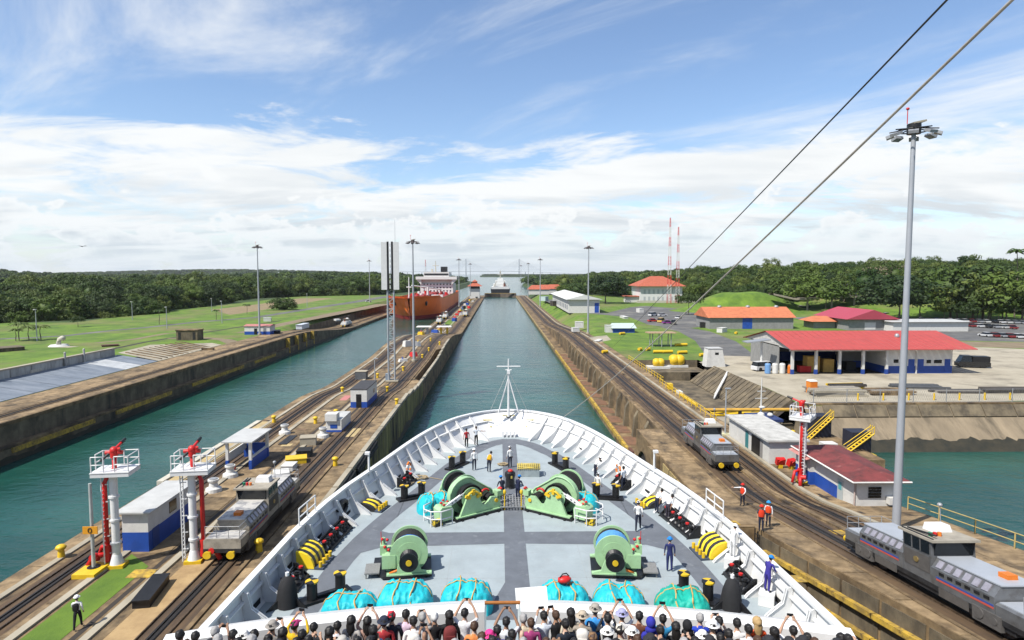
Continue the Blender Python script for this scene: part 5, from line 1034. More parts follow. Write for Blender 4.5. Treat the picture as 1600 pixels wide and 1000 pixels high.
# passengers along the rail, seen from behind: (x, y in the photograph, hair/hat, hair colour, shirt, pose)
CROWD = [(281, 994, 'short', 'black', '#23252c', 's'), (305, 993, 'short', 'black', '#e9e4e2', 's'), (336, 990, 'short', 'grey', '#d9b9a8', 'p'), (364, 990, 'short', 'black', '#e3dcd8', 's'), (380, 994, 'hat', '#f1eee9', '#dfe0ea', 's'), (397, 988, 'long', 'black', '#c9cfe0', 's'), (425, 978, 'hat', '#9a948c', '#8d8a86', 'p'), (419, 996, 'short', 'black', '#2a211c', 's'), (442, 990, 'long', 'black', '#6f5646', 's'),
 (460, 975, 'cap', '#c03a78', '#e0b81c', 'h'), (490, 977, 'short', 'black', '#2b2d33', 's'), (472, 994, 'short', 'black', '#3a68c0', 's'), (515, 988, 'long', 'black', '#1d8f5c', 's'), (527, 976, 'short', 'black', '#e6e3ea', 's'), (549, 970, 'long', 'black', '#c3bdb6', 's'), (574, 968, 'long', 'black', '#a78577', 'h'), (583, 986, 'long', 'black', '#8fb2de', 's'), (600, 971, 'hat', '#20283c', '#b5343a', 's'), (612, 965, 'cap', '#d02238', '#1b2434', 's'),
 (634, 961, 'short', 'black', '#e3c9da', 's'), (646, 972, 'short', 'black', '#f4f2f2', 's'), (660, 965, 'short', 'grey', '#d7d2c8', 'p'), (663, 988, 'none', 'black', '#3b2a22', 'p'), (679, 962, 'short', 'white', '#1e1d20', 's'), (702, 960, 'long', 'black', '#17171a', 's'), (726, 958, 'short', 'black', '#efeff2', 'h'), (741, 979, 'short', 'brown', '#e08a4c', 's'), (753, 992, 'long', 'brown', '#4a3a33', 's'), (765, 991, 'hat', '#e63a8c', '#5a4652', 's'), (777, 985, 'short', 'black', '#8b86b8', 's'),
 (791, 972, 'short', 'black', '#eef0f4', 'h'), (800, 990, 'short', 'black', '#3a6a4a', 's'), (818, 964, 'short', 'grey', '#dccfb4', 's'), (830, 971, 'short', 'brown', '#a63f78', 's'), (815, 990, 'none', 'black', '#cbb38a', 's'), (850, 960, 'short', 'black', '#dfe6f0', 'p'), (869, 958, 'short', 'brown', '#19191c', 'p'), (884, 976, 'short', 'black', '#1e2733', 's'), (892, 958, 'long', 'black', '#e2d6bf', 's'), (910, 965, 'hat', '#b9ab97', '#9c9183', 's'),
 (930, 953, 'hat', '#a49d92', '#3d9ae6', 's'), (950, 968, 'short', 'black', '#2c2c32', 'p'), (949, 988, 'hat', '#ecebe6', '#3a3c44', 's'), (972, 959, 'hat', '#a4a4cc', '#f0f0f0', 'h'), (988, 990, 'hat', '#f0efe9', '#d77ca6', 's'), (969, 985, 'cap', '#d9d2c4', '#c0b9aa', 's'), (999, 964, 'short', 'black', '#6e4230', 's'), (1017, 974, 'hood', '#2b2f9e', '#2b2f9e', 's'), (1036, 964, 'short', 'black', '#2f8fc4', 'h'), (1032, 986, 'short', 'black', '#47433f', 's'),
 (1056, 980, 'long', 'black', '#18181a', 's'), (1074, 978, 'hood', '#17171a', '#17171a', 's'), (1094, 966, 'short', 'grey', '#2442b8', 's'), (1098, 993, 'hat', '#f0f0ee', '#e9e9ea', 's'), (1114, 980, 'hat', '#efeeea', '#e6e3de', 's'), (1124, 971, 'short', 'black', '#20253c', 'p'), (1126, 996, 'short', 'black', '#2a2d44', 's'), (1152, 974, 'short', 'black', '#f2f1f0', 's'), (1139, 992, 'short', 'black', '#c9c9cf', 's'), (1170, 980, 'short', 'black', '#e9e9eb', 's'),
 (1183, 973, 'long', 'blond', '#f0561c', 's'), (1210, 986, 'long', 'black', '#202024', 's'), (1240, 984, 'short', 'black', '#eeeef0', 'h'), (1262, 996, 'short', 'black', '#f0efee', 's'), (1314, 997, 'short', 'black', '#e9e6e2', 's'), (1336, 996, 'none', 'grey', '#8c8f98', 's')]
# second row: the passengers packed behind them, mostly hidden
rc = random.Random(21); COLS = ['#e9e6e4', '#23262e', '#3b5fae', '#a03a3e', '#d9c9a4', '#5d7f58', '#7a6a9c', '#1b1c20', '#e6e8ee', '#c8743a', '#31373f', '#8fa6c4']
for u in range(296, 1330, 24): CROWD.append((u + rc.uniform(-7, 7), 1003 + rc.uniform(-3, 6), rc.choice(['short', 'short', 'long', 'hat', 'cap', 'short']), rc.choice(['black', 'black', 'brown', 'grey']), rc.choice(COLS), rc.choice('ssssp')))
HATNAME = {'#f1eee9': 'white', '#9a948c': 'grey', '#c03a78': 'pink', '#20283c': 'navy', '#d02238': 'red', '#e63a8c': 'bright pink', '#b9ab97': 'beige', '#a49d92': 'grey', '#ecebe6': 'white', '#a4a4cc': 'lavender', '#f0efe9': 'white', '#d9d2c4': 'cream', '#2b2f9e': 'blue', '#17171a': 'black', '#f0f0ee': 'white', '#efeeea': 'white'}
def cname(h):
    r, g, b = [int(h[i:i + 2], 16) for i in (1, 3, 5)]; mx, mn = max(r, g, b), min(r, g, b)
    if mx - mn < 38: return 'white' if mx > 205 else 'light grey' if mx > 150 else 'grey' if mx > 85 else 'black'
    hue = (math.degrees(math.atan2(math.sqrt(3) * (g - b), 2 * r - g - b)) + 360) % 360; dk = 'dark ' if mx < 110 else ''
    for lim, nm in ((18, 'red'), (42, 'orange' if mx > 190 and mx - mn > 120 else 'brown'), (65, 'yellow' if mx - mn > 110 else 'cream'), (165, 'green'), (205, 'sky blue'), (255, 'blue'), (290, 'violet'), (345, 'pink'), (361, 'red')):
        if hue < lim: return dk + nm
def ordn(k): return f"{k}{'th' if 10 <= k % 100 <= 20 else {1: 'st', 2: 'nd', 3: 'rd'}.get(k % 10, 'th')}"
def pack(t_, col, label):
    p = t_.location; mb = MB(); mb.ell((0, 0, 0), (.17, .11, .24), 12, 8, fn=lambda q: Vector((math.copysign(abs(q.x) ** .7, q.x), math.copysign(abs(q.y) ** .7, q.y), math.copysign(abs(q.z) ** .7, q.z)))); mb.box((0, -.1, -.06), (.22, .06, .2)); o = mb.build('backpack', cloth(col)); r = Vector((0, -.2, 1.24)) * t_.scale.x; r.rotate(t_.rotation_euler); o.location = p + r; o.rotation_euler = t_.rotation_euler; tag(o, label, 'backpack')
def make_crowd():
    order = sorted(range(len(CROWD)), key=lambda i: CROWD[i][0]); nph = 0
    for rank, i in enumerate(order, 1):
        u, v, hk, hc, top, po = CROWD[i]; zh = PZ + 1.64; p = G(u, v + 2, zh)
        kind = {'s': 'stand', 'p': 'photo', 'h': 'high'}[po]; hat = hk if hk in ('hat', 'cap', 'hood') else None
        look = (f"{HATNAME.get(hc, 'pale')} {({'hat': 'sun hat', 'cap': 'cap', 'hood': 'hood'})[hk]}" if hat else 'bare head' if hk == 'none' else f"{'long ' if hk == 'long' else ''}{hc} hair")
        if hat and not hc.startswith('#'): hcol = {'black': '#2a2a2e', 'brown': '#8a6a4a', 'grey': '#b8b4ac'}[hc]; look = f"{hc} {'sun hat' if hk == 'hat' else 'cap'}"
        else: hcol = hc
        act = {'s': '', 'p': ', photographing', 'h': ', phone raised'}[po]
        lab = f"passenger in {cname(top)} top with {look}{act}, {ordn(rank)} from left in crowd"
        fa = rc.uniform(-.28, .28)
        who = person((p.x, p.y, PZ + .005), fa, kind, top, rc.choice(['#2a2f3c', '#1d1d20', '#4a5568', '#6a6258']), lab, hair=hc if not hc.startswith('#') else 'black', hairkind=None if hk in ('none', 'hood') else ('short' if hat else hk), hat=hat, hatcol=hcol, sleeve=rc.random() < .35, skin=rc.choice([0, 0, 2, 1]), sc=rc.uniform(.97, 1.03), group='passengers crowding the forward rail')
        if po == 's' and v < 990 and rank % 6 == 0: pack(who, rc.choice(['#1d1f26', '#e6e2da', '#2d4468', '#7a3030', '#8a8f96']), f"backpack on the {ordn(rank)} passenger from the left")
        if po in 'ph' and v < 1000:
            q = Vector((0, .42 if po == 'p' else .33, 1.62 if po == 'p' else 1.86)); q.rotate(Matrix.Rotation(fa, 3, 'Z')); mb = MB(); mb.box((0, 0, 0), (.15, .012, .075)); o = mb.build('phone', BLACK); o.location = (p.x + q.x, p.y + q.y, PZ + q.z); o.rotation_euler = (0, 0, fa); tag(o, f"dark phone held up by the {ordn(rank)} passenger from the left", 'phone', 'phones held up in the crowd')
make_crowd()
# people ashore
def shoreman(u, v, zf, kind, top, bottom, label, face, **k):
    z = 0.0
    for _ in range(4): p = G(u, v, z); z = zf(p.y)
    return person((p.x, p.y, z + .015), face, kind, top, bottom, label, sc=1.12, **k)
w = shoreman(122, 983, z_mid, 'walk', '#f1f1f4', '#1c1c22', 'line handler in white shirt and white helmet walking on the left lock wall', .3, hat='helmet', sleeve=True); pack(w, '#16161a', 'black backpack worn by the walking line handler, left wall')
shoreman(1160, 791, z_right, 'point', '#eceff2', NV, 'line handler in orange vest with raised arm beside the right tow track', 2.2, hat='helmet', hatcol='#d02a24', vest='#e8401c', sleeve=True)
shoreman(1200, 824, z_right, 'stand', '#e9edf2', NV, 'line handler in blue helmet and orange vest on the right wall', 2.6, hat='helmet', hatcol='#2b9be0', vest='#e8501c', sleeve=True)
shoreman(1189, 831, z_right, 'stand', '#3a3f52', '#232a44', 'line handler in red helmet and orange vest nearest the right wall edge', 2.9, hat='helmet', hatcol='#d8341c', vest='#e8401c')

# ================================================================ ON THE LOCK WALLS
def locomotive(loc, rz, rx, label, tone, detail=2, name='towing_locomotive'):
    """canal towing locomotive: cab amidships, two hoods, low end decks"""
    t = thing(name, label, 'locomotive', loc, rz); t.rotation_euler = (rx, 0, rz); body_m, roof_m, side_m = tone
    W2 = 1.25; mb = MB(); mb.bb(-W2, W2, -6.2, 6.2, .72, 1.0); mb.bb(-W2 + .1, W2 - .1, -5.6, 5.6, .42, .75); mb.build('underframe', plain('loco_black', (.03, .03, .032), .6, 0, .3), t)
    for s in (-1, 1):
        mb = MB(); pr = [(-W2, 1.0), (W2, 1.0), (W2, 1.62), (W2 - .12, 1.72), (-W2 + .12, 1.72), (-W2, 1.62)]; mb.prism(pr, s * 4.75, s * 6.15, axis='y'); mb.build('end_deck', body_m, t)
        mb = MB(); mb.box((0, s * 5.45, 1.745), (2.2, 1.3, .05)); mb.build('deck_plate', roof_m, t)
        mb = MB(); pr = [(-W2, 1.0), (W2, 1.0), (W2, 1.95), (W2 - .38, 2.5), (-W2 + .38, 2.5), (-W2, 1.95)]; mb.prism(pr, s * 1.02, s * 4.7, axis='y'); h = mb.build('hood', body_m, t)
        mb = MB(); mb.box((0, s * 2.9, 2.53), (1.85, 3.7, .07)); mb.build('hood_roof', roof_m, h)
        if detail > 1:
            for sx in (-1, 1):
                for k in range(6): mb = MB(); mb.box((sx * (W2 - .165), s * (1.45 + k * .54), 2.24), (.05, .34, .44), ry=sx * -.6); mb.build('louvre', mat('louvre_pale', (.42, .40, .45), .4, .3, scale=3), h)
                for k in range(6): mb = MB(); mb.box((sx * (W2 + .01), s * (1.7 + k * .52), 1.78), (.03, .3, .16)); mb.build('vent_slot', BLACK, h)
                for z, m in ((1.50, plain('stripe_blue', (.05, .09, .30), .5)), (1.38, plain('stripe_red', (.55, .10, .07), .5))): mb = MB(); mb.box((sx * (W2 + .008), s * 3.0, z), (.02, 3.3, .10)); mb.build('side_stripe', m, h)
        for x in (-.78, .78): mb = MB(); mb.cyl((x, s * 6.15, .78), (x, s * 6.6, .78), .09, n=8); mb.cyl((x, s * 6.6, .78), (x, s * 6.72, .78), .27, n=14); mb.build('buffer', YELLOW, t)
        for x in (-.8, .8):
            mb = MB()
            for y in (3.2, 4.9): mb.cyl((x - .07, s * y, .43), (x + .07, s * y, .43), .42, n=16)
            mb.build('wheel_set', mat('wheel_steel', (.12, .10, .09), .5, .5, scale=4), t)
        if detail > 1:
            mb = MB()
            for x in (-1.15, -.4, .4, 1.15): mb.cyl((x, s * 6.05, 1.7), (x, s * 6.05, 2.6), .022, n=5)
            for z in (2.15, 2.6): mb.cyl((-1.15, s * 6.05, z), (1.15, s * 6.05, z), .022, n=5); mb.cyl((1.15, s * 6.05, z), (1.15, s * 4.9, z), .022, n=5)
            mb.build('handrail', STEEL, t)
            for sx in (-1, 1): mb = MB(); mb.box((sx * (W2 - .1), s * 4.3, .72), (.35, 1.5, .75)); mb.cyl((sx * (W2 + .02), s * 3.9, .8), (sx * (W2 + .12), s * 3.9, .8), .3, n=12); mb.cyl((sx * (W2 + .02), s * 4.7, .75), (sx * (W2 + .1), s * 4.7, .75), .2, n=10); mb.build('winch_gear', mat('greasy_steel', (.18, .17, .16), .55, .4, scale=5), t)
            for sx in (-1, 1): mb = MB(); mb.bb(sx * W2, sx * (W2 + .03), s * 1.5, s * 3.3, .5, .98); mb.build('skirt_panel', side_m, t)
    cab = MB(); cab.bb(-1.22, 1.22, -1.0, 1.0, 1.0, 2.55); cab.bb(-1.2, 1.2, -1.0, 1.0, 2.55, 3.4); c = cab.build('cab', body_m, t)
    mb = MB(); mb.box((0, 0, 3.48), (2.6, 2.5, .14)); mb.build('cab_roof', mat('cab_roof_dust', (.40, .36, .29), .8, scale=2), c)
    for sx in (-1, 1):
        mb = MB(); mb.bb(sx * 1.205, sx * 1.235, -.88, .88, 2.62, 3.3); mb.build('side_window', DARKGLASS, c); mb = MB(); mb.bb(sx * 1.225, sx * 1.245, -.9, .9, 1.5, 2.45); mb.build('door_panel', side_m, c)
        for y in (-.3, .3): mb = MB(); mb.bb(sx * 1.235, sx * 1.25, y - .04, y + .04, 2.58, 3.34); mb.build('window_post', body_m, c)
        if detail > 1: mb = MB(); mb.cyl((sx * 1.25, 0, 2.0), (sx * 1.29, 0, 2.0), .17, n=12); mb.build('round_badge', mat('brass', (.5, .36, .14), .4, .6), c)
    for sy in (-1, 1): mb = MB(); mb.add([(-1.05, sy * 1.01, 2.6), (1.05, sy * 1.01, 2.6), (1.05, sy * 1.2, 3.38), (-1.05, sy * 1.2, 3.38), (-1.05, sy * 1.01, 3.38), (1.05, sy * 1.01, 3.38)], [(0, 1, 2, 3), (0, 3, 4), (1, 5, 2), (3, 2, 5, 4)]); mb.build('windscreen', DARKGLASS, c)
    mb = MB(); mb.box((.35, .45, 3.76), (1.1, .75, .42), top=.85); mb.build('air_conditioner', SHIPWHITE, c)
    for x, m in ((-.55, RED), (-.8, plain('lamp_green', (.02, .25, .12), .4)), (-.3, ORANGE)): mb = MB(); mb.cyl((x, -.5, 3.54), (x, -.5, 3.78), .1, n=8); mb.build('beacon', m, c)
    mb = MB(); mb.cyl((1.0, 1.0, 3.5), (1.0, 1.0, 4.9), .025, n=5); mb.ell((1.0, 1.0, 4.95), .14, 8, 6); mb.build('aerial', STEEL, c)
    mb = MB(); mb.tube([(-1.15, -1.1, 3.57), (-1.15, 1.1, 3.57)], .05); mb.tube([(-.9, 1.0, 3.57), (-.9, -1.0, 3.75)], .06); mb.build('roof_rail', BLACK, c)
    mb = MB(); mb.box((.2, -3.9, 2.68), (.5, .5, .26)); mb.build('orange_box', ORANGE, t)
    return t
def slope(zf, y): return math.atan2(zf(y + 3) - zf(y - 3), 6)
TG = (mat('loco_grey', (.23, .235, .24), .4, .45, var=.15, scale=1.2, col3=(.12, .11, .10), s3=1.5, t3=(.52, .75)), mat('loco_roof', (.48, .51, .55), .45, .2, var=.05, scale=1), mat('loco_side', (.15, .14, .13), .5, .3, scale=2))
TB = (mat('loco_dust', (.40, .36, .29), .7, .05, var=.15, scale=1.2, col3=(.17, .145, .11), s3=1.2, t3=(.52, .75)), mat('loco_dusty_roof', (.62, .60, .56), .6, .1, var=.1, scale=1, col3=(.30, .30, .31), s3=1.5, t3=(.5, .6)), mat('loco_dark_side', (.09, .085, .08), .6, .2, scale=2))
yb = 32.9; o = locomotive((23.75, yb, z_right(yb) + .1), 0, slope(z_right, yb), 'grey towing locomotive nearest on the right wall, striped red and blue', TG); o.scale = (.98, 1.16, .88)
locomotive((23.5, 70.5, .1), 0, 0, 'grey towing locomotive with yellow buffers beside the white shed', TG)
o = locomotive((-19.6, 51.1, .1), 0, 0, 'dusty towing locomotive with white roof box on the left wall', TB); o.scale = (1.05, 1.1, .98)
for k, (x, y) in enumerate(((-29.6, 318), (-29.6, 352), (-19.6, 372), (-71.5, 300))): locomotive((x, y, (z_left if x < -60 else z_mid)(y) + .1), 0, 0, ('small far towing locomotive alongside the orange tanker bow', 'small far towing locomotive farther along the orange tanker', 'small far towing locomotive on the inner track past the tanker bow', 'small far towing locomotive on the far bank near the tanker bow')[k], (HUTWHITE, HUTWHITE, HUTWHITE), 1)

def monitor_tower(loc, rz, h, label, pipe_side=1):
    """fire-fighting tower: white column, ladder, railed platform, red water cannon"""
    t = thing('fire_monitor_tower', label, 'fire tower', loc, rz); WH = plain('tower_white', (.78, .78, .77), .4)
    mb = MB(); mb.box((0, 0, .12), (1.15, 1.0, .24)); mb.build('footing', YELLOW, t)
    mb = MB(); mb.cyl((0, 0, .24), (0, 0, .9), .46, .28, 12); mb.cyl((0, 0, .9), (0, 0, h), .26, n=12)
    for k in range(1, 4): mb.cyl((0, 0, h * k / 4), (0, 0, h * k / 4 + .14), .35, n=12)
    mb.build('column', WH, t)
    mb = MB()
    for x in (-.24, .24): mb.cyl((-.68, x, .2), (-.68, x, h), .045, n=6)
    for k in range(int(h / .3)): mb.cyl((-.68, -.24, .4 + k * .3), (-.68, .24, .4 + k * .3), .03, n=5)
    for k in range(5): mb.box((-.55, 0, 1 + k * h / 5.4), (.4, .06, .06))
    mb.build('ladder', WH, t)
    mb = MB(); mb.box((.1, .2, h + .12), (2.45, 1.9, .24)); mb.box((.1, .2, h + .3), (2.5, 1.95, .06)); mb.build('platform', WH, t)
    mb = MB()
    def loop(pts):
        for z in (.55, 1.1): mb.tube([(x, y, h + .3 + z) for x, y in pts], .04, 6)
        for x, y in pts: mb.cyl((x, y, h + .25), (x, y, h + 1.4), .04, n=6)
    loop([(-1.08, -.65), (-.3, -.65)]); loop([(.4, -.65), (1.28, -.65), (1.28, 1.1), (.3, 1.1)]); loop([(-.2, 1.1), (-1.08, 1.1), (-1.08, 0)])
    mb.build('railing', WH, t)
    mb = MB(); px = .62 * pipe_side; mb.tube([(px, .1, .2), (px, .1, h - .6), (px * .6, .2, h - .1), (0, .3, h + .4), (0, .3, h + 1.2)], .16, 8); mb.cyl((px, .1, .4), (px, .1, 1.6), .26, n=8); mb.build('riser_pipe', RED, t)
    mb = MB(); mb.cyl((0, .3, h + 1.1), (0, .3, h + 1.5), .24, n=10); mb.cyl((-.55, .3, h + 1.45), (.55, .3, h + 1.45), .15, n=8); mb.ell((0, .3, h + 1.6), .28, 10, 6); mb.cyl((0, .3, h + 1.6), (.1, 1.2, h + 1.9), .12, .08, 8); mb.cyl((.35, .3, h + 1.45), (.4, .1, h + 1.8), .1, n=6); mb.build('water_cannon', RED, t)
    mb = MB(); mb.cyl((.1, 1.2, h + 1.9), (.15, 1.7, h + 2.05), .13, .1, 8); mb.cyl((-.1, -.2, h + 1.5), (-.5, -.6, h + 1.1), .09, n=6); mb.build('nozzle', BLACK, t)
    mb = MB(); mb.tube([(px, .1, .9), (px + .8 * pipe_side, -.1, .9), (px + 1.2 * pipe_side, -.2, .2)], .17, 8); mb.cyl((px + .7 * pipe_side, -.1, .9), (px + .7 * pipe_side, -.6, .95), .22, n=8); mb.tube([(px, .1, 1.4), (px + .5 * pipe_side, .5, 1.3), (px + .9 * pipe_side, .6, .3)], .14, 8); mb.build('valve_manifold', RED, t)
    return t
p = G(183, 885); monitor_tower((p.x, p.y, 0), .12, 6.6, 'white fire tower with red cannon beside the blue hut, left wall', -1)
p = G(304, 878); monitor_tower((p.x, p.y, 0), .12, 6.5, 'white fire tower with red riser next to the dusty locomotive', 1)
p = G(1254, 754); monitor_tower((p.x, p.y, 0), .9, 6.3, 'white fire tower with red cannon by the red roofed house, right bank', -1)

def lamp_mast(loc, h, label, near=False):
    t = thing('lamp_mast', label, 'lamp mast', loc); mb = MB(); mb.cyl((0, 0, 0), (0, 0, h - .6), .30 if near else .34, .15, 14); mb.build('pole', mat('mast_grey', (.42, .44, .47), .5, .2, var=.05, scale=.5), t)
    mb = MB(); mb.cyl((0, 0, 0), (0, 0, .5), .6, n=12); mb.build('base_flange', CONC_PALE, t)
    mb = MB(); mb.cyl((0, 0, h - 1.0), (0, 0, h - .3), .45, n=12); mb.tube([(1.05 * math.cos(a), 1.05 * math.sin(a), h - .75) for a in [2 * PI * k / 14 for k in range(14)]], .05, 6, closed=True)
    for k in range(8):
        a = 2 * PI * k / 8 + .2; mb.cyl((.3 * math.cos(a), .3 * math.sin(a), h - .6), (1.5 * math.cos(a), 1.5 * math.sin(a), h - .75), .045, n=5)
    mb.build('head_frame', BLACK if near else plain('mast_head', (.12, .10, .10), .6), t)
    for k in range(8):
        a = 2 * PI * k / 8 + .2; mb = MB(); mb.box((1.45 * math.cos(a), 1.45 * math.sin(a), h - 1.05), (.5, .62, .2), rz=a, ry=.35); mb.build('floodlight', STEEL if near else MATS['mast_head'], t)
    mb = MB(); mb.cyl((-.5, 0, h - .3), (-.5, 0, h + .7), .03, n=5); mb.ell((-.5, 0, h + .75), (.13, .1, .1), 8, 5); mb.build('warning_lamp', RED, t)
    mb = MB(); mb.box((.2, 0, h - .2), (.9, .8, .12), ry=-.2); mb.build('head_cover', CONC_PALE, t)
z = 0
for _ in range(4): p = G(1400, 828, z); z = z_right(p.y)
lamp_mast((p.x, p.y, 0.5), 30.8, 'tall grey lamp mast with ring of floodlights beside the nearest right locomotive', True)
for (x, y, zz, lab) in ((-21.0, 157, -1.1, 'lamp mast beside the white signal board on the middle wall'), (-79.8, 214, 0, 'lamp mast on the left bank behind the small blue building'), (30.3, 217, 0, 'lamp mast on the right bank by the grass triangle'), (25.4, 396, -.2, 'far lamp mast beyond the bend on the right wall'), (-25.0, 400, -.2, 'far lamp mast at the tanker stern on the middle wall'), (-91, 452, 0, 'far lamp mast on the left bank behind the tanker'), (25.4, 560, -.2, 'second farthest lamp mast on the right wall'), (-26.5, 590, -.2, 'farthest lamp mast on the middle wall near the control house'), (24.5, 720, -.2, 'farthest lamp mast on the right wall by the gate')):
    lamp_mast((x, y, zz), 30.0, lab)

# signal board on its lattice mast
t = thing('signal_board_mast', 'tall white signal board with black bars on a lattice mast', 'signal mast', (-21.4, 127, -1.0), .05)
GS = mat('mast_lattice', (.50, .53, .56), .5, .3, scale=1)
for x in (-.62, .62):
    for y in (-.4, .4): mb = MB(); mb.cyl((x, y, 0), (x, y, 27.4), .16 if y < 0 else .1, n=8); mb.build('mast_leg', GS, t)
mb = MB()
for k in range(18):
    z0 = .6 + k * 1.0; s = 1 if k % 2 else -1; mb.cyl((-.62 * s, -.4, z0), (.62 * s, -.4, z0 + 1.0), .05, n=5); mb.cyl((-.62, -.4, z0), (.62, -.4, z0), .05, n=5); mb.cyl((-.62, -.4 * s, z0), (-.62, .4 * s, z0 + 1), .05, n=5); mb.cyl((.62, -.4 * s, z0), (.62, .4 * s, z0 + 1), .05, n=5)
mb.build('lattice', GS, t)
for s in (-1, 1):
    mb = MB(); mb.bb(s * .62, s * 1.72, -.75, -.55, 18.3, 27.6); mb.build('white_panel', plain('panel_white', (.74, .74, .72), .5), t)
    mb = MB(); mb.bb(s * .22, s * .60, -.74, -.6, 18.2, 27.7); mb.build('black_bar', BLACK, t)
mb = MB()
for k in range(9): mb.cyl((0, -.7, 18.5 + k * 1.02), (0, -.7, 19.2 + k * 1.02), .13, .08, 6)
mb.build('lamp_string', plain('lamp_white', (.7, .7, .7), .3), t)
mb = MB(); mb.cyl((.95, 0, 18), (.95, 0, 32), .05, .03, 6); mb.build('whip_aerial', GS, t)
mb = MB(); mb.box((-.8, 0, .8), (.9, .9, 1.6)); mb.build('control_box', plain('box_bluegrey', (.25, .30, .36), .5), t)
mb = MB(); mb.bb(-1.2, 1.3, -1, 1, 0, .3); mb.build('plinth', CONC_PALE, t)

# huts
def hut(name, label, loc, rz, w, d, h, roofh=.12, blue=.45, openings=(), roof=ROOFGREY, over=.3, tilt=0.0, wallm=None):
    """box hut, white above and blue below; openings = (face, along, z, width, height, material)"""
    t = thing(name, label, 'hut', loc, rz); th = .12
    for nm, m, z0, z1, g in (('lower_wall', BLUE, 0, h * blue, .0), ('upper_wall', wallm or HUTWHITE, h * blue, h, -.006)):
        if z1 - z0 < .05: continue
        mb = MB(); mb.bb(-w / 2 - g, w / 2 + g, -d / 2 - g, d / 2 + g, z0, z1); mb.build(nm, m, t)
    mb = MB(); mb.box((0, 0, h + roofh / 2 + tilt * .1), (w + 2 * over, d + 2 * over, roofh), rx=tilt); mb.build('roof', roof, t)
    for f, a, z, ww, hh, m, nm in openings:
        mb = MB(); e = .025
        if f == 'x+': mb.bb(w / 2, w / 2 + e, a - ww / 2, a + ww / 2, z, z + hh)
        if f == 'x-': mb.bb(-w / 2 - e, -w / 2, a - ww / 2, a + ww / 2, z, z + hh)
        if f == 'y-': mb.bb(a - ww / 2, a + ww / 2, -d / 2 - e, -d / 2, z, z + hh)
        if f == 'y+': mb.bb(a - ww / 2, a + ww / 2, d / 2, d / 2 + e, z, z + hh)
        mb.build(nm, m, t)
    return t
p = G(216, 862); hut('control_hut', 'large blue and white hut by the first fire tower, left wall', (p.x - .1, p.y + 3.2, 0), 0, 1.9, 6.6, 3.0, blue=.5, openings=[('x+', .3, 1.75, 1.1, .9, DARKGLASS, 'window'), ('x+', -2.3, .05, .9, 1.5, plain('door_navy', (.02, .06, .25), .5), 'door')], over=.35)
# open shelter
p = G(388, 723); t = thing('open_shelter', 'open blue and white shelter with flat roof on the left wall', 'shelter', (p.x, p.y, 0), 0)
for x, y in ((-1.2, -2.4), (1.2, -2.4), (-1.2, 2.4), (1.2, 2.4)): mb = MB(); mb.box((x, y, 1.45), (.28, .28, 2.9)); mb.build('post', HUTWHITE, t); mb = MB(); mb.box((x, y, .5), (.3, .3, 1.0)); mb.build('post_foot', BLUE, t)
mb = MB(); mb.bb(1.1, 1.3, -2.4, 2.4, 0, 1.15); mb.bb(-1.2, 1.2, 2.3, 2.5, 0, 1.6); mb.build('side_wall', BLUE, t); mb = MB(); mb.bb(1.08, 1.32, -2.4, 2.4, 1.15, 1.3); mb.build('wall_cap', HUTWHITE, t); mb = MB(); mb.bb(-1.3, -1.12, -2.2, 2.2, .9, 1.7); mb.build('screen_panel', HUTWHITE, t); mb = MB(); mb.box((0, 0, 3.0), (3.2, 5.8, .14)); mb.build('roof', ROOFGREY, t)
mb = MB(); mb.ell((p.x - .5, p.y - 2.9, .35), (.35, .35, .35), 10, 6); mb.build('dummy', RED); o = bpy.data.objects['dummy']; o.name = 'red_drum'; tag(o, 'small red drum at the open shelter', 'drum')
p = G(525, 672); hut('small_booth', 'low white booth with blue stripe on the left wall', (p.x, p.y + 1.5, 0), 0, 2.0, 5.2, 1.5, blue=.18, over=.02, openings=[('y-', 0, .5, .9, .5, BLUE, 'vent_panel')]); mb = MB(); mb.box((p.x - .3, p.y - .6, 1.95), (1.5, 1.6, .9)); tag(mb.build('switch_cabinet', HUTWHITE), 'white switch cabinet on top of the low booth', 'cabinet')
p = G(560, 636); hut('long_hut', 'long white hut with blue base and dark roof on the left wall', (p.x + .2, p.y + 3.4, -.1), 0, 2.5, 8.0, 2.9, blue=.35, over=.05, roof=mat('dark_roof', (.06, .06, .065), .8), openings=[('y-', 0, .1, .8, 2.1, BLACK, 'doorway'), ('x+', 1.5, 1.5, .9, .6, DARKGLASS, 'window')])
# orange number sign
p = G(147, 893); t = thing('number_sign', 'post with an orange sign reading zero on a yellow footing', 'sign', (p.x, p.y, 0), 0); mb = MB(); mb.cyl((0, 0, .3), (0, 0, 6.2), .13, .10, 10); mb.build('post', mat('post_grey', (.50, .52, .50), .5), t); mb = MB(); mb.box((0, -.2, .18), (1.5, 2.0, .3)); mb.build('footing', YELLOW, t); mb = MB(); mb.box((0, -.2, 3.0), (1.0, .06, .52)); s_ = mb.build('sign_plate', plain('sign_orange', (.75, .33, .02), .5), t)
mb = MB(); mb.tube([(.12 * math.cos(a), -.245, 3.0 + .16 * math.sin(a)) for a in [2 * PI * k / 16 for k in range(16)]], .03, 6, closed=True); mb.build('numeral', BLACK, s_)
mb = MB(); mb.cyl((0, 0, .3), (0, 0, .36), .42, n=12); mb.build('base_ring', BLACK, t)

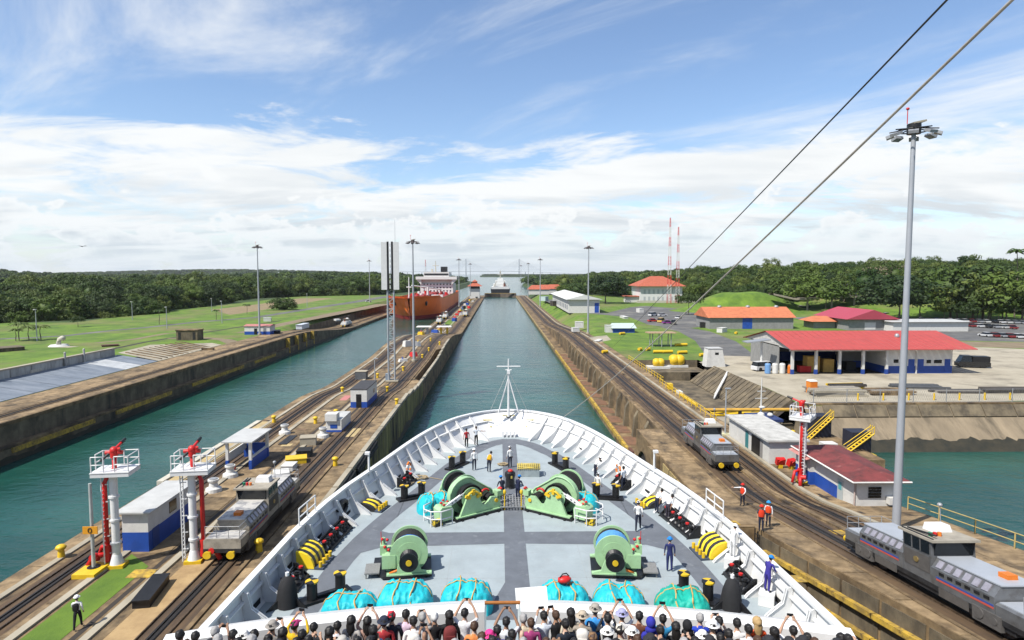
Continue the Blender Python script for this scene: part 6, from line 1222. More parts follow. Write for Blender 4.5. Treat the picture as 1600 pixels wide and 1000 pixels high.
# small fittings strewn along the middle wall
def capstan(u, v, lab, m=None):
    p = G(u, v, 0); t = thing('capstan', lab, 'capstan', (p.x, p.y, z_mid(p.y))); mb = MB(); mb.lathe((0, 0, 0), [(.75, 0), (.7, .35), (.42, .5), (.36, .85), (.5, 1.05), (.5, 1.2)], 16); mb.build('drum', m or HUTWHITE, t); mb = MB(); mb.cyl((0, 0, 1.2), (0, 0, 1.28), .36, n=14); mb.build('cap', STEEL, t)
for u, v, lab in ((360, 745, 'white capstan beside the second fire tower'), (334, 768, 'white and black capstan near the red riser'), (445, 678, 'white capstan beyond the open shelter'), (505, 683, 'white capstan at the low booth')): capstan(u, v, lab)
def yellow_bollard(p, zz, lab, h=1.0):
    t = thing('quay_bollard', lab, 'bollard', (p.x, p.y, zz), 0, 'yellow bollards on the lock walls'); mb = MB(); mb.cyl((0, 0, 0), (0, 0, h * .7), .26, .2, 10); mb.build('post', YELLOW, t); mb = MB(); mb.ell((0, 0, h * .8), (.36, .36, .22), 10, 6); mb.build('cap', YELLOW, t)
for i, (u, v) in enumerate(((96, 872), (493, 662), (525, 650), (428, 660), (535, 610), (590, 586), (630, 575), (605, 612), (582, 613), (648, 560), (670, 548), (620, 637), (524, 728), (405, 862), (673, 533), (698, 506), (660, 556), (687, 541))):
    p = G(u, v, -.5 if p.y > 110 else 0); yellow_bollard(p, z_mid(p.y), f"yellow bollard on the middle lock wall, {ordn(i + 1)} picked from near to far")
def box_thing(name, u, v, dims, m, lab, cat, zf=z_mid, rz=0, lid=None):
    p = G(u, v, 0); z = zf(p.y) if zf else 0; p = G(u, v, z); t = thing(name, lab, cat, (p.x, p.y, z), rz); mb = MB(); mb.box((0, 0, dims[2] / 2), dims); mb.build('body', m, t); mb = MB(); mb.box((0, 0, dims[2] + .04), (dims[0] * 1.06, dims[1] * 1.06, .08)); mb.build('lid', lid or m, t); return t
box_thing('cable_drum_box', 565, 592, (2.2, 2.0, 1.6), mat('dark_box', (.12, .13, .14), .7), 'dark grey machine box behind the long hut', 'box', lid=CONC_PALE)
box_thing('steel_chest', 237, 930, (1.0, 3.4, .5), BLACK, 'flat black steel plate box lying near the walking man', 'box', rz=.15)
for k, (u, v, c, lab) in enumerate(((452, 733, HUTWHITE, 'white machine crate behind the dusty locomotive'), (476, 712, RUBBER, 'black engine block on the left wall deck'), (482, 694, CONC_PALE, 'pale slab pallet on the left wall deck'), (463, 722, YELLOW, 'yellow winch stand on the left wall deck'), (440, 748, HUTWHITE, 'stack of white boards behind the dusty locomotive'))): box_thing('deck_gear', u, v, (1.2 + .3 * k % 1, 1.6, .5 + .2 * (k % 3)), c, lab, 'gear', rz=.1 * k)
for k, (u, v, m) in enumerate(((490, 655, 0), (470, 672, 1), (505, 646, 0), (540, 622, 1), (455, 690, 0), (518, 668, 1), (552, 736 - 60, 0))):
    p = G(u, v); mb = MB(); mb.poly([(p.x - .6, p.y - 2.2, .03), (p.x + .6, p.y - 2.2, .03), (p.x + .6, p.y + 2.2, .03), (p.x - .6, p.y + 2.2, .03)]); o = mb.build('hatch_plate', (MATS['ochre_plate'], plain('faded_pink', (.52, .20, .18), .8))[m], MW)
mb = MB(); mb.box((-26.0, 78, .06), (1.0, 4.2, .1)); mb.build('hatch_plate', BLACK, MW)
p = G(213, 934); mb = MB(); mb.poly([(p.x + .3, p.y - 5, .025), (p.x + 2.6, p.y - 5, .025), (p.x + 2.6, p.y + 6, .025), (p.x + .3, p.y + 6, .025)]); mb.build('sand_patch', mat('ochre_sand', (.45, .31, .15), .95, scale=.8, col2=(.32, .21, .10), world=True), MW)
p = G(222, 897); mb = MB(); mb.box((p.x, p.y, .035), (1.6, 1.2, .03)); mb.build('yellow_marking', MATS['worn_yellow'], MW)
for u, v in ((1312, 833), (1142, 818), (1240, 906)):
    z = 0
    for _ in range(4): p = G(u, v, z); z = z_right(p.y)
    mb = MB(); mb.box((p.x, p.y, z + .03), (1.1, 1.1, .03), rx=slope(z_right, p.y)); mb.build('yellow_marking', MATS['worn_yellow'], RW)
def thin_pole(u, v, h, lab, zf=z_mid):
    p = G(u, v, 0); t = thing('light_pole', lab, 'pole', (p.x, p.y, zf(p.y))); mb = MB(); mb.cyl((0, 0, 0), (0, 0, h), .11, .07, 8); mb.build('pole', GS, t); mb = MB(); mb.box((0, 0, .12), (1.1, 1.1, .24)); mb.build('plinth', mat('cream_plinth', (.62, .58, .36), .8), t); mb = MB(); mb.box((.2, 0, h), (.7, .25, .12)); mb.build('lamp_head', GS, t)
thin_pole(586, 610, 6.0, 'thin grey pole beside the long hut'); thin_pole(1133, 680, 6.0, 'thin white pole beside the white shed', z_right)
# far clutter on the middle wall
rk = random.Random(3)
def canopy(u, v, lab, m):
    p = G(u, v, -1.5); z = z_mid(p.y); t = thing('sun_canopy', lab, 'canopy', (p.x, p.y, z)); mb = MB(); mb.box((0, 0, 3.0), (6, 4, .3), top=.9); mb.build('roof', HUTWHITE, t)
    for x in (-1.2, 1.2): mb = MB(); mb.box((x, 0, 1.45), (.8, 1.2, 2.9)); mb.build('leg', m, t)
canopy(663, 516, 'white canopy on grey legs, middle wall past the masts', STEEL); canopy(694, 515, 'white canopy on yellow legs, middle wall past the masts', YELLOW)
FARC_M = [HUTWHITE, YELLOW, BLUE, RUBBER, RED, STEEL, HUTWHITE]
EQY = [rk.uniform(150, 640) for _ in range(34)]; EQ = sorted(round(y, 3) for y in EQY)
for k in range(34):
    y = EQY[k]; x = rk.uniform(-30.5, -18); x = x if abs(x + 19.6) > 1.8 and abs(x + 29.6) > 1.6 else -25 + rk.uniform(-1.8, 1.8); m = FARC_M[k % 7]; d = (rk.uniform(1, 2.4), rk.uniform(1, 3), rk.uniform(.6, 2.2))
    t = thing('wall_equipment', f"small {['white', 'yellow', 'blue', 'black', 'red', 'grey', 'pale'][k % 7]} equipment box on the middle wall, {ordn(EQ.index(round(y, 3)) + 1)} towards the gate", 'equipment', (x, y, z_mid(y)), rk.uniform(0, 3), 'small equipment along the far middle wall'); mb = MB(); mb.box((0, 0, d[2] / 2), d, top=rk.uniform(.7, 1)); mb.build('body', m, t); mb = MB(); mb.cyl((0, 0, d[2] * .95), (.2, .1, d[2] + .5), .18, .1, 8); mb.build('fitting', FARC_M[(k + 3) % 7], t)

# ================================================================ RIGHT BANK
REDROOF = mat('red_roof', (.52, .085, .07), .6, var=.1, scale=.4, stretch=(1, 6, 1), col3=(.36, .07, .06), s3=.25, t3=(.55, .8)); OLDRED = mat('weathered_red_roof', (.21, .045, .042), .75, scale=.8, col2=(.09, .028, .026), thr=(.4, .65), col3=(.36, .17, .15), s3=.9, t3=(.6, .8), detail=10)
ORROOF = mat('orange_roof', (.62, .20, .09), .7, var=.12, scale=.6); TERRA = mat('terracotta_roof', (.50, .13, .07), .75, var=.15, scale=.8); GREYWALL = mat('grey_block_wall', (.30, .30, .29), .85, var=.1, scale=1)
def chamf(mb, x0, x1, y0, y1, z0, z1, mi=0): mb.bb(x0, x1, y0, y1, z0, z1, mi)
# white shed beside the track
t = thing('lineman_shed', 'long white shed with flat stained roof beside the right track', 'shed', (30.9, 73, 0)); mb = MB(); mb.bb(-1.9, -1.75, -6, 6, 0, 2.5); mb.bb(1.75, 1.9, -6, 6, 0, 2.5); mb.bb(-1.75, 1.75, -6, -5.85, 0, 2.5); mb.bb(-1.75, 1.75, 5.85, 6, 0, 2.5); mb.build('wall', HUTWHITE, t)
mb = MB(); mb.box((0, 0, 2.6), (4.6, 12.7, .2)); mb.build('roof', mat('stained_roof', (.58, .57, .53), .8, scale=1.2, col2=(.42, .41, .38), col3=(.24, .23, .21), s3=.9, t3=(.55, .75), st3=(1, .4, 1)), t)
for y, w, m, nm in ((-2.4, 2.4, BLACK, 'doorway'), (.2, .9, plain('door_teal', (.04, .22, .24), .5), 'door'), (-3.9, .8, plain('shutter_grey', (.28, .27, .26), .6), 'shutter')): mb = MB(); mb.bb(-1.93, -1.9, y - w / 2, y + w / 2, .05, 2.1); mb.build(nm, m, t)
for y in (2.2, 4.0): mb = MB(); mb.bb(-1.93, -1.9, y - .8, y + .8, .1, 2.2); mb.build('panel', HUTWHITE, t)
for i, (x, y, m, lab) in enumerate(((29.6, 65.6, RED, 'red hose reel box at the end of the white shed'), (30.6, 65.2, RED, 'small red cabinet beside the hose reel box'))):
    t = thing('hose_box', lab, 'hose box', (x, y, 0), .4 * i); mb = MB(); mb.box((0, 0, .75), (.9, .5, .7), rx=.3); mb.cyl((0, -.2, .75), (0, -.32, .7), .28, n=12); mb.build('box', m, t); mb = MB(); mb.box((0, 0, .2), (.4, .4, .4)); mb.build('stand', YELLOW, t)
# blue and white house with red roof
t = thing('lock_house', 'white and blue house with weathered red roof by the lamp mast', 'house', (0, 0, .15)); x0, x1, y0, y1, h = 30.6, 34.2, 53.0, 63.2, 2.75
mb = MB(); mb.bb(x0, x1, y0, y1, 1.15, h); mb.bb(x0 - .5, x0 + 2, 60.2, y1, 1.15, h - .1); mb.build('upper_wall', HUTWHITE, t); mb = MB(); mb.bb(x0 + .01, x1 - .01, y0 + 2.6, y1 - .01, -.3, 1.15); mb.bb(x0 - .49, x0 + 2, 60.21, y1 - .01, -.3, 1.15); mb.build('lower_wall', BLUE, t); mb = MB(); mb.bb(x0 + .01, x1 - .01, y0 + .01, y0 + 2.6, -.3, 1.15); mb.build('end_wall', HUTWHITE, t)
mb = MB(); o = .7; zc = h + .62; xm = (x0 + x1) / 2; mb.add([(x0 - o, y0 - o, h), (x1 + o, y0 - o, h), (x1 + o, y1 + o, h), (x0 - o, y1 + o, h), (xm, y0 + 1.6, zc), (xm, y1 - 1.2, zc), (x0 - o, y0 - o, h - .15), (x1 + o, y0 - o, h - .15), (x1 + o, y1 + o, h - .15), (x0 - o, y1 + o, h - .15)], [(0, 1, 4), (1, 2, 5, 4), (2, 3, 5), (3, 0, 4, 5), (6, 7, 1, 0), (7, 8, 2, 1), (8, 9, 3, 2), (9, 6, 0, 3), (9, 8, 7, 6)]); rf_ = mb.build('roof', OLDRED, t)
mb = MB(); mb.tube([(x0 - o, y1 + o, h - .05), (x0 - o, y0 - o, h - .05), (x1 + o, y0 - o, h - .05)], .09, 4); mb.build('fascia', HUTWHITE, rf_)
mb = MB(); mb.add([(x0 - 1.1, 59.8, h - .3), (x0 + .2, 59.8, h + .1), (x0 + .2, y1 + .5, h + .1), (x0 - 1.1, y1 + .5, h - .3)], [(0, 1, 2, 3)]); mb.build('porch_roof', mat('pink_roof', (.55, .24, .21), .7), rf_)
for y, z, w, hh, m, nm in ((55.6, -.1, .9, 2.0, plain('door_pale', (.45, .50, .50), .5), 'door'), (58.3, 1.5, .0, .0, DARKGLASS, 'x')):
    if w: mb = MB(); mb.bb(x0 - .04, x0, y - w / 2, y + w / 2, z, z + hh); d_ = mb.build(nm, m, t); mb = MB(); mb.bb(x0 - .06, x0 - .04, y - .25, y + .25, 1.0, 1.7); mb.build('door_light', plain('poster_teal', (.10, .38, .40), .4), d_)
for q in range(4): mb = MB(); mb.bb(x0 + 1.0, x0 + 2.1, y0 - .05 - .02 * (q % 2), y0, 1.15 + q * .25, 1.36 + q * .25); mb.build('louvre_slat', DARKGLASS, t); mb = MB(); mb.bb(x0 - .55, x0 - .5, 61.2, 62.3, 1.3 + q * .25, 1.5 + q * .25); mb.build('louvre_slat', DARKGLASS, t)
mb = MB(); mb.cyl((x0 - .12, y0 + .1, 0), (x0 - .12, y0 + .1, h - .2), .07, n=6); mb.build('downpipe', mat('pipe_dusty', (.5, .4, .36), .7), t); mb = MB(); mb.box((x0 + 2.9, y0 - .3, 1.0), (.7, .5, .6)); mb.build('air_conditioner', HUTWHITE, t)
# yellow pipe railing on the water side
def railing(pts, lab, h=1.1, m=YELLOW, name='railing', step=3.0):
    t = thing(name, lab, 'railing'); P = [Vector(p) for p in pts]
    for a, b in zip(P, P[1:]):
        n = max(1, int((b - a).length / step))
        for k in range(n + 1): q = a.lerp(b, k / n); mb = MB(); mb.cyl(q, q + Vector((0, 0, h)), .05, n=6); mb.build('post', m, t)
        for z in (h * .5, h): mb = MB(); mb.cyl(a + Vector((0, 0, z)), b + Vector((0, 0, z)), .04, n=6); mb.build('rail', m, t)
PALEY = mat('pale_yellow_rail', (.55, .42, .16), .6, scale=2)
railing([(34.1, 51.5, z_right(51.5)), (34.1, 44, z_right(44)), (34.1, 30, z_right(30)), (34.1, 20, z_right(20))], 'pale yellow railing along the water behind the nearest locomotive', m=PALEY)
railing([(30.7, 150, 0), (30.7, 118, 0), (29.7, 117, 0), (29.7, 86, 0)], 'yellow railing between the right track and the basin', step=2.2)
railing([(31.5, 101, PITZ + .8), (31.5, 116, PITZ + 2.4)], 'yellow stair railing down into the basin', step=1.5)
t = thing('basin_gangway', 'yellow and white gangway steps at the basin edge', 'gangway', (30.3, 112, 0)); mb = MB(); mb.box((0, 0, .5), (.8, 1.4, 1.0)); mb.build('cabinet', YELLOW, t); mb = MB(); mb.box((.3, -5, .3), (.7, 2.0, .6)); mb.build('white_panel', HUTWHITE, t); mb = MB(); mb.box((.2, -9, .2), (.35, 12, .3)); mb.build('yellow_beam', YELLOW, t)
# basin contents
def buoy(u, v, r, lab):
    p = G(u, v, -1.7); t = thing('mooring_buoy', lab, 'buoy', (p.x, p.y, -1.7)); mb = MB(); mb.box((0, 0, .25), (5.2, 2.6, .5)); mb.build('float_raft', HUTWHITE, t)
    for s in (-.35, .6): mb = MB(); mb.lathe((s * r, 0, .5 + r * .8), [(.15 * r, -.9 * r), (.75 * r, -.75 * r), (1.0 * r, -.3 * r), (1.0 * r, .3 * r), (.75 * r, .75 * r), (.15 * r, .9 * r)], 14, axis='x'); mb.sm = [True] * len(mb.sm); mb.build('buoy_body', YELLOW, t)
buoy(1028, 575, 1.0, 'smaller yellow buoy on a white raft in the basin'); buoy(1056, 573, 1.35, 'larger yellow buoy on a white raft in the basin')
t = thing('slipway_frame', 'white steel frame leaning down the ribbed basin slope', 'frame', (0, 0, 0)); a, b = Vector((46.2, 128, -.1)), Vector((41.0, 120, PITZ + .3)); 
for d in (Vector((0, 0, 0)), Vector((.9, 2.2, .3)), Vector((.3, 1.0, -.4))): mb = MB(); mb.cyl(a + d, b + d, .17, n=6); mb.build('beam', HUTWHITE, t)
for k in range(6): mb = MB(); q = a.lerp(b, k / 5); mb.cyl(q, q + Vector((.9, 2.2, .3)), .1, n=5); mb.build('cross_bar', HUTWHITE, t)
p = G(1110, 572); t = thing('white_cabin', 'white tapered cabin with small window beside the asphalt road', 'cabin', (p.x + .6, p.y, 0)); mb = MB(); mb.prism([(-2.0, 0), (2.3, 0), (1.5, 4.0), (-1.6, 4.0)], -1.4, 1.4, axis='y'); mb.build('shell', HUTWHITE, t); mb = MB(); mb.bb(-.1, .7, -1.44, -1.4, 2.7, 3.2); mb.build('window', DARKGLASS, t); mb = MB(); mb.bb(-1.7, 1.6, -1.5, 1.5, 4.0, 4.12); mb.build('roof', ROOFGREY, t)
rk2 = random.Random(9); t = thing('pipe_heap', 'heap of yellow pipe frames on the basin floor', 'pipe heap', (38.5, 106, PITZ))
for k in range(16): mb = MB(); a = Vector((rk2.uniform(-4.5, 4.5), rk2.uniform(-1.5, 1.5), .3 + rk2.uniform(0, .9))); w = rk2.uniform(-.5, .5); mb.cyl(a - Vector((math.cos(w), math.sin(w), 0)) * 2, a + Vector((math.cos(w), math.sin(w), rk2.uniform(-.2, .3))) * 2, .16, n=6); mb.build('pipe', YELLOW, t)
for k, (x, y) in enumerate(((40.5, 98.8), (41.6, 99.2))): t = thing('barrel', ('red barrel at the near end of the basin', 'second red barrel, right of the first at the basin end')[k], 'barrel', (x, y, PITZ)); mb = MB(); mb.lathe((0, 0, 0), [(.3, 0), (.32, .3), (.3, .6), (.32, .9), (.3, 1.1)], 12); mb.build('shell', plain('barrel_red', (.5, .05, .08), .5), t); mb = MB(); mb.cyl((0, 0, 1.1), (0, 0, 1.13), .26, n=12); mb.build('lid', STEEL, t)
t = thing('basin_beam', 'long orange yellow boom across the near end of the basin', 'boom', (0, 0, 0)); mb = MB(); mb.cyl((31.2, 99, -1.0), (47, 99, -1.0), .28, n=8); mb.build('tube', mat('boom_yellow', (.66, .38, .06), .6, scale=1), t)
for x in (33, 38, 43): mb = MB(); mb.box((x, 99, -2.3), (.4, .5, 2.6)); mb.build('pile', RUBBER, t)
for k in range(5): mb = MB(); mb.box((39, 100.8 + k * .9, PITZ + .12), (13, .5, .24)); mb.build('sleeper_beam', CONC_PALE, PIT)
# tug
t = thing('tug_boat', 'small white tug with dark blue roof moored behind the shed', 'tug', (36.6, 87.0, WATER_Z), .05); HB = plain('tug_hull', (.03, .04, .07), .5)
mb = MB(); rows = []
for k in range(9):
    y = -7 + k * 14 / 8; w = 2.2 * (1 - max(0, (y - 2) / 5) ** 2.2) * (1 if y > -6.9 else .85); rows.append([(-w * .8, y, -.5), (-w, y, 1.1 + .05 * max(0, y)), (w, y, 1.1 + .05 * max(0, y)), (w * .8, y, -.5)])
mb.strip(rows); mb.poly(rows[0]); mb.build('hull', HB, t); mb = MB(); mb.bb(-1.7, 1.7, -3.5, 3.8, 1.1, 3.3); mb.build('deckhouse', HUTWHITE, t); mb = MB(); mb.bb(-1.45, 1.45, -2.0, 1.8, 3.3, 5.9); c = mb.build('wheelhouse', HUTWHITE, t)
for x in (-.9, 0, .9): mb = MB(); mb.bb(x - .36, x + .36, -2.05, -2.0, 4.4, 5.4); mb.build('window', DARKGLASS, c)
for y in (-1.4, -.3, .8): mb = MB(); mb.bb(-1.5, -1.45, y - .4, y + .4, 4.4, 5.4); mb.build('window', DARKGLASS, c)
mb = MB(); mb.bb(-1.75, 1.75, -2.4, 2.1, 5.9, 6.25); mb.build('roof', plain('tug_blue', (.03, .05, .16), .5), c); mb = MB(); mb.cyl((0, .6, 6.2), (0, .6, 11.5), .14, .06, 8); mb.cyl((-.9, .6, 8.6), (.9, .6, 8.6), .05, n=6); mb.cyl((-.6, .6, 9.6), (.6, .6, 9.6), .05, n=6); mb.ell((0, .3, 7.4), (.5, .3, .2), 8, 5); mb.build('mast', HUTWHITE, t); mb = MB(); mb.ell((-.7, -.9, 6.6), (.5, .5, .4), 10, 6); mb.ell((.8, -.5, 6.5), (.4, .4, .3), 10, 6); mb.build('radome', HUTWHITE, t)

mb = MB(); mb.tube([(1.62 + 0 * s, -2.2 + .3 * math.cos(a), 3.7 + .3 * math.sin(a)) for a in [2 * PI * k / 12 for k in range(12)]], .08, 6, closed=True); mb.build('life_ring', ORANGE, t)
# mooring dolphins with stairs
def dolphin(x, y, zt, lab):
    t = thing('mooring_dolphin', lab, 'dolphin', (x, y, -6)); mb = MB(); mb.bb(-1.3, 1.3, -1.2, 1.2, 0, zt + 6); mb.build('caisson', plain('dolphin_navy', (.018, .022, .04), .6), t); mb = MB(); mb.bb(-2.2, 1.5, -2.2, 1.4, 2.2, 2.6); mb.build('fender_frame', YELLOW, t)
    for yy in (-1.5, -2.3): mb = MB(); mb.cyl((-2.6, yy, 2.8), (1.0, yy, zt + 6.1), .09, n=6); mb.cyl((-2.6, yy, 3.8), (1.0, yy, zt + 7.0), .05, n=6); mb.build('stringer', YELLOW, t)
    for k in range(9): mb = MB(); mb.box((-2.4 + k * .4, -1.9, 2.95 + k * (zt + 3.2) / 9), (.35, .8, .06)); mb.build('tread', YELLOW, t)
    mb = MB()
    for k in range(3): mb.cyl((1.0, -2.3 + k * .5, zt + 6), (1.0, -2.3 + k * .5, zt + 7.1), .05, n=5)
    mb.build('landing_posts', YELLOW, t)
dolphin(46.2, 90.5, .1, 'dark mooring dolphin with yellow stairs against the revetment'); dolphin(48.2, 84.0, -.6, 'dark mooring dolphin with yellow stairs standing farther into the water')
for k, (x, y) in enumerate(((42.2, 89.8), (40.6, 84), (44.5, 80.2), (41, 90.8))): yellow_bollard(Vector((x, y, 0)), -2.9, ('yellow bollard at the back of the landing stage', 'yellow bollard at the side of the landing stage', 'yellow bollard at the front of the landing stage', 'yellow bollard by the landing stage corner')[k], .9)
t = thing('engine_cover', 'white engine cover on the landing stage', 'machine', (43.3, 82.0, -2.9)); mb = MB(); mb.box((0, 0, .7), (1.8, 1.4, 1.0)); mb.build('housing', HUTWHITE, t); mb = MB(); mb.box((0, -.1, .25), (2.0, 1.6, .5)); mb.build('bed', RUBBER, t)
# chain-link fence on the capping beam, with yellow posts behind
t = thing('chain_link_fence', 'grey chain link fence along the top of the revetment', 'fence')
for x in ys(49, 112, 5.2): mb = MB(); mb.cyl((x, 97.7, .3), (x, 97.7, 2.5), .06, n=6); mb.build('post', STEEL, t)
mb = MB()
for k in range(180):
    x = 48.5 + k * .36
    for s in (-1, 1): mb.cyl((x, 97.7, .4), (x + s * .9, 97.7, 2.4), .012, n=3, caps=False)
for z in (.4, 2.4): mb.cyl((48.5, 97.7, z), (113, 97.7, z), .03, n=4)
o = mb.build('wire_mesh', plain('fence_wire', (.30, .31, .32), .5, .4), t); o['kind'] = 'stuff'
for k, x in enumerate(ys(58, 108, 4.2)): t = thing('guard_post', f'short yellow guard post behind the chain link fence, {ordn(k + 1)} from the basin', 'post', (x, 101.2, 0), 0, 'yellow guard posts'); mb = MB(); mb.cyl((0, 0, 0), (0, 0, 1.1), .14, n=8); mb.build('tube', YELLOW, t); mb = MB(); mb.cyl((0, 0, 1.1), (0, 0, 1.16), .16, .08, 8); mb.build('cap', YELLOW, t)
def pile(x, y, w, d, layers, lab, m, seed, axis=0, th=.35, name='timber_stack'):
    t = thing(name, lab, 'stack', (x, y, 0), RND.uniform(-.1, .1)); r = random.Random(seed)
    for l in range(layers):
        n = r.randint(4, 7)
        for k in range(n):
            mb = MB(); yy = -d / 2 + (k + .5) * d / n; mb.box((r.uniform(-.5, .5), yy, th * (l + .5)), (w * r.uniform(.75, 1), d / n * .82, th * .9), rz=r.uniform(-.05, .05)); mb.build('beam', m[r.randrange(len(m))], t)
DKW = mat('dark_timber', (.05, .042, .035), .9, scale=2, col2=(.10, .085, .07)); LTW = mat('weathered_timber', (.33, .30, .25), .9, scale=2)
pile(57, 106.5, 9, 5, 3, 'stack of pale concrete planks near the orange toilet', [CONC_PALE, LTW], 1); pile(66.5, 107, 8, 4, 2, 'stack of pale slabs in front of the workshop', [LTW, CONC], 2); pile(61, 110.5, 7, 2.5, 3, 'stack of dark beams with yellow ends behind the pale planks', [DKW, RUBBER, YELLOW], 3)
pile(88.5, 108, 11, 3, 2, 'low heap of dark timber along the fence', [DKW], 4); pile(79, 108, 9, 3, 1, 'scattered pale boards along the fence', [LTW, DKW], 6); pile(100, 107, 9, 5, 7, 'tall dark stack of rusty steel frames at the fence', [DKW, RUBBER, DKW, mat('rust_dark', (.14, .08, .05), .9)], 5); pile(75.5, 113, 10, 4, 1, 'dark grating sheets lying on the apron', [mat('grating_dark', (.09, .095, .10), .8)], 7)
t = thing('portable_toilet', 'orange portable toilet with white roof', 'toilet', (G(1268, 614).x, G(1268, 614).y, 0), .1); mb = MB(); mb.bb(-.65, .65, -.65, .65, 0, 2.1); mb.build('cabin', plain('toilet_orange', (.75, .24, .03), .5), t); mb = MB(); mb.box((0, 0, 2.2), (1.4, 1.4, .25), top=.7); mb.build('roof', HUTWHITE, t); mb = MB(); mb.bb(-.45, .45, -.68, -.65, .1, 1.95); mb.build('door', ORANGE, t)
# ---- workshop with red roof
t = thing('workshop', 'long workshop with bright red roof, open bays and white office', 'workshop', (0, 0, 0)); X0, X1, Y0, Y1, H = 59.0, 93.0, 128.0, 150.0, 5.3
mb = MB(); mb.bb(79.0, X1, Y0 + .6, Y1, 1.55, H); mb.build('office_wall', HUTWHITE, t); mb = MB(); mb.bb(79.0, X1, Y0 + .59, Y1, 0, 1.55); mb.build('office_base', plain('workshop_blue', (.02, .07, .33), .6), t); mb = MB(); mb.bb(X0 + .1, 79, Y1 - 2, Y1 - 1.8, 2.2, H); mb.bb(X0 - .05, X0 + .1, Y0 + 5, Y1 - 2, 0, H); mb.build('back_wall', GREYWALL, t); mb = MB(); mb.bb(73.5, 78.9, 137, 137.2, 1.5, H); mb.build('partition', GREYWALL, t); mb = MB(); mb.bb(X0 + .1, 79, Y1 - 2.02, Y1 - 1.8, 0, 2.2); mb.build('back_wall_base', MATS['workshop_blue'], t); mb = MB(); mb.bb(73.5, 78.9, 136.98, 137.2, 0, 1.5); mb.build('partition_base', MATS['workshop_blue'], t)  # back wall greyed to put shade in the bays; end wall added to darken them
for k in range(5): x = lerp(X0 + .6, 79.0, k / 4); mb = MB(); mb.bb(x - .25, x + .25, Y0 - .2, Y0 + .3, 1.0, H); c_ = mb.build('column', HUTWHITE, t); mb = MB(); mb.bb(x - .27, x + .27, Y0 - .22, Y0 + .32, 0, 1.0); mb.build('column_base', MATS['workshop_blue'], c_)
mb = MB(); mb.bb(X0, 79, Y0, Y0 + .25, H - .6, H - .1); mb.build('lintel', ROOFGREY, t); mb = MB(); mb.bb(X0 + .1, 79, Y0 + .4, Y1 - 2.1, .012, .03); mb.build('workshop_floor', MATS['slot_dark'], t); mb = MB(); mb.bb(X0 + .1, 79, Y0 + .4, Y1 - 2.1, H - .05, H); mb.build('ceiling', GREYWALL, t)  # floor coloured dark to stand for shade inside the open bays
mb = MB(); n = 26; ym = 139.0; zr = 7.9; ov = 1.6
for k in range(n):
    xa, xb = lerp(X0 - .6, X1 + 3.6, k / n), lerp(X0 - .6, X1 + 3.6, (k + 1) / n) - .05
    for ya, za in ((Y0 - ov, H - .05), (Y1 + ov, H - .05)): mb.add([(xa, ya, za), (xb, ya, za), (xb, ym, zr), (xa, ym, zr), (xa, ya, za - .12), (xb, ya, za - .12)], [(0, 1, 2, 3), (4, 5, 1, 0)])
    
rf_ = mb.build('roof', REDROOF, t); mb = MB(); mb.prism([(Y0 - ov + .2, H - .2), (Y1 + ov - .2, H - .2), (ym, zr - .15)], X0 - .05, X0 + .1, axis='x'); mb.prism([(Y0 - ov + .2, H - .2), (Y1 + ov - .2, H - .2), (ym, zr - .15)], X1 + .1, X1 + .2, axis='x'); mb.build('gable', mat('gable_grey', (.60, .59, .56), .7), t)
mb = MB(); mb.ell((85, 134.5, 7.1), (.5, .5, .6), 10, 6); mb.build('roof_vent', STEEL, rf_)
for x, z, w, h2, m, nm in ((81.3, 2.2, 1.0, .7, DARKGLASS, 'window'), (82.8, 1.0, 1.1, 1.4, DARKGLASS, 'window'), (84.5, .05, 1.3, 2.9, MATS['workshop_blue'], 'door'), (86.4, .05, 1.3, 2.9, MATS['workshop_blue'], 'door'), (88.1, 2.1, .9, .7, DARKGLASS, 'window'), (90.0, 2.1, 1.6, .7, DARKGLASS, 'window'), (92.0, .05, 1.2, 2.9, MATS['workshop_blue'], 'door')): mb = MB(); mb.bb(x - w / 2, x + w / 2, Y0 + .55, Y0 + .6, z, z + h2); mb.build(nm, m, t)
mb = MB(); mb.bb(85.35, 85.55, Y0 + .3, Y0 + .59, 0, H); mb.build('pilaster', HUTWHITE, t)
for k, (x, y, d, m, lab) in enumerate(((65.2, 131.5, (2.6, 2, 3.2), mat('crate_ochre', (.55, .34, .08), .8), 'ochre crate in the second workshop bay'), (68.4, 131.5, (2.2, 2, 2.6), MATS['crate_ochre'], 'smaller ochre crate in the second workshop bay'), (63.5, 131, (2.4, 1.2, 1.2), RED, 'red tool chest in the first workshop bay'), (74, 133, (2, 2, 1.8), RUBBER, 'dark machine in the third workshop bay'))): t2 = thing('workshop_crate', lab, 'crate', (x, y, 0)); mb = MB(); mb.box((0, 0, d[2] / 2), d); mb.build('body', m, t2); mb = MB(); mb.box((0, 0, d[2] + .05), (d[0] * 1.04, d[1] * 1.04, .1)); mb.build('lid', m, t2)
for k in range(4): t2 = thing('tank_drum', ('blue plastic tank at the left end of the workshop', 'white plastic tank beside the blue one', 'second white plastic tank at the workshop end', 'orange gas bottle at the workshop end')[k], 'tank', (55.0 + k * 1.5, 129.0, 0)); mb = MB(); mb.lathe((0, 0, 0), [(.5, 0), (.58, .1), (.58, 1.9), (.45, 2.1)] if k < 3 else [(.35, 0), (.38, .1), (.38, 1.5), (.2, 1.8)], 12); mb.build('tank', (plain('tank_blue', (.16, .33, .60), .5), HUTWHITE, HUTWHITE, ORANGE)[k], t2); mb = MB(); mb.cyl((0, 0, 2.1 if k < 3 else 1.8), (0, 0, 2.25 if k < 3 else 1.95), .2, n=10); mb.build('lid', STEEL, t2)
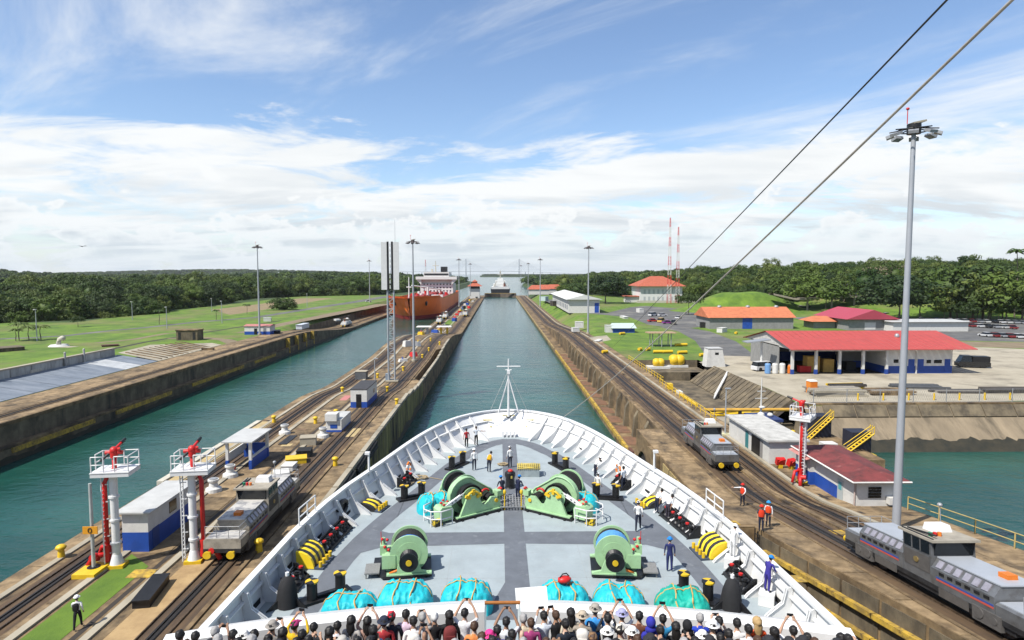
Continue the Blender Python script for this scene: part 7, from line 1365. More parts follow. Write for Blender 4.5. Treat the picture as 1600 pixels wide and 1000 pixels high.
# ---- vehicles
def car(loc, rz, col, lab, kind='car', group=None):
    t = thing({'car': 'parked_car', 'van': 'parked_van', 'truck': 'parked_truck', 'bus': 'parked_bus'}[kind], lab, kind, loc, rz, group); L_, w, h, hb = {'car': (4.4, 1.8, 1.45, .85), 'van': (5.0, 1.95, 1.95, 1.1), 'truck': (6.2, 2.2, 2.6, 1.3), 'bus': (9.5, 2.4, 3.0, 1.4)}[kind]
    key = ('car', kind)
    if key not in MESHES:
        mb = MB(); mb.prism([(-L_ / 2, .3), (L_ / 2, .3), (L_ / 2, hb * .85), (L_ * .42, hb), (-L_ * .46, hb), (-L_ / 2, hb * .9)], -w / 2, w / 2, axis='y'); b_ = mb.mesh('body', HUTWHITE)
        f = {'car': (-.36, -.24, .10, .27), 'van': (-.47, -.44, .22, .36), 'truck': (.08, .1, .36, .46), 'bus': (-.49, -.48, .46, .49)}[kind]; mb = MB(); q = w / 2 - .02; r_ = w / 2 - .22
        mb.add([(f[0] * L_, -q, hb), (f[3] * L_, -q, hb), (f[3] * L_, q, hb), (f[0] * L_, q, hb), (f[1] * L_, -r_, h), (f[2] * L_, -r_, h), (f[2] * L_, r_, h), (f[1] * L_, r_, h)], [(0, 1, 5, 4), (1, 2, 6, 5), (2, 3, 7, 6), (3, 0, 4, 7)]); gl = mb.mesh('windows', DARKGLASS); mb = MB(); mb.bb(f[1] * L_ - .05, f[2] * L_ + .05, -r_ - .03, r_ + .03, h, h + .06); rf3 = mb.mesh('roof', HUTWHITE)
        mb = MB(); mb.cyl((0, -.11, 0), (0, .11, 0), .33 if kind == 'car' else .42, n=12); wh = mb.mesh('wheel', RUBBER); MESHES[key] = (b_, gl, rf3, wh)
    b_, gl, rf3, wh = MESHES[key]; m = plain('car_' + ''.join(f'{int(c * 99):02d}' for c in col), col, .3, .1); o = put('body', b_, t); setmat(o, [m]); put('windows', gl, t); o = put('roof', rf3, t); setmat(o, [m])
    for x in (-.31, .31):
        for y in (-1, 1): put('wheel', wh, t, (x * L_, y * (w / 2 - .1), .33 if kind == 'car' else .42))
    if kind == 'truck': mb = MB(); mb.bb(-L_ * .48, L_ * .06, -w / 2 + .05, w / 2 - .05, hb, 2.5); mb.build('cargo_box', BLACK, t)
    return t
MESHES = {}
p = G(1193, 579); car((p.x, p.y, 0.01), .3, (.75, .75, .75), 'white van parked left of the workshop', 'van'); p = G(1519, 574); car((p.x, p.y, .01), 2.9, (.03, .03, .03), 'black truck at the right end of the workshop', 'truck'); p = G(1194, 578)
cc = [(.7, .7, .7), (.03, .03, .035), (.35, .36, .38), (.7, .7, .7), (.25, .03, .03), (.05, .08, .2), (.6, .6, .58)]; cn = ['white', 'black', 'silver', 'white', 'dark red', 'navy', 'pale grey']; rkc = random.Random(4); n = 0
for row, (ua, va, ub, vb, cnt) in enumerate(((1450, 502, 1596, 506, 14), (1478, 509, 1580, 514, 9), (1540, 526, 1600, 529, 6), (1415, 500, 1440, 501, 2), (1385, 493, 1412, 492, 3), (1400, 512, 1412, 512, 1))):
    for k in range(cnt):
        u, v = lerp(ua, ub, k / max(1, cnt - 1)), lerp(va, vb, k / max(1, cnt - 1)); p = G(u, v); i = rkc.randrange(7); car((p.x, p.y, .02), (1.57 if row < 3 else .4) + rkc.uniform(-.12, .12), cc[i], f"{cn[i]} car {['in the long back row of the parking lot', 'in the second row of the parking lot', 'at the front of the dirt lot', 'left of the parking rows behind the lamp mast', 'below the raised roadway', 'alone behind the white flat building'][row]}, {ordn(k + 1)} from left", group='cars in the parking lot'); n += 1
for k, (u, v) in enumerate(((1240, 486), (1254, 487))): p = G(u, v); car((p.x, p.y, .02), .1, (.7, .7, .7), ('white minibus behind the orange roofed hall, left one', 'white minibus behind the orange roofed hall, right one')[k], 'bus')
p = G(576, 472); car((p.x, p.y, .02), .4, (.7, .7, .7), 'white car on the left bank road', 'car')
for k, (u, v, c) in enumerate(((1020, 503, (.6, .05, .05)), (1033, 504, (.7, .45, .1)), (1043, 506, (.3, .05, .3)), (1052, 507, (.1, .1, .1)), (1060, 498, (.7, .7, .7)), (1020, 494, (.7, .7, .7)), (1035, 494, (.7, .7, .72)))): p = G(u, v); car((p.x, p.y, .03), rkc.uniform(0, 1.5), c, f"{['red', 'ochre', 'purple', 'black', 'white', 'white', 'pale'][k]} vehicle parked below the white hall, {ordn(k + 1)}", 'van' if k % 2 else 'car')
# ---- buildings farther off
def gable(name, lab, cat, x0, x1, y0, y1, h, rh, wall, roof, base=0, over=.8, axis='x', hip=0.0, openings=()):
    t = thing(name, lab, cat, (0, 0, base)); mb = MB(); mb.bb(x0, x1, y0, y1, 0, h); mb.build('wall', wall, t); mb = MB(); o = over
    a = [(x0 - o, y0 - o, h), (x1 + o, y0 - o, h), (x1 + o, y1 + o, h), (x0 - o, y1 + o, h)]
    if axis == 'x': m = (y0 + y1) / 2; d = hip * (y1 - y0) / 2; r_ = [(x0 - o + d, m, h + rh), (x1 + o - d, m, h + rh)]; fs = [(0, 1, 5, 4), (1, 2, 5), (2, 3, 4, 5), (3, 0, 4)]
    else: m = (x0 + x1) / 2; d = hip * (x1 - x0) / 2; r_ = [(m, y0 - o + d, h + rh), (m, y1 + o - d, h + rh)]; fs = [(0, 1, 4), (1, 2, 5, 4), (2, 3, 5), (3, 0, 4, 5)]
    mb.add(a + r_, fs); mb.add([(p[0], p[1], h - .02) for p in a], [(0, 1, 2, 3)]); mb.build('roof', roof, t)
    for (f, q, z, w, hh, mm, nm) in openings:
        mb = MB()
        if f == 'y-': mb.bb(q - w / 2, q + w / 2, y0 - .06, y0, z, z + hh)
        else: mb.bb(x0 - .06, x0, q - w / 2, q + w / 2, z, z + hh)
        mb.build(nm, mm, t)
    return t
x0, x1 = G(1108, 514).x, G(1240, 514).x; yb = G(1170, 514).y
gable('orange_roof_hall', 'grey hall with orange roof and blue door behind the road', 'hall', x0, x1, yb, yb + 16, 4.2, 3.6, GREYWALL, ORROOF, openings=[('y-', lerp(x0, x1, .45), .1, 3.6, 3.9, BLUE, 'door')])
for k, f in enumerate((.2, .55, .9)): mb = MB(); mb.ell((lerp(x0, x1, f), yb + 8, 7.8), (.9, .9, .6), 8, 5); mb.build('roof_vent', STEEL, bpy.data.objects['orange_roof_hall'])
xa, xb = 99, 128.5; ya = 447
t = gable('white_hall', 'tall white hall with hipped red roof behind the red lattice tower', 'hall', xa, xb, ya, ya + 30, 11.5, 7.0, plain('hall_white', (.78, .78, .76), .6), TERRA, over=2.4, axis='x', hip=.85, openings=[('y-', xa + 3 + 3.2 * k, 1.2 + 5.0 * j, 1.4, 3.0, plain('pale_window', (.50, .53, .54), .4), 'window') for k in range(8) for j in range(2)])
mb = MB(); mb.bb(xa - 9, xa, ya + 4, ya + 14, 0, 4); mb.build('annex', HUTWHITE, t); mb = MB(); mb.bb(xa - 10, xa, ya + 3, ya + 15, 4, 4.6); mb.build('annex_roof', TERRA, t); mb = MB(); mb.bb(xa - 3, xb + 8, ya - 3, ya - 2.6, 0, 1.6); mb.build('garden_wall', mat('cream_wall', (.62, .58, .48), .8), t)
def lattice(x, y, h, lab, w0=2.6, bands=9, z=0):
    t = thing('lattice_tower', lab, 'tower', (x, y, z)); 
    for b_ in range(bands):
        mb = MB(); z0, z1 = h * b_ / bands, h * (b_ + 1) / bands
        for sx in (-1, 1):
            for sy in (-1, 1):
                w_0, w_1 = lerp(w0, .5, z0 / h) / 2, lerp(w0, .5, z1 / h) / 2; mb.cyl((sx * w_0, sy * w_0, z0), (sx * w_1, sy * w_1, z1), .085, n=5)
        nn = 3
        for k in range(nn):
            za, zb = lerp(z0, z1, k / nn), lerp(z0, z1, (k + 1) / nn); wa, wb = lerp(w0, .5, za / h) / 2, lerp(w0, .5, zb / h) / 2
            for s in (-1, 1): mb.cyl((-wa * s, -wa, za), (wb * s, -wb, zb), .045, n=4); mb.cyl((-wa, -wa * s, za), (-wb, wb * s, zb), .045, n=4); mb.cyl((wa, -wa * s, za), (wb, wb * s, zb), .045, n=4)
        mb.build('red_section' if b_ % 2 == 0 else 'white_section', RED if b_ % 2 == 0 else HUTWHITE, t)
p = G(1044, 474); lattice(p.x, p.y - 2, 58, 'red and white lattice tower standing before the white hall'); lattice(p.x + 6.5, p.y + 1, 52, 'paler red and white lattice tower just right of the first', 2.4)
gable('long_white_building', 'long low white building with flat pale roof on the right bank', 'building', 36, 52, 330, 430, 7.0, 2.5, HUTWHITE, plain('pale_sheet_roof', (.70, .70, .67), .6), axis='y', over=1.5, openings=[('x-', 338 + 9 * k, 1.5, 3.5, 2.5, plain('slate_window', (.16, .19, .24), .4), 'window') for k in range(10)] + [('y-', 50.5, .2, 2.2, 5.0, BLUE, 'door')])
for k, (u, v, w) in enumerate(((824, 462, 20), (838, 461, 22), (856, 462, 16))): p = G(u, v - 3, 0); gable('red_roof_house', ('small house with red roof near the canal end, leftmost', 'small house with red roof near the canal end, middle one', 'small house with red roof behind the long white building')[k], 'house', p.x, p.x + w, 620 + 20 * k, 634 + 20 * k, 5, 4, HUTWHITE, TERRA, axis='x', hip=.6)
p = G(958, 520); gable('green_roof_cabin', 'small cabin with pale green roof and blue base by the right track', 'cabin', p.x, p.x + 7.5, p.y, p.y + 5, 1.6, 1.6, BLUE, plain('pale_green_roof', (.50, .60, .55), .6), axis='x', over=.6, hip=.2)
t = box_thing('white_container', 951, 519, (2.4, 3, 2.4), HUTWHITE, 'white box container beside the green roofed cabin', 'container', None); 
# carport
p = G(1036, 543); t = thing('carport', 'open carport with tan flat roof beside the basin', 'carport', (p.x, p.y + 2, 0)); mb = MB(); mb.box((0, 1, 3.9), (7.6, 5, .3), rx=-.04); mb.build('roof', mat('tan_roof', (.55, .38, .24), .8), t)
for x in (-2.6, 0, 2.6):
    for y in (-.6, 2.6): mb = MB(); mb.cyl((x, y, 0), (x, y, 3.8), .14, n=8); mb.build('post', STEEL, t)
for k, (u, v, L_) in enumerate(((1028, 552, 2.4), (1043, 552, 2.6), (1064, 541, 3.6), (1066, 553, 2.6), (1097, 557, 1.4), (945, 552, 1.6), (972, 523, 2.2), (1012, 548, 1.5), (1000, 548, 1.2), (1150, 522, 1.2))): p = G(u, v); t = thing('yellow_float', ('yellow float under the carport, left one', 'yellow float under the carport, right one', 'long yellow float on the grass by the carport', 'yellow float beside the basin rim', 'small yellow box by the white cabin', 'yellow mooring stand at the foot of the dark wire', 'yellow marker float on the grass triangle', 'yellow drum left of the carport', 'yellow kerb box left of the carport', 'small yellow frame on the grass by the orange hall')[k], 'float', (p.x, p.y, 0), .1 * k); mb = MB(); mb.cyl((-L_ / 2, 0, .45), (L_ / 2, 0, .45), .42, n=10); mb.build('drum', YELLOW, t); mb = MB(); mb.bb(-L_ / 2, L_ / 2, -.4, .4, 0, .15); mb.build('skid', RUBBER, t)
# small boxes and containers in the yard
for k, (u, v, d, m, lab) in enumerate(((905, 512, (3, 2.5, 2.2), HUTWHITE, 'white crate on the right bank by the lamp mast'), (899, 518, (2.4, 2, 1.4), HUTWHITE, 'low white crate left of the lamp mast'), (866, 478, (4, 4, 3), DKW, 'dark shed block on the far grass'), (874, 478, (3, 4, 2.4), DKW, 'second dark shed block on the far grass'), (1128, 519, (4, 2, 1.5), HUTWHITE, 'low white container before the orange hall'), (850, 470, (5, 5, 3.2), plain('mint', (.5, .62, .6), .6), 'pale mint cabin on the right bank'), (935, 533, (5.5, 1.4, .3), HUTWHITE, 'long white slab on the grass'), (1098, 512, (2.5, 2, 2), RUBBER, 'black bin at the orange hall corner'), (975, 497, (9, 2, .8), HUTWHITE, 'low white barrier beside the far road'), (1000, 488, (4, 2.5, 2), HUTWHITE, 'white kiosk by the far road'))): box_thing('yard_box', u, v, d, m, lab, 'box', None, rz=.2 * k)
t = thing('solar_canopy', 'grey flat canopy on a white post at the workshop corner', 'canopy', (G(1194, 583).x + 1.0, G(1194, 583).y + 4, 0)); mb = MB(); mb.cyl((0, 0, 0), (0, 0, 6.2), .25, n=8); mb.build('post', HUTWHITE, t); mb = MB(); mb.box((-1.2, 0, 6.3), (5.0, 3, .2), ry=-.12); mb.build('panel', STEEL, t)
for k, (u, v, lab, m) in enumerate(((1288, 513, 'small open pavilion with orange roof in the yard', ORROOF),)): p = G(u, v); gable('pavilion', lab, 'pavilion', p.x - 4, p.x + 4, p.y, p.y + 8, 2.6, 1.8, GREYWALL, m, over=1.5, hip=.7)
p = G(1325, 516); gable('crimson_roof_shed', 'grey shed with crimson gable roof behind the workshop', 'shed', p.x, p.x + 17, p.y, p.y + 22, 4.0, 3.4, GREYWALL, plain('crimson_roof', (.42, .06, .09), .6), axis='y', over=1.4, openings=[('y-', p.x + 8, .2, 4, 2.6, HUTWHITE, 'door')])
p = G(1395, 518); gable('white_flat_building', 'long white flat building right behind the workshop roof', 'building', p.x, p.x + 27, p.y, p.y + 14, 3.4, .4, HUTWHITE, ROOFGREY, hip=.1)
# grassy mound and raised roadway
mb = MB(); rows = []
for j in range(15):
    rr = j / 14; rows.append([(134 + 42 * rr * math.cos(a), 348 + 29 * rr * math.sin(a), 10.2 * (1 - sst(.18, 1, rr)) - .1 + 1.1 * noise.noise(Vector((rr * 4 * math.cos(a), rr * 4 * math.sin(a), 0))) * (1 - rr)) for a in [2 * PI * k / 30 for k in range(31)]])
mb.strip(rows, 0, True); struct(mb.build('hill', GRASS))
t = thing('raised_roadway', 'concrete raised roadway on slim piers below the wooded rise', 'bridge'); pts = [GY(u, v, 330) for u, v in ((1205, 458), (1240, 466), (1270, 464), (1330, 462), (1392, 465), (1425, 470))]; mb = MB(); mb.strip([[(q.x, q.y - 3, q.z), (q.x, q.y + 3, q.z), (q.x, q.y + 3, q.z - .9), (q.x, q.y - 3, q.z - .9), (q.x, q.y - 3, q.z)] for q in pts]); mb.build('deck', mat('roadway_tan', (.38, .33, .26), .8), t)
for u in (1262, 1300, 1335, 1368): q = GY(u, 464, 330); mb = MB(); mb.cyl((q.x, q.y, -.5), (q.x, q.y, q.z), .5, n=8); mb.build('pier', CONC_PALE, t)
for k in range(8): q = GY(1318 + k * 5, 462, 334); mb = MB(); mb.cyl((q.x, q.y, q.z), (q.x, q.y, q.z + 6.5), .16, n=6); mb.build('flag_pole', STEEL, t)
p = GY(1470, 462, 335); gable('hill_lodge', 'small lodge with pale green roof among the trees on the rise', 'lodge', p.x - 6, p.x + 6, 330, 338, 4, 2, mat('lodge_tan', (.35, .31, .25), .8), plain('lodge_roof', (.42, .55, .45), .6), base=p.z - 2, hip=.4)
p = GY(1395, 461, 332); gable('cream_marquee', 'cream marquee roof beside the raised roadway', 'marquee', p.x - 7, p.x + 7, 336, 344, 2, 3, HUTWHITE, plain('marquee_cream', (.66, .62, .48), .7), base=p.z - 3, hip=.7)
# trees that stand apart
def T(u, v, h, lab, **k): p = G(u, v); return tree((p.x, p.y, land_z(p.x, p.y)), h, lab, **k)
UMB = crown_mesh(31, 9.5, 4.5, 46, 24, .55, LEAF_D, flat=.55)
T(1076, 492, 11.5, 'broad umbrella shaped tree before the red lattice tower', crown=UMB, wide=.62, trunk_frac=.42)
T(946, 474, 20, 'large dark tree by the road on the right bank', crown=CROWNS[2], wide=1.25, trunk_frac=.3); T(925, 472, 13, 'smaller tree left of the large dark roadside tree', wide=1.2)
T(1405, 499, 20, 'big round tree at the edge of the parking lot', crown=CROWNS[2], wide=1.35, trunk_frac=.22); T(1437, 497, 17, 'tree right behind the lamp mast by the parking lot', wide=1.25, trunk_frac=.25)
dry = crown_mesh(41, 8.5, 9, 30, 16, .35, LEAF_DRY, core=False); tree((G(1455, 494).x + 6, 345, 6), 21, 'bare greyish tree among the green crowns on the rise', crown=dry, wide=1.2)
for k, (u, v, h) in enumerate(((1262, 488, 19), (1290, 489, 16), (1318, 487, 15), (1350, 488, 18), (1377, 489, 16), (1495, 498, 15), (1520, 499, 21), (1545, 500, 18), (1572, 501, 17), (1598, 502, 22), (1485, 497, 24), (1535, 498, 25), (1240, 483, 17), (1218, 478, 15), (1625, 503, 20), (1475, 499, 10), (1510, 501, 9), (1560, 502, 10))): T(u, v, h, f"broadleaf tree along the foot of the wooded rise, {ordn(k + 1)} of the row", wide=RND.uniform(1.05, 1.35), trunk_frac=.2, group='trees along the foot of the rise')
for k, (u, v, h, R) in enumerate(((1585, 497, 36, 1.5), (1548, 499, 27, 1.2), (1566, 500, 24, 1.15), (1527, 499, 22, 1.1), (1596, 501, 22, 1.1))): p = G(u, v); palm((p.x, p.y, land_z(p.x, p.y)), h * .85, ('tallest royal palm rising above the trees at the right edge', 'royal palm with bare pale trunk, second from the tallest', 'royal palm between two taller palms', 'shorter royal palm left of the palm group', 'royal palm at the far right edge')[k], R * 1.25)
for k, (u, v, w) in enumerate(((902, 463, 12), (880, 461, 10), (1000, 470, 10), (985, 466, 12), (1090, 462, 12), (1120, 459, 12))): p = G(u, v); T(u, v, w, f"middle distance tree behind the right bank buildings, {ordn(k + 1)}", wide=1.2, trunk_frac=.2, group='trees behind the right bank buildings')

# ================================================================ LEFT BANK
t = thing('panel_wall', 'long weathered white wall with posts on the left bank', 'wall', (-89.2, 0, 0)); PW = mat('weathered_white_wall', (.50, .50, .47), .8, scale=.8, col2=(.34, .34, .32), thr=(.4, .62), stretch=(1, 1, .3), col3=(.16, .15, .13), s3=.9, t3=(.58, .75), st3=(1, 1, .2))
for k, y in enumerate(ys(96, 149, 5.3)[:-1]): mb = MB(); mb.bb(-.35, .35, y, y + 5.15, 0, 3.1); mb.build('panel', PW, t)
for y in (104, 113, 131.5, 137.5): mb = MB(); mb.cyl((.6, y, 0), (.6, y, 4.3), .2, n=8); mb.ell((.6, y, 4.3), .24, 8, 5); mb.build('post', PW, t)
mb = MB(); mb.bb(-.5, .5, 96, 149, 3.1, 3.35); mb.build('coping', CONC_PALE, t); mb = MB(); mb.bb(.36, .42, 122, 125, 1.2, 2.2); mb.build('plate', MATS['cream_wall'], t)
t = thing('sloped_apron', 'blue grey sloped slabs below the white wall, left bank', 'apron', (0, 0, 0)); BG = mat('bluegrey_slab', (.24, .27, .31), .7, scale=.5, col2=(.16, .19, .23), thr=(.4, .6), stretch=(.3, 1, 1)); PS = mat('pale_slab', (.55, .57, .58), .7, scale=.6)
for k, y in enumerate(ys(84, 150, 6.6)[:-1]): mb = MB(); m = PS if k == 8 else BG; mb.add([(-88.7, y, 1.6), (-88.7, y + 6.4, 1.6), (-79.6, y + 6.4, .1), (-79.6, y, .1), (-88.7, y, 1.3), (-88.7, y + 6.4, 1.3), (-79.6, y + 6.4, .0), (-79.6, y, .0)], [(0, 1, 2, 3), (4, 5, 6, 7), (0, 1, 5, 4), (1, 2, 6, 5), (2, 3, 7, 6), (3, 0, 4, 7)]); mb.build('slab', m, t)
t = thing('ribbed_ramp', 'pale ribbed concrete ramp beside the sloped slabs', 'ramp', (0, 0, 0)); mb = MB(); mb.add([(-90, 152, 1.8), (-79.5, 150, .1), (-79.5, 184, .1), (-84, 188, .2), (-91, 168, 1.9)], [(0, 1, 2, 3, 4)]); mb.build('bed', CONC_PALE, t)
for k in range(11): mb = MB(); mb.box((-84.6, 153 + k * 2.6, .98 - .025 * k), (9.0, .3, .22), ry=.165, rz=-.08); mb.build('rib', CONC, t)
p = G(297, 531); t = thing('concrete_bunker', 'dark weathered concrete block on the left lawn', 'block', (p.x, p.y, 0)); mb = MB(); mb.bb(-3.2, 3.2, -2, 2, 0, 3.0); mb.build('body', CONC_DARK, t); mb = MB(); mb.bb(-3.4, 3.4, -2.2, 2.2, 3.0, 3.3); mb.build('slab_roof', CONC, t)
for x in (-2.2, 2.2): mb = MB(); mb.bb(x - .4, x + .4, -2.06, -2.0, .3, 2.5); mb.build('recess', RUBBER, t)
p = G(92, 541); t = thing('gooseneck_vent', 'pale gooseneck vent pipe on a white pad, left lawn', 'vent', (p.x, p.y, 0)); mb = MB(); mb.tube([(0, 0, 0), (0, 0, 1.2), (.3, 0, 2.0), (1.0, 0, 2.4), (1.6, 0, 2.0)], .6, 10); mb.build('pipe', MATS['cream_wall'], t); mb = MB(); mb.cyl((0, 0, 0), (0, 0, .5), 2.6, 2.0, 14); mb.build('pad', HUTWHITE, t); mb = MB(); mb.poly([(-1, -2.5, .03), (5, -3.5, .03), (6.5, -1, .03), (0, 1, .03)]); mb.build('slab', CONC_PALE, t)
p = G(402, 523); gable('lockside_hut', 'small white hut with pink roof and blue base on the left bank', 'hut', p.x - 4.2, p.x + 4.2, p.y, p.y + 5, 2.9, .5, HUTWHITE, mat('pink_flat_roof', (.55, .22, .20), .7), over=.3); bpy.data.objects['lockside_hut']['label'] = 'small white hut with pink roof and blue base on the left bank'
o = bpy.data.objects['lockside_hut']; mb = MB(); mb.bb(p.x - 4.23, p.x + 4.23, p.y - .03, p.y + 5.03, 0, 1.1); mb.build('blue_base', BLUE, o); mb = MB(); mb.bb(p.x - 1, p.x, p.y - .07, p.y - .03, .1, 2.1); mb.build('door', DARKGLASS, o)
for k, (u, v, d, m, lab) in enumerate(((473, 513, (2.2, 9, 1.6), plain('hull_pale', (.62, .66, .72), .4), 'pale blue grey launch hull laid up on the left bank'), (432, 520, (2.5, 6, .8), RUBBER, 'dark flat raft beside the left bank hut'), (172, 541, (4, 2.5, .4), MATS['rust_dark'], 'rusty plate on the left lawn'), (8, 548, (7, 6, .9), CONC_DARK, 'low dark hatch at the far left of the lawn'), (418, 502, (3, 2, 1.6), HUTWHITE, 'white box by the left bank lamp mast'), (527, 501, (2, 4, .6), HUTWHITE, 'white pallet on the left wall'), (280, 548, (1.4, 1.4, .7), MATS['rust_dark'], 'rusty stub on the left lawn'), (325, 547, (3, 1, .5), CONC, 'low concrete block on the left lawn'))): box_thing('left_bank_item', u, v, d, m, lab, 'object', None, rz=.3 * k % 1)
for k, (u, v, h, R) in enumerate(((30, 532, 5.0, 1.0), (45, 533, 4.2, .9), (64, 531, 4.0, .9), (249, 507, 5.5, .85), (338, 500, 4.2, .75), (386, 491, 4.6, .75), (25, 533, 3.4, .8))): p = G(u, v); palm((p.x, p.y, 0), h, ('coconut palm in the lawn clump far left, tallest', 'coconut palm in the lawn clump far left, second', 'coconut palm at the right of the lawn clump', 'yellowing palm alone beside the path', 'small palm along the left road', 'small palm nearest the bare soil patch', 'low palm at the left of the lawn clump')[k], R)
for k, (u, v, h) in enumerate(((58, 533, 9.5), (207, 500, 8), (261, 514, 8), (347, 505, 9), (480, 480, 8), (331, 487, 7))): p = G(u, v); t = thing('street_lamp', f"slim grey lamp pole on the left lawn, {ordn(k + 1)} along the road", 'lamp', (p.x, p.y, 0), 0, 'slim lamp poles on the left lawn'); mb = MB(); mb.cyl((0, 0, 0), (0, 0, h), .16, .1, 8); mb.build('pole', MATS['mast_lattice'], t); mb = MB(); mb.box((0, -.3, h + .1), (.5, .9, .22)); mb.build('lamp_head', HUTWHITE, t)
p = G(441, 484); tree((p.x, p.y, -1.2), 8.5, 'dark rounded thicket standing alone on the left lawn', crown=CROWNS[2], wide=1.25, trunk_frac=.05, name='thicket', cat='thicket'); p = G(122, 511); tree((p.x, p.y, 0), 4.5, 'small flat topped tree on the left lawn', crown=UMB, wide=.5, trunk_frac=.35)
t = thing('bird', 'dark bird gliding over the left forest', 'bird', GY(128, 385, 130)); mb = MB(); mb.ell((0, 0, 0), (.12, .35, .1), 8, 5)
for s in (-1, 1): mb.add([(0, .12, 0), (s * .55, .18, .16), (s * 1.05, .0, .05), (s * .5, -.1, .1), (0, -.14, 0)], [(0, 1, 2, 3, 4)])
mb.add([(-.06, -.3, 0), (.06, -.3, 0), (.12, -.6, .02), (-.12, -.6, .02)], [(0, 1, 2, 3)]); mb.build('body', plain('bird_dark', (.05, .045, .04), .8), t)

# ================================================================ SHIPS, GATES AND BRIDGE FAR OFF
TX = -49.8; t = thing('tanker', 'orange hulled tanker with white bridge in the left lock lane', 'ship', (TX, 0, WATER_Z)); ORH = mat('tanker_orange', (1.1, .235, .045), .5, scale=.06, col2=(.95, .19, .04), col3=(.7, .14, .045), s3=.12, t3=(.58, .8), st3=(1, 1, .3)); BOOT = mat('tanker_red', (.50, .06, .05), .6, scale=.1); DKR = mat('tanker_deck', (.34, .035, .03), .7, scale=.2)
def tw(f, y): return min(14.8, 14.8 * (max(0, (y - (352 + 9 * (1 - f))) / (30 - 14 * f)) ** (.62 - .17 * f)))
rows = []; TYS = [352.0, 352.005, 352.05, 352.2, 352.6, 353.5, 355, 357, 360, 362, 365, 368, 372, 378, 386, 400, 430, 470, 520, 560]
for f, zz in ((0, -.4), (.16, 2.2), (.17, 2.3), (.6, 7.5), (1, 12.9)): pass
lv = [(0, -.4), (.16, 2.1), (.6, 7.0), (1, 11.0)]
def bowz(y): return 2.4 * sst(396, 374, y)
for i, (a, b, m, nm) in enumerate(((0, 1, BOOT, 'boot_topping'), (1, 3, ORH, 'hull'))):
    mb = MB()
    for s in (-1, 1): mb.strip([[(s * tw(f, max(y, 352 + 9 * (1 - f) + .01)), max(y, 352 + 9 * (1 - f)), z + (bowz(y) if f == 1 else 0)) for f, z in lv[a:b + 1]] for y in TYS], 0, True)
    mb.build(nm, m, t)
mb = MB(); mb.strip([[(-tw(1, y), y, 11.0 + bowz(y) - 1.1), (tw(1, y), y, 11.0 + bowz(y) - 1.1)] for y in TYS]); mb.build('deck', DKR, t)
mb = MB(); mb.bb(-14.8, 14.8, 560, 561, -.5, 11); mb.build('transom', ORH, t)
WH = plain('tanker_white', (.78, .78, .75), .5); mb = MB(); mb.bb(-13, 13, 512, 545, 9.9, 17.5); mb.bb(-12, 12, 514, 543, 17.5, 23.0); a_ = mb.build('accommodation', WH, t); mb = MB(); mb.bb(-16.2, 16.2, 509, 518, 21.2, 23.4); mb.bb(-10, 10, 509.5, 530, 23.4, 27.0); mb.build('bridge', WH, t); mb = MB(); mb.bb(-9.5, 9.5, 509.3, 509.5, 24.6, 25.9); mb.build('bridge_windows', DARKGLASS, t)
for s in (-1, 1): mb = MB(); mb.prism([(s * 16.2, 21.2), (s * 12, 21.2), (s * 12, 17.0)], 510, 517, axis='y'); mb.build('wing_bracket', WH, t)
for j in range(3):
    for k in range(9): mb = MB(); mb.bb(-10.4 + k * 2.6, -9.4 + k * 2.6, 511.9, 512, 11.6 + j * 2.6, 12.6 + j * 2.6); mb.build('port_window', DARKGLASS, a_)
mb = MB(); mb.bb(1.5, 6.5, 532, 541, 23, 31.5); mb.build('funnel', BLACK, t); mb = MB(); mb.cyl((-1.5, 520, 27), (-1.5, 520, 36), .5, .25, 8); mb.bb(-4, 1, 519.6, 520.4, 32, 32.5); mb.bb(-5, -3.5, 518, 521, 27, 29.5); mb.build('radar_mast', MATS['cream_wall'], t)
mb = MB(); mb.cyl((-1, 362, 11), (-1, 362, 24), .45, .25, 8); mb.bb(-2.4, .4, 361.6, 362.4, 18, 18.6); mb.build('foremast', WH, t)
mb = MB(); mb.cyl((2, 430, 10), (2, 430, 17), .9, n=10); mb.cyl((2, 430, 16.5), (-8, 424, 18), .45, n=6); mb.cyl((2, 430, 16.5), (10, 440, 15), .45, n=6); mb.build('hose_crane', WH, t); mb = MB(); mb.bb(7.5, 14.6, 400, 404, 10, 12.6); mb.build('rail_screen', WH, t)
for k in range(22): mb = MB(); x, y = RND.uniform(-12, 12), RND.uniform(366, 505); mb.cyl((x, y, 9.8), (x, y, 11.2 + RND.uniform(0, 1.5)), RND.uniform(.5, 1.3), n=8); mb.build('deck_fitting', (RED, DKR, WH, RED)[k % 4], t)
mb = MB(); mb.bb(-2.5, 2.5, 372, 505, 10.2, 11.6); mb.build('pipe_rack', DKR, t)
for s in (-1, 1): mb = MB(); yy = 361; w = tw(.75, yy); mb.ell((s * (w + .05), yy, 9.3), (.7, 1.4, 1.6), 8, 6); mb.build('anchor', BLACK, t)
mb = MB(); mb.strip([[(tw(1, y) + .06, y, 11.1), (tw(1, y) + .06, y, 10.3)] for y in (398, 410, 425, 440, 470, 505)]); mb.build('fender_line', plain('tanker_ochre', (.62, .36, .08), .6), t)
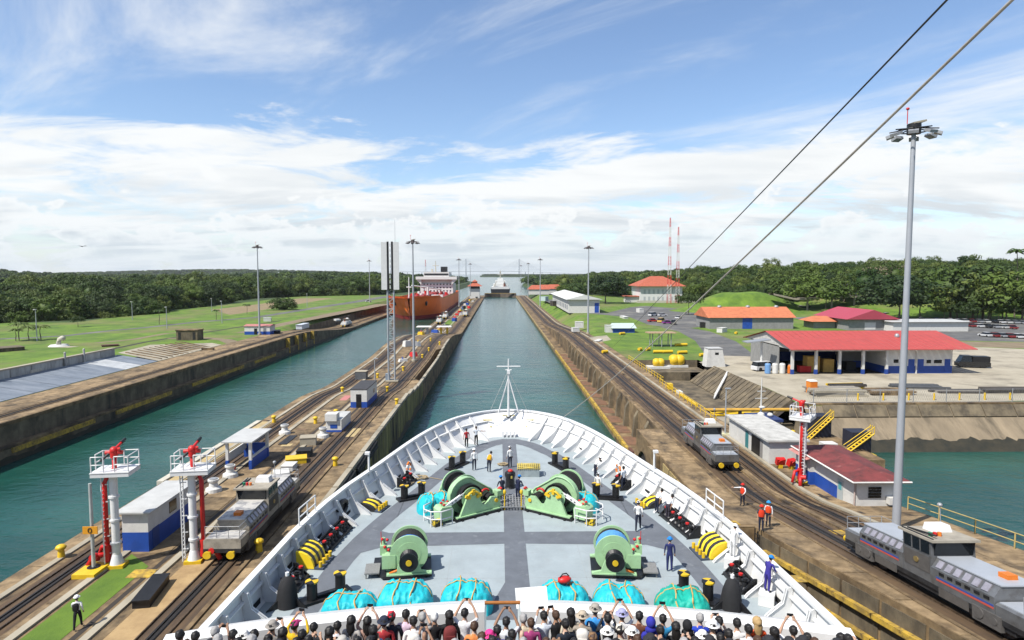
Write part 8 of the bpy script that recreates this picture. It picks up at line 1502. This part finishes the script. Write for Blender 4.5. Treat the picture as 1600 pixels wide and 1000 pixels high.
# ship waiting beyond the gate
t = thing('waiting_ship', 'white ship waiting beyond the far lock gate', 'ship', (1.5, 790, WATER_Z)); mb = MB(); mb.prism([(-11, -.5), (11, -.5), (12, 6.5), (-12, 6.5)], 0, 120, axis='y'); mb.build('hull', plain('ship_black', (.02, .02, .025), .5), t); mb = MB()
for x0_, x1_, z0_, z1_ in ((-11, 11, 6.5, 9.5), (-9, 9, 9.5, 13), (-6.5, 6.5, 13, 17), (-3.5, 3.5, 17, 20)): mb.bb(x0_, x1_, 4 + z0_, 40, z0_, z1_)
mb.build('superstructure', WH, t); mb = MB(); mb.cyl((0, 22, 20), (0, 22, 30), .7, .3, 8); mb.bb(-3.5, 3.5, 21.6, 22.4, 24, 24.8); mb.bb(-1, 1, 21, 23, 26, 28); mb.build('mast', MATS['cream_wall'], t)
for x in (-8, 8): mb = MB(); mb.cyl((x, 14, 9), (x * .6, 10, 16), .5, n=6); mb.build('derrick', MATS['cream_wall'], t)
mb = MB(); mb.bb(4, 6, 12, 15, 9, 14); mb.build('funnel', plain('funnel_brown', (.2, .07, .05), .6), t)
# lock gate
t = thing('lock_gate', 'closed dark lock gate across the far end of the chamber', 'lock gate', (0, 0, 0))
for s in (-1, 1):
    a, b = Vector((1.35 + s * 16.9, 694, 0)), Vector((1.35, 701, 0)); d = (b - a).normalized(); n_ = Vector((-d.y, d.x, 0)); mb = MB(); mb.add([a - n_, b - n_, b + n_, a + n_] and [Vector((q.x, q.y, -6.2)) for q in (a - n_, b - n_, b + n_, a + n_)] + [Vector((q.x, q.y, -1.2)) for q in (a - n_, b - n_, b + n_, a + n_)], [(0, 1, 2, 3), (4, 5, 6, 7), (0, 1, 5, 4), (1, 2, 6, 5), (2, 3, 7, 6), (3, 0, 4, 7)]); mb.build('gate_leaf', mat('gate_steel', (.16, .13, .10), .8, scale=.3, col2=(.09, .07, .055)), t)
mb = MB(); mb.bb(-15.4, 18.1, 693, 694.5, -1.2, -.9); mb.build('walkway', MATS['worn_yellow'], t)
# control house on the middle wall
p = Vector((-24.5, 640, z_mid(640))); t = thing('control_house', 'white control house with red tiled roof at the end of the middle wall', 'building', p); mb = MB(); mb.bb(-5, 5, 0, 14, 0, 9.5); mb.build('wall', HUTWHITE, t); mb = MB(); mb.bb(-5.1, 5.1, -.1, 14.1, 9.5, 12); mb.build('window_band', DARKGLASS, t); mb = MB(); mb.add([(-7.5, -2.5, 12), (7.5, -2.5, 12), (7.5, 16.5, 12), (-7.5, 16.5, 12), (-2.5, 4, 15), (2.5, 4, 15), (2.5, 10, 15), (-2.5, 10, 15)], [(0, 1, 5, 4), (1, 2, 6, 5), (2, 3, 7, 6), (3, 0, 4, 7)]); r_ = mb.build('roof', TERRA, t); mb = MB(); mb.bb(-2.4, 2.4, 4.2, 9.8, 15, 16.5); mb.add([(-3, 3.6, 16.5), (3, 3.6, 16.5), (3, 10.4, 16.5), (-3, 10.4, 16.5), (0, 7, 18.5)], [(0, 1, 4), (1, 2, 4), (2, 3, 4), (3, 0, 4)]); mb.build('lantern_roof', TERRA, r_)
for y in (652,): sheet('concrete_apron', [(-33, 655), (-15.6, 655), (-15.6, 720), (-33, 720)], CONC, -4.25)
# tower behind the tanker
lattice(GY(665, 430, 640).x, 640, 34, 'thin far lattice mast behind the tanker bow', 2.0, 5)
# cable-stayed bridge
t = thing('cable_stayed_bridge', 'pale cable stayed bridge with two pylons on the horizon', 'bridge'); BR = plain('bridge_concrete', (.42, .45, .48), .8); YB = 6400
deckp = [(-3200, 6900, 20), (-1500, 6600, 34), (-330, YB, 42), (200, YB, 42), (520, 6000, 28), (900, 5500, 12), (1300, 5200, 6)]
mb = MB(); mb.strip([[(x, y - 8, z), (x, y + 8, z), (x, y + 8, z - 4.5), (x, y - 8, z - 4.5), (x, y - 8, z)] for x, y, z in deckp]); mb.build('deck', BR, t)
for u in (728, 811):
    x = GY(u, 430, YB).x; mb = MB(); mb.cyl((x, YB, -6), (x, YB, 165), 6.5, 4.0, 6); mb.build('pylon', BR, t); mb = MB()
    for k in range(1, 9):
        for s in (-1, 1): mb.cyl((x, YB, 165 - k * 6), (x + s * (265 - k * 26), YB, 42), .7, n=3, caps=False)
    o = mb.build('stay_cables', BR, t); o['kind'] = 'stuff'
for k in range(14):
    q = k / 13; x, y = lerp(260, 1250, q), lerp(6350, 5230, q); z = interp([(200, 42), (520, 28), (900, 12), (1300, 6)], x); mb = MB(); mb.cyl((x, y, -6), (x, y, z - 4), 4, n=6); mb.build('viaduct_pier', BR, t)
for k in range(7): x = -480 - k * 150; mb = MB(); mb.cyl((x, 6450 + k * 25, -6), (x, 6450 + k * 25, 32), 4, n=6); mb.build('viaduct_pier', BR, t)

# ---- humid air between here and the horizon
mb = MB(); mb.bb(-9500, 9500, -250, 19500, -6.9, 190.0)
HZ = mb.build('haze', None); HZ['kind'] = 'stuff'; HZ['label'] = 'pale humid haze thickening towards the horizon'; HZ['category'] = 'haze'
hm = bpy.data.materials.new('haze_air'); hm.use_nodes = True; nt = hm.node_tree; nt.nodes.clear()
ho = nt.nodes.new('ShaderNodeOutputMaterial'); pv = nt.nodes.new('ShaderNodeVolumePrincipled'); pv.inputs['Color'].default_value = (.93, .97, 1, 1); pv.inputs['Density'].default_value = .5 / 14000; pv.inputs['Anisotropy'].default_value = .2
nt.links.new(pv.outputs[0], ho.inputs['Volume']); HZ.data.materials.clear(); HZ.data.materials.append(hm)
print('objects', len(bpy.data.objects), 'labels', len(USED))
